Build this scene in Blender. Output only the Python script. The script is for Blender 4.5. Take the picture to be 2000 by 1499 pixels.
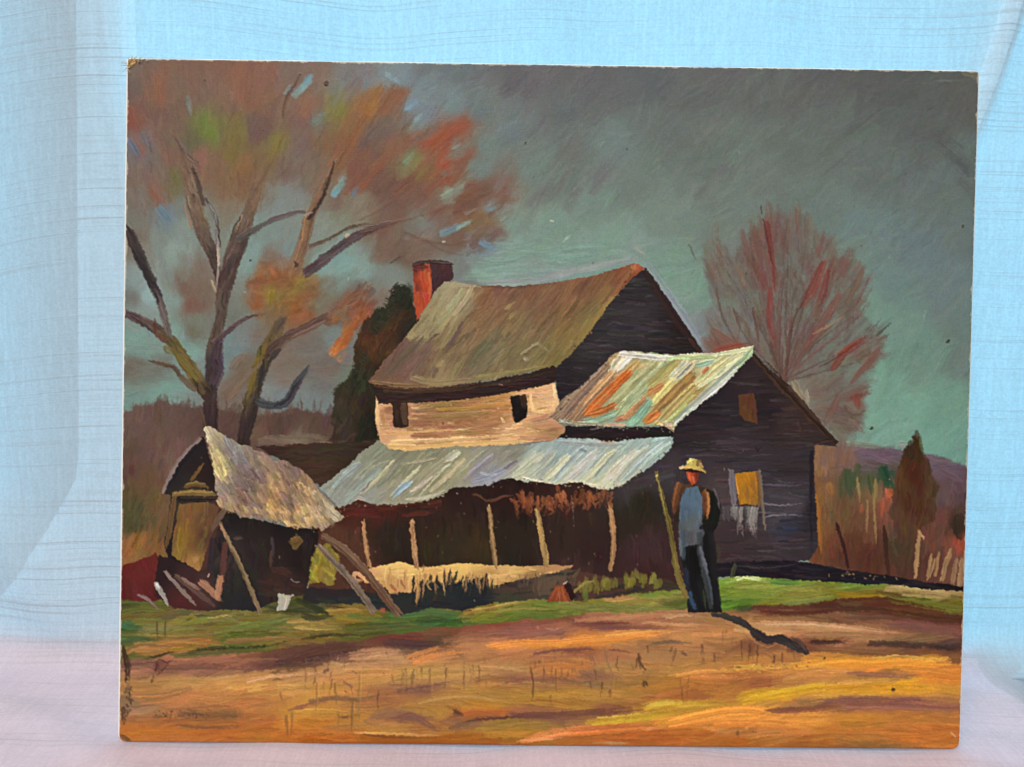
import bpy, bmesh, math, random
import numpy as np
from mathutils import Matrix, Vector, Euler

scene = bpy.context.scene
for o in list(bpy.data.objects):
    bpy.data.objects.remove(o)
COL = scene.collection

# ---------------- camera -------------------------------------------
LEAN = math.radians(7.0)          # the board leans back a little
BW, BH = 0.508, 0.408             # a 20 x 16 inch canvas board


def leanM():
    return Matrix.Rotation(-LEAN, 4, 'X')


cam_d = bpy.data.cameras.new('camera')
cam_d.sensor_width = 36.0
cam_d.lens = 26.0
cam_d.clip_start = 0.01
cam_d.clip_end = 50.0
cam = bpy.data.objects.new('camera', cam_d)
COL.objects.link(cam)
scene.camera = cam
# pose relative to the board: small tilt, yaw and roll (radians), offset in metres
ax_, by_, cz_ = math.radians(0.83), math.radians(-0.39), math.radians(0.87)
tx_, ty_, tz_ = 0.0181, 0.2180, 0.4447
Rb = Matrix.Rotation(cz_, 3, 'Z') @ Matrix.Rotation(by_, 3, 'Y') @ Matrix.Rotation(ax_, 3, 'X') @ Matrix(((1, 0, 0), (0, 0, -1), (0, 1, 0)))
Rw = Matrix(((1, 0, 0), (0, -1, 0), (0, 0, -1))) @ Rb          # to Blender camera axes
tw = Vector((tx_, -ty_, -tz_))
M = Rw.transposed().to_4x4()
M.translation = -(Rw.transposed() @ tw)
CAM_BOARD = M.copy()
cam.matrix_world = leanM() @ M

# ---------------- light --------------------------------------------
world = bpy.data.worlds.new('World')
scene.world = world
world.use_nodes = True
bg = world.node_tree.nodes['Background']
bg.inputs[0].default_value = (1.0, 0.97, 0.95, 1)
bg.inputs[1].default_value = 0.12


def area(name, loc, target, sx, sy, power, col):
    d = bpy.data.lights.new(name, 'AREA')
    d.shape = 'RECTANGLE'
    d.size, d.size_y = sx, sy
    d.energy = power
    d.color = col
    o = bpy.data.objects.new(name, d)
    COL.objects.link(o)
    o.location = loc
    v = Vector(target) - Vector(loc)
    o.rotation_euler = v.to_track_quat('-Z', 'Y').to_euler()
    return o


area('room_light', (-0.7, -2.60, 3.60), (0.0, 0, 0.16), 3.2, 2.2, 246.0, (1.0, 0.97, 0.93))
area('window_daylight', (0.0, 0.75, 0.40), (0, 0.0, 0.36), 1.9, 1.7, 27.0, (0.17, 0.68, 1.0))

scene.view_settings.view_transform = 'Standard'
scene.view_settings.look = 'None'
scene.view_settings.exposure = 0.0
scene.view_settings.gamma = 1.0
scene.view_settings.use_curve_mapping = False
scene.render.engine = 'CYCLES'
scene.cycles.max_bounces = 5
scene.cycles.transparent_max_bounces = 5


# ---------------- helpers ------------------------------------------
def link(name, me, mat=None, parent=None, **props):
    o = bpy.data.objects.new(name, me)
    COL.objects.link(o)
    if mat is not None:
        me.materials.append(mat)
    if parent is not None:
        o.parent = parent
    for k, v in props.items():
        o[k] = v
    return o


def mesh_from(name, verts, faces, smooth=True):
    me = bpy.data.meshes.new(name)
    verts = np.asarray(verts, np.float32)
    faces = np.asarray(faces, np.int32)
    n = faces.shape[1]
    me.vertices.add(len(verts))
    me.vertices.foreach_set('co', verts.ravel())
    me.loops.add(faces.size)
    me.loops.foreach_set('vertex_index', faces.ravel())
    me.polygons.add(len(faces))
    me.polygons.foreach_set('loop_start', np.arange(0, faces.size, n, dtype=np.int32))
    me.update(calc_edges=True)
    if smooth:
        me.polygons.foreach_set('use_smooth', np.ones(len(faces), bool))
    return me


def new_mat(name):
    m = bpy.data.materials.new(name)
    m.use_nodes = True
    nt = m.node_tree
    for n in list(nt.nodes):
        nt.nodes.remove(n)
    out = nt.nodes.new('ShaderNodeOutputMaterial')
    return m, nt, out


def node(nt, t, **kw):
    n = nt.nodes.new(t)
    for k, v in kw.items():
        if isinstance(k, str) and hasattr(n, k):
            setattr(n, k, v)
    return n


def simple_mat(name, col, rough=0.8, spec=0.3, nscale=200.0, var=0.12):
    m, nt, out = new_mat(name)
    b = node(nt, 'ShaderNodeBsdfPrincipled')
    tc = node(nt, 'ShaderNodeTexCoord')
    nz = node(nt, 'ShaderNodeTexNoise')
    nz.inputs['Scale'].default_value = nscale
    nz.inputs['Detail'].default_value = 4
    nt.links.new(tc.outputs['Object'], nz.inputs['Vector'])
    mx = node(nt, 'ShaderNodeMix', data_type='RGBA')
    mx.inputs[6].default_value = tuple(c * (1 - var) for c in col) + (1,)
    mx.inputs[7].default_value = tuple(min(1, c * (1 + var)) for c in col) + (1,)
    nt.links.new(nz.outputs['Fac'], mx.inputs[0])
    nt.links.new(mx.outputs[2], b.inputs['Base Color'])
    b.inputs['Roughness'].default_value = rough
    b.inputs['Specular IOR Level'].default_value = spec
    nt.links.new(b.outputs[0], out.inputs[0])
    return m


# ------------------------------------------------------------------
# THE OIL PAINTING: every brush stroke is laid down in code into a colour
# field, a relief (impasto) field and a field of painted motifs.
# Design coordinates are simply a 2000 x 1499 drawing sheet.
# ------------------------------------------------------------------
PW, PH = 1180, 944
CORN = np.array([[245., 112.], [1915., 137.], [1877., 1465.], [228., 1450.]])


def homography(src, dst):
    A = []
    for (x, y), (u, v) in zip(src, dst):
        A.append([x, y, 1, 0, 0, 0, -u * x, -u * y, -u])
        A.append([0, 0, 0, x, y, 1, -v * x, -v * y, -v])
    _, _, vt = np.linalg.svd(np.array(A))
    return vt[-1].reshape(3, 3)


HM = homography(CORN, np.array([[0, 0], [PW, 0], [PW, PH], [0, PH]], float))
HI = np.linalg.inv(HM)
SC = PW / 1660.0


def T(p):
    p = np.atleast_2d(np.asarray(p, float))
    q = np.c_[p, np.ones(len(p))] @ HM.T
    return q[:, :2] / q[:, 2:3]


def TI(p):
    q = np.c_[p, np.ones(len(p))] @ HI.T
    return q[:, :2] / q[:, 2:3]


rng = np.random.default_rng(7)
C = np.zeros((PH, PW, 3), np.float32)
HT = np.zeros((PH, PW), np.float32)
LB = np.zeros((PH, PW), np.int16)
LABELS = ['painted_sky']


def lab(name):
    if name not in LABELS:
        LABELS.append(name)
    return LABELS.index(name)


def bil(a, y, x):
    """bilinear lookup of a 2-D array at float positions"""
    h, w = a.shape[:2]
    y = np.clip(y, 0, h - 1.001)
    x = np.clip(x, 0, w - 1.001)
    y0 = y.astype(np.int32)
    x0 = x.astype(np.int32)
    fy = (y - y0).astype(np.float32)
    fx = (x - x0).astype(np.float32)
    if a.ndim == 3:
        fy = fy[..., None]
        fx = fx[..., None]
    return (a[y0, x0] * (1 - fy) * (1 - fx) + a[y0, x0 + 1] * (1 - fy) * fx
            + a[y0 + 1, x0] * fy * (1 - fx) + a[y0 + 1, x0 + 1] * fy * fx)


YY, XX = np.mgrid[0:PH, 0:PW].astype(np.float32)


def vnoise(step_x, step_y=None):
    step_y = step_y or step_x
    ny, nx = int(PH / step_y) + 3, int(PW / step_x) + 3
    g = rng.uniform(-1, 1, (ny, nx)).astype(np.float32)
    y = YY / step_y
    x = XX / step_x
    y0 = y.astype(np.int32)
    x0 = x.astype(np.int32)
    fy = y - y0
    fx = x - x0
    fy = fy * fy * (3 - 2 * fy)
    fx = fx * fx * (3 - 2 * fx)
    return g[y0, x0] * (1 - fy) * (1 - fx) + g[y0, x0 + 1] * (1 - fy) * fx + g[y0 + 1, x0] * fy * (1 - fx) + g[y0 + 1, x0 + 1] * fy * fx


N2 = vnoise(2.2)
N5 = vnoise(5)
N12 = vnoise(12)
N40 = vnoise(40)


def polymask(pts, rag=1.0, soft=1.0, smooth=True):
    """anti-aliased mask of a polygon with a slightly ragged, hand-painted edge"""
    P = T(pts)
    m = np.zeros((PH, PW), np.float32)
    pad = 8
    x0 = max(0, int(P[:, 0].min()) - pad)
    x1 = min(PW, int(P[:, 0].max()) + pad + 1)
    y0 = max(0, int(P[:, 1].min()) - pad)
    y1 = min(PH, int(P[:, 1].max()) + pad + 1)
    if x1 <= x0 or y1 <= y0:
        return m
    X = XX[y0:y1, x0:x1]
    Y = YY[y0:y1, x0:x1]
    if rag:
        X = X + rag * (0.55 * N2[y0:y1, x0:x1] + 0.3 * N5[y0:y1, x0:x1] + 0.8 * N12[y0:y1, x0:x1] + 1.0 * N40[y0:y1, x0:x1])
        Y = Y + rag * (0.55 * N2[y0:y1, x0:x1][::-1] + 0.3 * N5[y0:y1, x0:x1][::-1] + 0.8 * N12[y0:y1, x0:x1][:, ::-1] + 1.0 * N40[y0:y1, x0:x1][:, ::-1])
    inside = np.zeros(X.shape, bool)
    d2 = np.full(X.shape, 1e9, np.float32)
    n = len(P)
    for i in range(n):
        ax, ay = P[i]
        bx, by = P[(i + 1) % n]
        cond = ((ay > Y) != (by > Y))
        if abs(by - ay) > 1e-9:
            inside ^= cond & (X < (bx - ax) * (Y - ay) / (by - ay) + ax)
        ex, ey = bx - ax, by - ay
        L2 = ex * ex + ey * ey + 1e-9
        t = np.clip(((X - ax) * ex + (Y - ay) * ey) / L2, 0, 1)
        d2 = np.minimum(d2, (X - ax - t * ex) ** 2 + (Y - ay - t * ey) ** 2)
    d = np.sqrt(d2)
    sd = np.where(inside, d, -d)
    m[y0:y1, x0:x1] = np.clip(sd / soft + 0.5, 0, 1)
    return m


class CM:
    ndim = 3

    def __init__(self, g, q):
        self.g, self.q = g, q

    def __getitem__(self, k):
        return bil(self.g, np.array([k[0] / self.q]), np.array([k[1] / self.q]))[0]

    def win(self, y0, y1, x0, x1):
        return bil(self.g, YY[y0:y1, x0:x1] / self.q, XX[y0:y1, x0:x1] / self.q)


def cmap(ctrl, ay=1.0, eps=6.0, p=2.0, q=5):
    """smooth colour map interpolated from (x, y, r, g, b) samples of pigment"""
    ctrl = np.asarray(ctrl, float)
    gy = np.arange(0, PH + q, q)
    gx = np.arange(0, PW + q, q)
    GX, GY = np.meshgrid(gx, gy)
    ph = TI(np.c_[GX.ravel(), GY.ravel()])
    out = np.zeros((len(ph), 3))
    ws = np.zeros(len(ph))
    for x, y, r, g, b in ctrl:
        d2 = (ph[:, 0] - x) ** 2 + (ay * (ph[:, 1] - y)) ** 2 + eps * eps
        w = d2 ** -p
        out += w[:, None] * np.array([r, g, b])
        ws += w
    return CM((out / ws[:, None]).reshape(len(gy), len(gx), 3).astype(np.float32), q)


def catmull(P, step):
    if len(P) < 3:
        L = np.linalg.norm(P[-1] - P[0])
        n = 1 if L < 60 else 2
        t = np.linspace(0, 1, n + 1)[:, None]
        return P[0] * (1 - t) + P[-1] * t
    Q = np.vstack([2 * P[0] - P[1], P, 2 * P[-1] - P[-2]])
    out = []
    for i in range(1, len(Q) - 2):
        L = np.linalg.norm(Q[i + 1] - Q[i])
        n = max(1, int(L / step))
        t = np.linspace(0, 1, n, endpoint=False)[:, None]
        a, b, c, d = Q[i - 1], Q[i], Q[i + 1], Q[i + 2]
        out.append(0.5 * (2 * b + (c - a) * t + (2 * a - 5 * b + 4 * c - d) * t ** 2 + (3 * b - a - 3 * c + d) * t ** 3))
    out.append(Q[-2][None])
    return np.vstack(out)


def stroke(pts, w, col, op=1.0, h=0.6, dry=0.15, rag=0.35, jit=7.0, mask=None, label=None,
           mix=0.12, tap=(0.75, 0.45), wp=None, soft=1.0, hue=2.0):
    P = catmull(T(pts), 9.0)
    hw0 = max(0.55, 0.5 * w * SC)
    pad = hw0 + 2.5
    x0 = max(0, int(P[:, 0].min() - pad))
    x1 = min(PW, int(P[:, 0].max() + pad) + 2)
    y0 = max(0, int(P[:, 1].min() - pad))
    y1 = min(PH, int(P[:, 1].max() + pad) + 2)
    if x1 - x0 < 2 or y1 - y0 < 2:
        return
    mk = None
    if mask is not None:
        mk = mask[y0:y1, x0:x1]
        if mk.max() <= 0:
            return
    X = XX[y0:y1, x0:x1]
    Y = YY[y0:y1, x0:x1]
    E = P[1:] - P[:-1]
    L = np.hypot(E[:, 0], E[:, 1]) + 1e-6
    cum = np.r_[0, np.cumsum(L)]
    best = np.full(X.shape, 1e9, np.float32)
    U = np.zeros(X.shape, np.float32)
    D = np.zeros(X.shape, np.float32)
    last = len(L) - 1
    for k in range(len(L)):
        dx, dy = E[k] / L[k]
        rx = X - P[k, 0]
        ry = Y - P[k, 1]
        al = rx * dx + ry * dy
        lo = -1e9 if k == 0 else 0.0
        hi = 1e9 if k == last else L[k]
        ac = np.clip(al, lo, hi)
        s = rx * dy - ry * dx
        d2 = (al - ac) ** 2 + s * s
        b = d2 < best
        best = np.where(b, d2, best)
        U = np.where(b, cum[k] + ac, U)
        D = np.where(b, np.where(s >= 0, 1, -1) * np.sqrt(d2), D)
    LT = cum[-1]
    u = U / LT
    if wp is None:
        e0 = np.clip(u / 0.18, 0, 1)
        e1 = np.clip((1 - u) / 0.3, 0, 1)
        prof = (tap[0] + (1 - tap[0]) * e0) * (tap[1] + (1 - tap[1]) * e1)
    else:
        prof = np.interp(u, np.linspace(0, 1, len(wp)), wp).astype(np.float32)
    hw = np.maximum(hw0 * prof, 0.45)
    nw5 = N5[y0:y1, x0:x1]
    q = D / (hw * (1 + 0.06 * nw5 + 0.16 * N12[y0:y1, x0:x1] + 0.10 * N2[y0:y1, x0:x1]))
    nb = max(4, int(hw0 * 2 / 1.25))
    nu = max(3, int(LT / 13) + 2)
    B = rng.normal(0, 1, (nu, 1)) * 0.3 + rng.normal(0, 1, (1, nb)) + rng.normal(0, 1, (nu, nb)) * 0.6
    B = np.clip(B / 1.1, -1.6, 1.6).astype(np.float32)
    val = bil(B, np.clip(u, 0, 1) * (nu - 1), np.clip((q + 1) * 0.5, 0, 1) * (nb - 1))
    a = np.clip((1 - np.abs(q)) * hw / soft + 0.5 + rag * 0.6 * val, 0, 1)
    a = a * np.clip((U + hw0 * 0.35 * (1 + val * rag * 2)) / 1.3, 0, 1)
    a = a * np.clip((LT - U + hw0 * 0.35 * (1 + val * rag * 3)) / 1.3, 0, 1)
    if dry > 0:
        tooth = 0.55 * val + 0.5 * N2[y0:y1, x0:x1] + 0.35 * N5[y0:y1, x0:x1]
        thr = dry * (0.35 + 1.25 * np.clip(u, 0, 1))
        a = a * np.clip(1.0 - np.clip((thr * 1.9 - 0.55 + tooth * dry * 1.5) * 2.0, 0, 1), 0, 1)
    cov = a
    a = a * op
    if mk is not None:
        a = a * mk
        cov = cov * mk
    if a.max() < 0.02:
        return
    win = C[y0:y1, x0:x1]
    col = np.array(col, np.float32)
    if mix > 0:
        sw = a.sum() + 1e-6
        und = (win * a[..., None]).sum((0, 1)) / sw
        col = col * (1 - mix) + und * mix
    col = col + rng.normal(0, hue, 3)
    grad = rng.normal(0, 0.055)
    tint = rng.normal(0, 0.014, 3).astype(np.float32)
    cc = col[None, None] * (1 + (jit / 95.0) * val[..., None] + grad * np.clip(q, -1, 1)[..., None]) * (1 + tint * np.clip(val, -1, 1)[..., None])
    win += (cc - win) * a[..., None]
    if h > 0:
        ridge = np.clip((np.abs(q) - 0.62) / 0.3, 0, 1) * np.clip((1.12 - np.abs(q)) / 0.2, 0, 1)
        tip = np.clip(1 - (LT - U) / (hw0 + 1.5), 0, 1)
        hh = h * (0.55 + 0.42 * val + 0.5 * ridge + 0.3 * tip)
        hv = HT[y0:y1, x0:x1]
        hv += (hh + 0.35 * hv - hv) * np.clip(a * 1.1, 0, 1)
    if label is not None:
        lv = LB[y0:y1, x0:x1]
        lv[cov * max(op, 0.4) > 0.38] = lab(label)


def fill(mask, cm, op=1.0, label=None, var=4.0):
    ys = np.nonzero(mask.max(1) > 0)[0]
    xs = np.nonzero(mask.max(0) > 0)[0]
    if len(ys) == 0:
        return
    y0, y1, x0, x1 = ys[0], ys[-1] + 1, xs[0], xs[-1] + 1
    w = (slice(y0, y1), slice(x0, x1))
    mk = mask[w]
    v = (1 + var / 110 * (0.6 * N12[w] + 0.4 * N5[w]))[..., None]
    col = cm.win(y0, y1, x0, x1) if isinstance(cm, CM) else np.asarray(cm, np.float32)[None, None]
    C[w] += (col * v - C[w]) * (mk * op)[..., None]
    HT[w] *= (1 - mk * 0.7)
    if label is not None:
        LB[w][mk > 0.5] = lab(label)


def scatter(mask, cm, n, length, width, ang, aj=10, op=0.8, h=0.5, dry=0.2, jit=8, mix=0.1, hue=4, curve=0.05,
            label=None, tap=(0.75, 0.45), soft=1.0, clip=True, rag=0.35, bright=0.0):
    """n free brush strokes inside a mask; colour from a map or one colour, ang in degrees or function(x, y)"""
    ys, xs = np.nonzero(mask > 0.5)
    if len(ys) == 0:
        return
    idx = rng.integers(0, len(ys), n)
    phs = TI(np.c_[xs[idx], ys[idx]].astype(float))
    for k in range(n):
        px, py = phs[k]
        col = cm[ys[idx[k]], xs[idx[k]]] if getattr(cm, 'ndim', 1) == 3 else np.array(cm, float)
        if bright:
            col = col * (1 + rng.normal(0, bright))
        a = (ang(px, py) if callable(ang) else ang) + rng.normal(0, aj)
        a = math.radians(a)
        L = length * rng.uniform(0.6, 1.35)
        w = width * rng.uniform(0.6, 1.35)
        dx, dy = math.cos(a) * L / 2, math.sin(a) * L / 2
        c = rng.normal(0, curve) * L
        pts = [(px - dx, py - dy), (px - dy / L * c * 2, py + dx / L * c * 2), (px + dx, py + dy)]
        stroke(pts, w, col, op=op, h=h * rng.uniform(0.6, 1.3), dry=dry * rng.uniform(0.4, 1.5), jit=jit, mix=mix, hue=hue,
               mask=mask if clip else None, label=label, tap=tap, soft=soft, rag=rag)


def S(pts, w, col, **k):
    stroke(pts, w, col, **k)


def M(pts, w, c, op=0.7, h=0.8, dry=0.3, label=None, mask=None, hue=3, soft=1.5, n=None):
    """one loaded brush mark laid as a few overlapping bristle passes with ragged ends"""
    P = np.array(pts, float)
    d = P[-1] - P[0]
    L = np.hypot(*d) + 1e-6
    t = d / L
    nrm = np.array([-t[1], t[0]])
    n = n or max(2, min(5, int(w / 4)))
    for k in range(n):
        o = (k + 0.5) / n - 0.5
        Q = P + nrm * (o * w * 0.8 + rng.normal(0, w * 0.05))
        e0, e1 = rng.normal(0, 0.10) * min(L, 70), rng.normal(0, 0.14) * min(L, 70)
        Q[0] = Q[0] + t * e0
        Q[-1] = Q[-1] + t * e1
        stroke(Q, w / n * rng.uniform(1.2, 1.9), np.array(c) * rng.uniform(0.93, 1.07), op=op, h=h, dry=dry * rng.uniform(0.5, 1.5), label=label, mask=mask, hue=hue, soft=soft, tap=(0.6, 0.35), rag=0.6)


def edge_flecks(pts, cols, n, spread=3.0, size=3.0):
    P = np.array(pts, float)
    for k in range(n):
        i = rng.integers(0, len(P) - 1)
        p = P[i] + (P[i + 1] - P[i]) * rng.random() + rng.normal(0, spread, 2)
        a = rng.uniform(0, math.pi)
        L = size * rng.uniform(0.4, 1.8)
        stroke([p, p + L * np.array([math.cos(a), math.sin(a)])], size * rng.uniform(0.5, 1.0), cols[rng.integers(0, len(cols))], op=0.75, h=0.9, dry=0.1)


def flecks(mask, col, n, size, h=0.8, op=0.9, ang=0, aj=60, ln=2.0, hue=10):
    scatter(mask, col, n, size * ln, size, ang, aj, op=op, h=h, dry=0.05, jit=6, mix=0.1, hue=hue, curve=0.1, clip=True)


# ================= pigment samples ===============================
SKY = [  # upper sky tones carry a grey glare veil within the colour
 (257,132,110,95,85),(283,140,112,90,75),(310,153,127,88,66),(363,140,117,85,68),(417,140,122,85,66),(470,140,130,86,63),(523,140,124,85,66),
 (563,140,115,92,80),(617,132,120,95,83),(683,135,112,108,105),(670,167,110,112,110),(710,161,112,118,122),(257,167,105,88,80),(302,175,130,88,64),
 (342,167,113,88,73),(395,167,113,88,73),(449,188,120,90,70),(470,167,128,85,62),(497,193,125,86,64),(257,233,132,78,64),(297,220,112,82,70),
 (401,247,105,114,52),(457,249,114,100,54),(451,287,117,99,57),(502,249,106,77,70),(537,281,119,107,52),(590,233,113,84,73),(603,212,133,89,67),
 (657,212,119,110,54),(683,228,132,92,54),(710,193,139,92,46),(617,228,105,106,96),(630,273,123,88,59),(670,287,128,81,54),(710,287,121,77,58),
 (590,281,112,88,80),(257,290,102,108,118),(278,272,110,100,98),(270,290,138,84,68),(289,300,110,102,102),(318,260,113,88,76),(337,281,106,92,78),
 (369,271,100,94,62),(385,313,131,92,78),(417,321,120,92,69),(470,327,131,95,58),(483,353,125,92,65),(523,319,117,93,62),(550,327,115,90,79),
 (577,300,112,95,84),(611,313,116,95,80),(630,340,119,98,78),(697,327,121,77,59),(257,340,119,98,86),(310,327,116,98,86),(329,292,128,87,69),
 (337,353,105,99,66),(302,377,132,92,72),(318,420,104,122,132),(270,380,118,108,98),(270,433,115,112,102),(350,401,112,118,110),(358,447,122,136,126),
 (297,473,121,133,126),(537,393,118,129,126),(563,380,120,126,121),(510,447,118,136,129),(657,393,117,100,83),(630,433,125,133,119),(710,407,126,115,96),
 (617,460,122,133,121),(662,215,117,112,50),(710,207,132,90,51),(758,188,132,85,54),(779,180,126,81,56),(731,188,142,92,44),(683,239,133,90,51),
 (697,281,123,80,56),(718,265,106,82,74),(750,247,106,88,77),(790,228,106,95,84),(803,201,114,136,147),(790,156,108,129,137),(763,150,112,131,137),
 (830,215,108,123,132),(822,236,115,131,134),(843,255,111,95,84),(870,247,134,80,58),(891,249,144,75,48),(862,273,150,75,45),(830,273,144,77,51),
 (803,265,125,80,62),(777,281,128,85,59),(798,308,118,121,83),(811,313,119,107,56),(838,300,122,90,73),(865,313,153,71,43),(907,295,132,77,54),
 (897,283,112,116,106),(830,335,123,85,51),(790,353,114,74,57),(750,361,106,74,62),(723,327,114,78,62),(870,348,123,82,58),(830,367,114,78,62),
 (897,340,119,95,80),(883,372,126,131,115),(918,369,121,78,58),(910,391,112,74,59),(945,372,114,82,68),(977,380,120,85,73),(961,407,115,131,131),
 (923,415,128,92,61),(958,423,128,98,64),(891,415,119,95,78),(843,415,119,88,73),(803,433,115,110,98),(830,431,115,123,116),(937,444,121,95,76),
 (963,455,115,95,85),(897,465,111,85,70),(777,420,112,82,68),(745,447,114,82,70),(750,479,113,92,76),(817,473,119,98,84),(790,487,106,85,70),
 (950,479,119,136,142),(697,404,126,115,96),(662,420,122,126,107),(763,393,109,80,68),
 (265,466,116,100,86),(337,490,130,149,141),(377,543,119,102,88),(358,565,113,92,80),(374,594,121,84,72),(395,578,116,98,83),(379,626,115,119,105),
 (369,645,108,106,89),(337,583,125,146,139),(342,650,122,149,141),(369,690,118,153,143),(385,717,118,126,122),(270,551,128,146,143),(283,578,136,162,162),
 (257,583,112,115,108),(270,610,125,139,133),(257,663,115,149,141),(283,690,115,139,131),(265,717,108,100,90),(310,722,105,105,96),(310,749,115,153,141),
 (257,778,112,141,131),(337,757,115,146,136),(483,517,120,146,139),(470,557,118,126,118),(457,597,112,118,107),(457,623,108,112,101),(497,490,122,149,143),
 (545,477,120,141,139),(563,490,118,129,125),(523,503,120,100,86),(523,530,146,85,48),(497,557,137,85,54),(523,575,138,114,48),(497,591,146,82,46),
 (585,551,134,109,50),(563,538,133,82,50),(603,570,129,92,58),(577,599,148,88,42),(550,578,132,100,53),(598,610,135,85,50),(537,610,121,95,66),
 (585,623,132,92,64),(483,610,112,118,105),(617,597,115,108,90),(643,570,115,112,93),(630,517,120,149,143),(670,503,118,151,146),(683,530,122,156,151),
 (657,557,115,131,121),(697,557,112,108,99),(443,663,112,131,129),(470,658,115,126,129),(483,631,115,121,115),(457,685,105,126,129),(433,717,112,131,129),
 (497,650,119,108,96),(470,703,113,98,80),(462,730,113,95,78),(443,765,116,95,80),(550,677,119,105,93),(577,677,113,102,90),(617,663,112,105,97),
 (643,658,115,131,129),(550,717,119,105,93),(550,738,121,108,96),(523,765,120,129,126),(545,770,112,121,123),(617,703,112,105,97),(643,717,113,100,90),
 (630,757,110,108,103),(657,690,112,108,103),(609,778,112,123,121),(643,783,108,121,119),(590,802,110,126,122),(683,583,125,85,62),(662,599,113,85,70),
 (697,597,118,80,62),(670,738,105,113,100),(720,560,116,125,118),(760,540,118,128,120),(740,580,118,105,92),(700,625,118,104,92),
 (500,800,112,108,100),(480,770,114,104,94),(400,740,116,130,125),
 (830,160,105,121,126),(900,130,95,105,108),(830,135,103,110,112),(1000,140,92,91,94),(1100,200,92,98,98),(1000,250,100,113,112),(930,330,105,123,118),
 (1050,330,107,126,118),(1080,450,115,143,128),(1000,430,118,141,130),(1010,480,122,151,139),(940,200,100,112,112),(880,200,106,126,128),(950,280,103,121,116),
 (1100,130,92,92,94),(1250,150,90,95,97),(1400,130,95,97,96),(1500,130,95,100,98),(1200,280,105,121,118),(1300,250,99,108,103),(1400,300,101,112,105),
 (1150,400,112,133,122),(1300,420,112,131,120),(1450,400,108,122,114),(1060,470,118,146,131),(1120,290,100,110,106),(1090,350,104,117,110),(1240,350,105,120,112),
 (1170,160,90,92,94),(1330,170,94,98,97),(1600,150,92,95,94),(1700,160,90,93,92),(1780,160,88,92,91),(1870,170,91,93,91),(1800,250,92,98,97),
 (1650,250,98,107,102),(1550,280,100,110,104),(1550,200,95,101,98),(1880,300,97,109,105),(1850,380,100,113,109),(1900,200,92,94,91),(1720,330,99,110,106),(1500,350,105,117,110),
 (1600,430,105,121,115),(1700,450,105,126,123),(1800,500,103,122,125),(1750,550,105,131,126),(1650,540,115,147,131),(1850,560,105,124,123),(1750,640,110,142,129),
 (1800,700,108,140,126),(1885,700,104,125,117),(1730,760,112,155,136),(1850,780,109,151,133),(1780,790,115,161,141),(1720,830,118,163,144),(1850,840,111,158,140),
 (1885,890,107,152,136),(1890,450,100,115,113),(1888,620,105,126,120),(1660,480,108,128,120),(1690,600,112,143,129),
 (1200,480,118,150,133),(1300,520,115,147,131),(1340,560,119,151,135),(1380,640,120,130,130),(1060,535,130,145,141),(1150,500,122,148,138),(1230,490,126,148,140),
 (700,530,126,160,152),(960,520,125,154,141),(1000,540,132,157,149),(900,560,120,128,120),(920,500,115,125,118),(890,530,112,118,112),
 (1300,600,125,140,138),(1335,640,128,138,140),(1380,560,112,142,126),(1480,440,110,120,112),
 (1420,480,112,124,116),(1690,870,116,158,141),(1650,850,118,140,126),(1640,800,116,120,110),
]
RED = [
 (1502,467,121,70,62),(1499,533,129,60,52),(1531,507,109,87,76),(1563,427,111,98,87),(1606,480,117,92,80),(1611,533,126,63,55),(1590,560,124,69,60),
 (1617,587,118,71,63),(1670,560,109,92,80),(1657,600,109,84,73),(1563,587,106,90,78),(1470,573,109,95,83),(1443,587,113,98,87),(1577,640,114,81,73),
 (1617,653,114,89,78),(1697,688,125,77,66),(1617,707,109,89,78),(1577,720,120,84,73),(1603,747,120,87,76),(1563,760,140,125,100),(1670,733,112,108,98),
 (1643,760,106,91,80),(1675,782,130,66,55),(1457,653,117,91,78),(1435,669,140,73,51),(1390,485,113,100,86),(1417,557,111,100,86),(1390,583,111,98,86),
 (1425,597,113,105,88),(1390,615,116,102,90),(1417,637,111,95,83),(1417,674,137,73,51),(1505,557,133,55,48),(1510,477,118,77,68),(1617,813,117,91,78),
 (1657,813,109,84,73),(1643,840,113,87,76),(1520,640,118,78,70),(1545,690,116,82,74),(1540,560,108,92,82),(1480,640,112,88,78),(1490,690,120,76,66),(1700,640,112,98,88),
]
BRUSH = [
 (257,805,106,82,74),(257,840,100,77,70),(310,810,98,75,67),(360,830,96,72,64),(257,880,95,71,63),(310,867,103,75,66),(257,920,95,67,57),(283,933,101,75,52),(270,960,96,72,47),
 (257,987,80,76,47),(305,992,107,80,52),(283,1013,89,76,47),(257,1027,75,71,42),(270,1053,140,95,50),(246,1067,145,95,55),(297,1067,124,85,46),(318,1040,102,78,47),
 (550,823,85,61,53),(630,823,88,64,56),(550,827,89,67,58),(497,840,102,78,63),(630,832,89,67,55),(577,859,112,96,78),(470,830,90,66,58),(400,820,88,64,58),(350,880,105,78,70),(330,900,108,82,72),(680,850,70,58,48),
]
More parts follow.
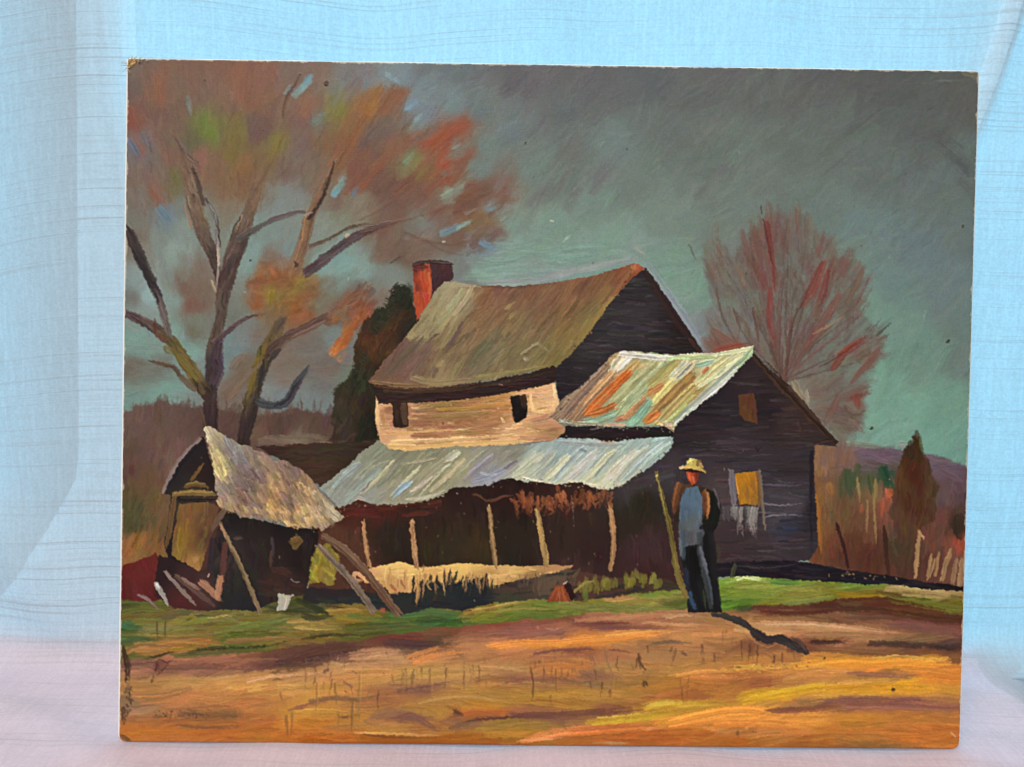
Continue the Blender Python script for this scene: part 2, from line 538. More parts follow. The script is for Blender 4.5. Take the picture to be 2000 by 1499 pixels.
RIGHTBG = [
 (1649,880,112,92,100),(1697,880,108,90,101),(1737,885,106,87,99),(1817,895,106,87,98),(1857,910,103,83,95),(1885,930,99,77,88),(1700,905,108,88,95),(1650,905,118,92,88),
 (1603,880,138,95,62),(1601,960,131,86,46),(1617,947,123,85,57),(1657,939,74,79,52),(1699,933,85,87,57),(1683,973,112,85,55),(1710,960,123,96,62),(1731,933,48,73,53),
 (1739,965,172,88,57),(1643,1000,107,78,49),(1683,1013,107,71,49),(1723,1000,123,74,55),(1670,1067,97,53,37),(1697,1093,86,46,35),(1611,1067,108,64,38),(1758,1067,75,58,40),
 (1817,1053,110,63,52),(1843,960,98,74,76),(1843,1013,107,63,55),(1878,960,90,67,70),(1870,1027,60,47,35),(1817,1093,96,56,45),(1875,1061,156,73,55),(1650,1090,92,54,40),
 (1600,1030,120,78,45),(1620,900,130,95,72),(1640,920,118,88,68),(1780,1090,84,54,40),(1870,1100,110,72,55),(1720,910,80,78,70),
]
GRASS = [
 (247,1188,78,86,42),(260,1206,117,106,48),(236,1220,67,97,57),(300,1228,117,112,62),(353,1220,120,112,51),(406,1233,112,98,51),(460,1220,108,118,62),(540,1214,100,112,62),
 (486,1206,114,106,51),(513,1233,98,96,44),(619,1220,143,121,61),(593,1233,122,106,51),(673,1201,141,113,51),(247,1252,73,89,49),(326,1260,150,106,56),(406,1262,144,106,58),
 (446,1254,87,94,41),(273,1270,155,106,64),(252,1284,95,89,44),(593,1249,114,90,46),(673,1246,101,91,44),(619,1238,114,101,46),(673,1201,128,106,48),(700,1225,81,83,38),
 (780,1214,78,97,46),(806,1206,80,102,48),(860,1206,68,90,49),(860,1198,76,100,57),(926,1185,117,98,51),(966,1190,128,120,51),(1019,1190,105,115,51),(1073,1188,98,107,48),
 (993,1204,91,102,46),(1059,1204,87,100,44),(1047,1180,110,118,51),(1100,1182,120,120,56),(1180,1182,113,118,56),(1260,1158,109,128,56),(1286,1169,138,130,66),(1206,1169,165,126,71),
 (1326,1182,95,102,51),(1060,1198,105,114,48),(1419,1140,119,145,57),(1473,1153,125,142,57),(1446,1172,82,113,40),(1457,1140,125,138,55),(1536,1140,93,118,50),(1563,1153,126,128,57),
 (1510,1153,131,138,63),(1563,1172,110,118,45),(1510,1172,121,128,53),(1616,1161,110,114,40),(1670,1143,104,128,50),(1670,1161,134,106,35),(1776,1150,154,132,76),(1829,1161,170,142,86),
 (1803,1175,105,107,45),(1856,1182,106,99,40),(1750,1169,80,65,31),(1250,1180,120,118,62),(560,1195,80,78,45),(640,1190,70,72,45),(430,1200,95,92,48),(330,1190,88,82,42),
]
FIELD = [
 (300,1302,110,71,60),(380,1297,119,79,66),(460,1300,121,79,66),(260,1297,127,90,70),(353,1284,159,105,76),(433,1284,154,97,72),(513,1300,105,69,56),(540,1281,95,64,50),
 (593,1273,88,61,48),(646,1265,85,59,46),(593,1294,70,51,47),(273,1326,153,112,72),(300,1340,162,115,69),(353,1334,169,126,75),(433,1340,183,133,74),(486,1326,185,136,81),
 (540,1326,177,129,76),(619,1313,183,131,85),(673,1297,176,131,89),(273,1361,164,108,69),(353,1361,175,112,68),(433,1366,170,112,66),(513,1353,173,118,64),(566,1340,180,129,71),
 (619,1353,177,129,63),(673,1340,175,122,68),(247,1366,120,92,65),(260,1388,142,105,73),(486,1380,170,110,61),(433,1398,124,85,56),(486,1406,159,100,56),(273,1427,170,101,46),
 (353,1433,167,97,45),(433,1433,163,94,43),(513,1420,165,99,45),(619,1420,170,104,45),(593,1393,177,126,55),(673,1406,165,112,53),(619,1446,152,84,29),(300,1414,154,95,51),
 (753,1281,174,131,89),(913,1260,169,115,77),(993,1233,126,81,71),(1073,1230,134,87,73),(966,1217,123,70,52),(886,1230,107,69,47),(806,1244,102,60,45),
 (753,1249,96,59,46),(646,1273,80,54,49),(860,1249,88,67,50),(806,1262,74,54,49),(993,1257,201,131,76),(993,1281,159,108,69),(1073,1276,149,100,67),(700,1326,177,126,68),
 (753,1326,180,131,74),(833,1315,175,129,71),(939,1308,169,123,75),(993,1302,162,118,75),(833,1345,127,87,66),(780,1340,138,100,67),(753,1361,154,100,61),(886,1330,164,121,69),
 (886,1366,164,118,58),(966,1353,159,119,58),(1006,1329,132,87,66),(966,1369,162,115,50),(1046,1356,159,121,50),(833,1393,159,116,54),(790,1401,124,84,67),(833,1420,154,105,58),
 (953,1393,170,97,45),(1019,1396,124,77,60),(1073,1398,116,77,64),(913,1414,122,88,66),(993,1412,137,106,50),(939,1430,154,105,45),(1019,1428,162,116,45),(753,1420,169,121,61),
 (753,1444,143,80,26),(886,1446,141,80,26),(966,1451,143,84,33),(1100,1204,106,69,47),(1206,1204,169,118,79),(1286,1204,169,118,79),(1353,1206,148,105,72),(1100,1222,143,92,69),
 (1180,1220,113,67,58),(1260,1220,122,77,60),(1339,1220,164,112,75),(1419,1228,170,118,71),(1153,1249,222,139,63),(1260,1236,216,143,73),(1339,1241,180,126,76),(1286,1254,137,98,66),
 (1126,1270,132,81,57),(1100,1286,159,105,64),(1206,1281,154,102,69),(1286,1281,155,112,72),(1366,1270,159,112,72),(1419,1270,154,105,66),(1473,1265,117,74,52),(1100,1308,177,115,60),
 (1206,1308,159,115,69),(1286,1308,162,115,61),(1366,1300,164,115,64),(1473,1292,170,115,57),(1073,1332,137,95,66),(1166,1321,127,90,70),(1233,1318,130,98,62),
 (1286,1334,159,110,50),(1366,1334,170,108,50),(1446,1332,159,97,54),(1499,1334,143,87,51),(1100,1356,162,123,53),(1206,1358,159,115,56),(1313,1361,154,91,45),(1366,1358,148,91,51),
 (1419,1356,164,105,53),(1499,1353,196,150,44),(1100,1380,159,115,50),(1206,1388,122,77,55),(1073,1396,120,77,64),(1366,1380,185,141,52),(1446,1374,175,126,55),
 (1260,1396,169,131,45),(1047,1414,137,105,55),(1366,1398,222,146,62),(1446,1396,222,143,62),(1206,1444,159,89,39),(1286,1438,154,87,39),(1366,1441,164,97,42),
 (1446,1428,169,110,58),(1446,1452,154,87,32),(1510,1188,85,54,43),(1616,1180,75,44,33),(1670,1188,85,65,43),(1750,1188,80,49,33),(1829,1206,78,47,36),(1869,1212,80,49,36),
 (1510,1204,122,85,55),(1616,1206,114,82,57),(1696,1206,95,64,48),(1776,1220,117,74,63),(1856,1233,120,77,66),(1510,1222,179,131,89),(1590,1233,169,121,74),(1670,1228,182,133,92),
 (1696,1241,162,112,76),(1776,1246,132,98,67),(1563,1249,122,79,57),(1643,1257,124,84,57),(1776,1260,78,57,47),(1856,1262,73,51,44),(1696,1270,122,85,52),(1803,1273,120,77,49),
 (1869,1284,117,77,49),(1510,1281,164,112,64),(1590,1265,106,67,50),(1616,1294,222,150,55),(1696,1294,225,150,55),(1803,1294,219,147,53),(1696,1305,215,131,56),(1829,1310,204,122,54),
 (1510,1313,185,126,63),(1590,1313,180,121,66),(1670,1321,148,102,61),(1750,1318,143,98,61),(1829,1324,201,126,51),(1483,1334,132,81,51),(1563,1329,173,118,64),(1643,1334,185,133,71),
 (1750,1337,212,150,42),(1510,1356,207,157,42),(1590,1348,207,152,47),(1696,1345,201,142,43),(1803,1348,207,144,48),(1869,1348,190,131,55),(1510,1377,180,129,60),(1590,1369,154,105,67),
 (1670,1372,127,81,68),(1776,1372,132,84,73),(1856,1377,132,84,68),(1616,1358,201,147,52),(1856,1361,174,118,61),(1536,1388,122,77,57),(1483,1401,225,150,64),(1563,1406,212,139,62),
 (1670,1401,180,118,50),(1776,1398,170,107,50),(1869,1401,164,104,53),(1510,1433,173,112,58),(1643,1428,175,107,45),(1776,1425,173,104,45),(1856,1425,170,99,43),(1590,1457,143,87,38),
 (1696,1459,132,90,47),(1829,1457,170,99,43),
]

# ================= SKY AND SOFT CROWN =============================
full = np.ones((PH, PW), np.float32)


def mute(lst, k):
    out = []
    for x, y, r, g, b in lst:
        m_ = 0.35 * r + 0.5 * g + 0.15 * b
        out.append((x, y, m_ + (r - m_) * k, m_ + (g - m_) * k, m_ + (b - m_) * k))
    return out


SKY, RED, RIGHTBG, BRUSH = mute(SKY, 0.88), mute(RED, 0.66), mute(RIGHTBG, 0.84), mute(BRUSH, 0.9)
skym = cmap(SKY, eps=9, p=2.2)
C[:] = skym.win(0, PH, 0, PW)
C += (2.5 * N40 + 1.5 * N12)[..., None]
upper = polymask([(200, 90), (1950, 90), (1950, 930), (1600, 930), (1300, 700), (800, 800), (800, 880), (200, 880)], 0)


def crown_ang(x, y):
    return math.degrees(math.atan2(y - 900, x - 400))


def sky_ang(x, y):
    if x < 960 and y > 100 and (x - 430) ** 2 / 560 ** 2 + (y - 330) ** 2 / 330 ** 2 < 1:
        return crown_ang(x, y)
    if y > 470 and x < 1350:
        return -8
    return -48 + 12 * math.sin(x * 0.013 + y * 0.02)


scatter(upper, skym, 900, 56, 28, sky_ang, 16, op=0.4, h=0.22, dry=0.15, jit=3, mix=0.2, hue=1.6, soft=6)
scatter(upper, skym, 1300, 32, 13, sky_ang, 20, op=0.36, h=0.24, dry=0.25, jit=4, mix=0.15, hue=2.4, soft=3.5)
scatter(upper, skym, 1100, 24, 5, sky_ang, 16, op=0.22, h=0.5, dry=0.35, jit=10, mix=0.1, hue=3, bright=0.05)
crown = polymask([(235, 105), (720, 112), (745, 150), (790, 165), (800, 190), (790, 230), (860, 232), (905, 240), (912, 265), (900, 285), (918, 292), (905, 350),
                  (985, 372), (985, 395), (960, 420), (975, 450), (900, 470), (800, 490), (740, 480), (700, 430), (560, 380), (480, 390), (380, 380), (300, 400), (235, 470)], 3, 6)
scatter(crown, skym, 560, 44, 13, crown_ang, 14, op=0.34, h=0.25, dry=0.4, jit=6, mix=0.1, hue=4, bright=0.04, soft=4)
# feathered ends of the foliage over the sky
rim = [(745, 160, 128, 84, 52), (770, 170, 124, 82, 56), (795, 190, 122, 80, 58), (730, 175, 142, 94, 46), (880, 245, 140, 76, 50), (895, 250, 146, 76, 48), (905, 262, 140, 74, 50),
       (870, 260, 150, 74, 46), (910, 295, 128, 76, 54), (905, 310, 134, 74, 52), (885, 318, 150, 70, 44), (935, 365, 118, 80, 62), (960, 372, 116, 82, 68), (985, 378, 120, 86, 74),
       (930, 380, 112, 76, 60), (940, 415, 126, 94, 62), (962, 430, 124, 98, 68), (968, 447, 112, 88, 76), (958, 462, 104, 78, 68), (930, 395, 108, 74, 60), (840, 240, 118, 90, 76), (700, 150, 120, 98, 84)]
for x, y, r, g, b in mute(rim, 0.85):
    for k in range(5):
        a = math.radians(crown_ang(x, y) + rng.normal(0, 8) + (12 if y > 350 else 0))
        L = rng.uniform(26, 58)
        ox, oy = rng.normal(0, 8, 2)
        S([(x - math.cos(a) * L + ox, y - math.sin(a) * L + oy), (x + ox, y + oy)], rng.uniform(8, 16), (r, g, b), op=0.48, h=0.3, dry=0.35, tap=(0.9, 0.35), hue=4, soft=3)
# blue-green sky holes among the leaves
for x, y, L, w, a, c in [(593, 161, 40, 17, -48, (118, 156, 162)), (600, 152, 26, 9, -48, (108, 146, 168)), (578, 176, 26, 14, -50, (122, 142, 140)), (366, 212, 30, 10, 78, (118, 126, 124)), (364, 196, 20, 7, 75, (104, 116, 118)),
                         (662, 361, 42, 15, -52, (108, 148, 146)), (652, 374, 24, 9, -48, (112, 156, 172)), (668, 345, 24, 8, -55, (124, 146, 142)), (694, 372, 24, 9, -50, (98, 112, 128)),
                         (318, 420, 38, 15, 52, (100, 124, 140)), (262, 290, 40, 13, 62, (98, 106, 124)), (284, 276, 30, 9, 58, (104, 104, 112)), (883, 447, 50, 13, -22, (106, 138, 148)), (905, 437, 34, 8, -30, (138, 164, 160)),
                         (798, 306, 32, 9, -48, (126, 140, 112)), (961, 405, 26, 11, -12, (114, 132, 138)), (950, 478, 34, 12, 20, (112, 142, 156)), (803, 203, 28, 14, -40, (116, 146, 160)), (815, 228, 22, 10, -35, (122, 152, 160)),
                         (760, 150, 24, 8, 40, (124, 150, 156)), (775, 160, 20, 7, 50, (120, 146, 154)), (893, 283, 26, 8, -28, (122, 136, 126)), (885, 371, 54, 9, -28, (128, 138, 122)), (622, 228, 34, 10, -42, (112, 120, 108)),
                         (449, 192, 26, 7, 88, (110, 104, 92)), (920, 412, 30, 6, -20, (132, 120, 104)), (560, 172, 26, 10, -60, (118, 132, 128))]:
    a = math.radians(a)
    dx, dy = math.cos(a) * L / 2, math.sin(a) * L / 2
    for k in range(3):
        ox, oy = rng.normal(0, w * 0.16, 2)
        S([(x - dx + ox, y - dy + oy), (x + dx + ox, y + dy + oy)], w * rng.uniform(0.6, 1.1), c, op=0.5, h=0.5, dry=0.3, tap=(0.7, 0.5), hue=3, soft=2.6)
# streaks of leaf colour
for x, y, L, w, a, c in [(862, 262, 56, 18, -40, (152, 76, 46)), (885, 250, 44, 16, -45, (148, 74, 46)), (835, 274, 40, 14, -20, (148, 78, 50)), (868, 305, 36, 22, -70, (156, 70, 40)), (905, 300, 36, 14, -45, (134, 76, 52)), (880, 312, 40, 16, -30, (146, 72, 46)),
                         (735, 190, 70, 20, -58, (144, 94, 42)), (760, 190, 62, 16, -52, (134, 86, 50)), (785, 182, 46, 13, -50, (124, 82, 56)), (700, 240, 80, 20, -58, (136, 92, 50)), (670, 290, 80, 18, -58, (130, 82, 52)),
                         (760, 300, 90, 14, -42, (128, 84, 58)), (740, 330, 100, 12, -44, (118, 72, 54)), (800, 350, 80, 14, -38, (114, 72, 54)), (850, 350, 60, 14, -42, (122, 84, 58)), (700, 350, 80, 10, -46, (128, 80, 56)), (720, 350, 70, 7, -48, (146, 84, 54)),
                         (920, 375, 70, 13, -28, (114, 74, 54)), (940, 380, 60, 8, -24, (104, 68, 56)), (880, 400, 70, 12, -24, (118, 80, 60)), (825, 335, 44, 8, -44, (124, 106, 58)), (662, 212, 30, 20, -60, (120, 116, 48)), (640, 225, 30, 12, -50, (112, 106, 62)),
                         (401, 245, 40, 18, -85, (104, 116, 48)), (457, 250, 60, 24, -75, (114, 102, 52)), (450, 285, 60, 24, -75, (116, 98, 54)), (540, 275, 50, 16, -72, (122, 112, 48)), (528, 300, 40, 14, -72, (118, 108, 50)), (500, 250, 60, 22, -65, (104, 76, 70)),
                         (268, 285, 60, 8, 62, (140, 84, 66)), (300, 378, 30, 9, 45, (134, 92, 72)), (337, 350, 50, 10, 70, (108, 100, 62)), (257, 235, 50, 9, 80, (134, 76, 62)), (303, 175, 60, 16, 78, (132, 90, 66)), (470, 160, 70, 30, -85, (130, 86, 62)),
                         (600, 212, 34, 10, -55, (136, 92, 68)), (655, 330, 50, 5, -48, (134, 84, 58)), (630, 380, 40, 7, -58, (132, 92, 66)), (718, 262, 60, 12, -48, (100, 80, 76)), (745, 250, 60, 12, -46, (106, 88, 80)), (800, 235, 46, 6, -46, (96, 82, 74))]:
    a = math.radians(a)
    dx, dy = math.cos(a) * L / 2, math.sin(a) * L / 2
    for k in range(2):
        ox, oy = rng.normal(0, w * 0.2, 2)
        S([(x - dx + ox, y - dy + oy), (x + dx + ox, y + dy + oy)], w * rng.uniform(0.8, 1.3), c, op=0.42, h=0.35, dry=0.35, tap=(0.8, 0.45), hue=4, soft=3.6)
LB[(crown > 0.5)] = lab('painted_foliage')
# loose sky brushwork
for x, y, L, a, c in [(1120, 290, 70, -60, (100, 100, 96)), (1090, 360, 60, -55, (98, 98, 95)), (1060, 230, 60, -50, (96, 96, 98)), (985, 150, 40, -50, (84, 82, 88)), (1010, 165, 50, -52, (88, 84, 90)), (1090, 330, 50, -60, (104, 100, 98)),
                      (1200, 330, 80, -45, (110, 116, 110)), (1160, 350, 60, -50, (104, 98, 98)), (930, 150, 40, -40, (94, 90, 94)), (1015, 350, 60, -60, (118, 140, 128)), (1045, 385, 40, -62, (104, 112, 106)), (1880, 330, 70, 48, (84, 82, 80)),
                      (1860, 290, 60, 40, (86, 86, 86)), (1820, 240, 60, -20, (86, 90, 88)), (1650, 300, 90, -40, (96, 104, 98)), (1500, 260, 80, -42, (106, 118, 112)), (1400, 240, 70, -48, (108, 112, 106)), (880, 310, 50, -35, (112, 134, 128)),
                      (1480, 280, 90, -46, (110, 124, 118)), (1700, 220, 90, -38, (92, 96, 95)), (1300, 160, 60, -50, (86, 92, 96))]:
    a = math.radians(a)
    dx, dy = math.cos(a) * L / 2, math.sin(a) * L / 2
    for k in range(4):
        ox, oy = rng.normal(0, 14, 2)
        S([(x - dx + ox, y - dy + oy), (x + dx + ox, y + dy + oy)], rng.uniform(12, 26), c, op=0.3, h=0.3, dry=0.35, hue=2, soft=5)
for k in range(20):   # low relief scratches in the dark sky
    x, y = rng.uniform(960, 1900), rng.uniform(130, 640)
    a = math.radians(rng.normal(-50, 14))
    L = rng.uniform(8, 26)
    c = C[int(np.clip(T([(x, y)])[0, 1], 0, PH - 1)), int(np.clip(T([(x, y)])[0, 0], 0, PW - 1))]
    S([(x, y), (x + math.cos(a) * L, y + math.sin(a) * L)], 2.4, c * rng.choice([0.86, 1.12]), op=0.6, h=0.9, dry=0.1)
# thick pale paint round the roofs
scatter(polymask([(960, 470), (1200, 480), (1240, 510), (1150, 535), (1080, 548), (960, 552), (900, 545)], 2, 5), (122, 153, 141), 40, 64, 12, -5, 5, op=0.4, h=0.5, dry=0.2, hue=2, soft=2.5)
for pts, w, c in [([(955, 551), (1040, 545), (1110, 530), (1180, 516), (1235, 506)], 12, (146, 148, 146)), ([(1060, 541), (1130, 525), (1230, 502)], 7, (158, 160, 162)), ([(930, 548), (990, 548), (1060, 547)], 6, (138, 160, 150)),
                  ([(1262, 520), (1300, 575), (1340, 635), (1378, 690)], 22, (136, 146, 148)), ([(1275, 530), (1330, 610), (1370, 670)], 12, (146, 150, 156)), ([(1262, 508), (1300, 560)], 16, (126, 148, 140)),
                  ([(1237, 481), (1259, 494)], 3.5, (168, 164, 150)), ([(1098, 472), (1113, 458)], 3.5, (150, 172, 156)), ([(1345, 474), (1352, 490), (1358, 508)], 2.2, (92, 90, 84)), ([(1485, 400), (1488, 418)], 2.6, (72, 66, 62))]:
    S(pts, w * (1.25 if w > 5 else 1), c, op=0.55 if w > 5 else 0.8, h=0.6, dry=0.2, tap=(0.7, 0.5), hue=3, soft=2.6 if w > 5 else 1)

# ================= RIGHT-HAND RED TREE ============================
redm = cmap(RED, eps=7, p=2.0)
redtree = polymask([(1375, 480), (1400, 470), (1430, 500), (1460, 470), (1490, 425), (1500, 410), (1535, 415), (1560, 395), (1600, 450), (1640, 470), (1640, 500), (1690, 520), (1695, 560), (1680, 600),
                    (1730, 655), (1725, 690), (1700, 730), (1690, 800), (1680, 830), (1640, 870), (1600, 830), (1540, 750), (1480, 690), (1380, 690), (1375, 610), (1400, 590), (1375, 530)], 4, 9)
fill(redtree, redm, 0.45, var=3)


def red_ang(x, y):
    return math.degrees(math.atan2(y - 800, x - 1530))


scatter(redtree, redm, 380, 50, 14, red_ang, 9, op=0.4, h=0.3, dry=0.32, jit=6, mix=0.15, hue=3.5, clip=False, tap=(0.9, 0.4), soft=3.6)
scatter(redtree, redm, 200, 38, 8, red_ang, 10, op=0.4, h=0.35, dry=0.4, jit=8, mix=0.1, hue=4, bright=0.05, clip=False, soft=2.2)
LB[redtree > 0.5] = lab('painted_red_tree')
for k in range(60):   # sky showing between the twigs
    x, y = rng.uniform(1385, 1710), rng.uniform(430, 720)
    a = math.radians(red_ang(x, y) + rng.normal(0, 5))
    L = rng.uniform(18, 44)
    c = skym[int(np.clip(T([(1350, y)])[0, 1], 0, PH - 1)), int(T([(1350, y)])[0, 0])]
    S([(x, y), (x + math.cos(a) * L, y + math.sin(a) * L)], rng.uniform(4, 9), c, op=0.34, h=0.35, dry=0.4, soft=2, mask=redtree)
for ex, ey in [(1400, 495), (1425, 480), (1440, 540), (1465, 480), (1497, 425), (1480, 560), (1540, 415), (1570, 420), (1610, 470), (1600, 560), (1650, 505), (1690, 535), (1690, 600), (1725, 650), (1700, 700), (1640, 560), (1560, 500), (1430, 620)]:
    bx = 1528 + rng.normal(0, 6)
    mx, my = bx + (ex - bx) * 0.45 + rng.normal(0, 8), 745 + (ey - 745) * 0.5
    S([(bx, 745), (mx, my), (ex, ey)], rng.uniform(3.5, 6), rng.choice([(88, 66, 58), (104, 74, 66), (78, 58, 52)]), op=0.5, h=0.4, dry=0.35, wp=[1.2, .9, .6, .3], soft=1.5)
    for j in range(3):
        t = rng.uniform(0.45, 0.9)
        x, y = bx + (ex - bx) * t, 745 + (ey - 745) * t
        a = math.radians(red_ang(x, y) + rng.normal(0, 22))
        L = rng.uniform(18, 44)
        S([(x, y), (x + math.cos(a) * L, y + math.sin(a) * L)], rng.uniform(2, 3.2), (94, 72, 64), op=0.4, h=0.3, dry=0.35, tap=(0.9, 0.2))
for x, y in [(1500, 425), (1510, 420), (1548, 412), (1565, 400), (1600, 455), (1630, 480), (1640, 520), (1680, 535), (1690, 570), (1470, 470), (1440, 500), (1405, 480), (1385, 500), (1720, 665), (1710, 690)]:
    for k in range(4):
        a = math.radians(red_ang(x, y) + rng.normal(0, 6))
        L = rng.uniform(20, 60)
        ox, oy = rng.normal(0, 11, 2)
        c = rng.choice([0, 1, 2])
        S([(x - math.cos(a) * L + ox, y - math.sin(a) * L + oy), (x + ox, y + oy)], rng.uniform(5, 11), [(114, 90, 80), (110, 96, 85), (118, 80, 70)][c], op=0.42, h=0.3, dry=0.35, tap=(0.9, 0.2))
for pts, w, c in [([(1497, 430), (1503, 470), (1510, 530), (1512, 560)], 12, (126, 60, 52)), ([(1490, 425), (1498, 465), (1509, 520)], 5, (84, 50, 46)), ([(1505, 560), (1503, 620), (1515, 680)], 12, (128, 62, 54)),
                  ([(1610, 510), (1590, 555), (1565, 600)], 18, (128, 66, 58)), ([(1618, 525), (1610, 560), (1600, 600)], 14, (124, 62, 55)), ([(1640, 575), (1600, 640), (1560, 700)], 16, (118, 76, 68)),
                  ([(1520, 740), (1521, 650), (1526, 560), (1545, 500)], 8, (92, 72, 62)), ([(1535, 735), (1540, 680), (1550, 620), (1580, 570)], 8, (86, 62, 54)), ([(1545, 720), (1575, 680), (1640, 620), (1665, 600)], 5, (104, 78, 68)),
                  ([(1588, 652), (1625, 632), (1652, 612)], 4, (168, 134, 106)), ([(1592, 645), (1618, 636)], 3, (150, 116, 92)), ([(1540, 730), (1600, 680), (1660, 640)], 5, (116, 84, 74)), ([(1470, 600), (1480, 650), (1483, 668)], 5, (98, 58, 50)),
                  ([(1398, 560), (1412, 620), (1440, 670)], 5, (92, 72, 64)), ([(1432, 600), (1445, 640), (1440, 665)], 4, (84, 64, 56)), ([(1390, 640), (1420, 660), (1450, 672)], 8, (128, 86, 70)), ([(1395, 683), (1430, 675), (1465, 668)], 11, (142, 74, 52)),
                  ([(1625, 722), (1650, 690), (1690, 665)], 13, (128, 62, 50)), ([(1635, 695), (1665, 672), (1692, 655)], 9, (134, 58, 44)), ([(1600, 716), (1630, 700), (1660, 680)], 3, (70, 56, 50)), ([(1712, 655), (1730, 640), (1743, 628)], 3, (64, 58, 54)),
                  ([(1695, 650), (1712, 632), (1722, 620)], 2.4, (84, 84, 80)), ([(1718, 680), (1690, 715), (1660, 750)], 14, (124, 82, 74)), ([(1640, 770), (1625, 800), (1610, 830)], 14, (116, 84, 74)), ([(1672, 772), (1680, 800)], 14, (132, 66, 55)),
                  ([(1550, 745), (1565, 775), (1575, 800)], 14, (146, 132, 106)), ([(1575, 760), (1580, 790)], 7, (166, 158, 140)), ([(1530, 640), (1533, 690), (1530, 720)], 6, (128, 126, 114)), ([(1685, 525), (1670, 560), (1650, 600)], 14, (110, 92, 80)),
                  ([(1660, 820), (1690, 845)], 10, (124, 96, 84)), ([(1650, 790), (1665, 810), (1690, 800)], 12, (104, 80, 70))]:
    S(pts, w, c, op=0.7, h=0.5, dry=0.25, tap=(0.6, 0.35), label='painted_red_tree' if w > 6 else None)

# ================= BRUSH LINE, LEFT ===============================
brm = cmap(BRUSH, eps=8)
brush = polymask([(225, 800), (250, 795), (262, 785), (290, 790), (310, 775), (330, 785), (370, 792), (400, 790), (430, 800), (470, 805), (500, 812), (540, 800), (580, 795), (620, 805), (650, 810), (670, 830),
                  (760, 840), (760, 880), (500, 890), (420, 1100), (225, 1120)], 3, 5)
fill(brush, brm, 0.95, label='painted_brush', var=4)
scatter(brush, brm, 260, 34, 12, -80, 14, op=0.5, h=0.35, dry=0.25, jit=7, hue=4, clip=False, label='painted_brush')
scatter(polymask([(230, 960), (320, 960), (320, 1075), (230, 1090)], 0), brm, 70, 30, 6, -65, 10, op=0.6, h=0.6, dry=0.2, jit=10, hue=5, bright=0.06)
for k in range(60):
    x = rng.uniform(250, 650)
    y = 800 + 6 * math.sin(x * 0.05)
    L = rng.uniform(10, 32)
    S([(x, y + 8), (x + rng.normal(0, 4), y - L)], rng.uniform(3, 6), (96, 76, 68), op=0.5, h=0.3, dry=0.3, tap=(0.9, 0.15))
scatter(polymask([(500, 850), (670, 845), (670, 866), (500, 868)], 0), (116, 102, 84), 22, 60, 6, 2, 4, op=0.5, h=0.6, dry=0.3)

# ================= RIGHT BACKGROUND ===============================
rbm = cmap(RIGHTBG, eps=6)
rbg = polymask([(1585, 862), (1640, 868), (1649, 874), (1697, 868), (1737, 872), (1771, 876), (1817, 883), (1857, 898), (1900, 914), (1900, 1150), (1580, 1120)], 2, 6)
fill(rbg, rbm, 1, label='painted_hillside', var=5)
scatter(rbg, rbm, 300, 36, 12, lambda x, y: -88 if y > 925 else 6, 10, op=0.55, h=0.4, dry=0.2, jit=8, hue=4, label='painted_hillside')
for pts, w, c in [([(1655, 915), (1658, 960)], 20, (72, 80, 54)), ([(1676, 905), (1672, 940)], 14, (80, 84, 60)), ([(1700, 925), (1705, 965)], 14, (78, 84, 56)), ([(1720, 912), (1738, 945), (1748, 965)], 16, (46, 74, 54)), ([(1728, 910), (1735, 935)], 12, (40, 66, 52)),
                  ([(1712, 935), (1708, 1000)], 7, (152, 126, 80)), ([(1695, 975), (1693, 1040)], 4, (148, 122, 78)), ([(1675, 930), (1680, 980)], 4, (140, 120, 80)), ([(1685, 985), (1683, 1000)], 9, (146, 88, 64)), ([(1736, 955), (1744, 972)], 14, (178, 92, 60)),
                  ([(1727, 975), (1722, 1010)], 9, (160, 88, 62)), ([(1602, 875), (1604, 930)], 14, (146, 102, 66)), ([(1594, 965), (1600, 1005), (1604, 1080)], 9, (148, 96, 46)), ([(1620, 870), (1612, 930)], 7, (146, 114, 84)), ([(1620, 945), (1626, 965)], 12, (138, 98, 58)),
                  ([(1706, 960), (1712, 1060)], 5, (146, 118, 78)), ([(1655, 865), (1690, 868), (1720, 872)], 12, (130, 140, 124)), ([(1755, 868), (1775, 868)], 12, (136, 138, 128)), ([(1872, 1005), (1876, 1050)], 20, (58, 46, 34)), ([(1876, 1055), (1880, 1075)], 14, (160, 76, 58)),
                  ([(1640, 905), (1650, 880), (1690, 874)], 9, (122, 100, 110)), ([(1700, 890), (1740, 905)], 8, (112, 94, 102)), ([(1840, 920), (1880, 940)], 12, (104, 84, 92))]:
    S(pts, w, c, op=0.85, h=0.6, dry=0.2)
for k in range(60):
    x = rng.uniform(1596, 1665)
    y = 880 + rng.normal(0, 12)
    S([(x, y + 24), (x + rng.normal(4, 5), y - rng.uniform(0, 26))], rng.uniform(8, 15), rng.choice([(132, 98, 78), (122, 96, 84), (116, 92, 86), (128, 94, 66)]), op=0.34, h=0.35, dry=0.35, soft=4, tap=(0.9, 0.4))
cedm = cmap([(1790, 870, 62, 46, 30), (1790, 930, 74, 40, 27), (1785, 990, 76, 42, 28), (1760, 940, 84, 58, 38), (1820, 930, 82, 62, 46), (1825, 980, 80, 60, 44), (1750, 1000, 86, 64, 46), (1785, 1020, 88, 62, 42), (1770, 1060, 78, 58, 42)], eps=8)
ced = polymask([(1786, 850), (1792, 853), (1799, 861), (1803, 880), (1814, 901), (1822, 925), (1835, 949), (1830, 973), (1827, 1013), (1803, 1022), (1787, 1029), (1775, 1060), (1752, 1060), (1750, 1027), (1737, 1003), (1745, 973), (1755, 933), (1758, 899), (1771, 875), (1782, 868)], 2.5, 3)
fill(ced, cedm, 1, label='painted_cedar')
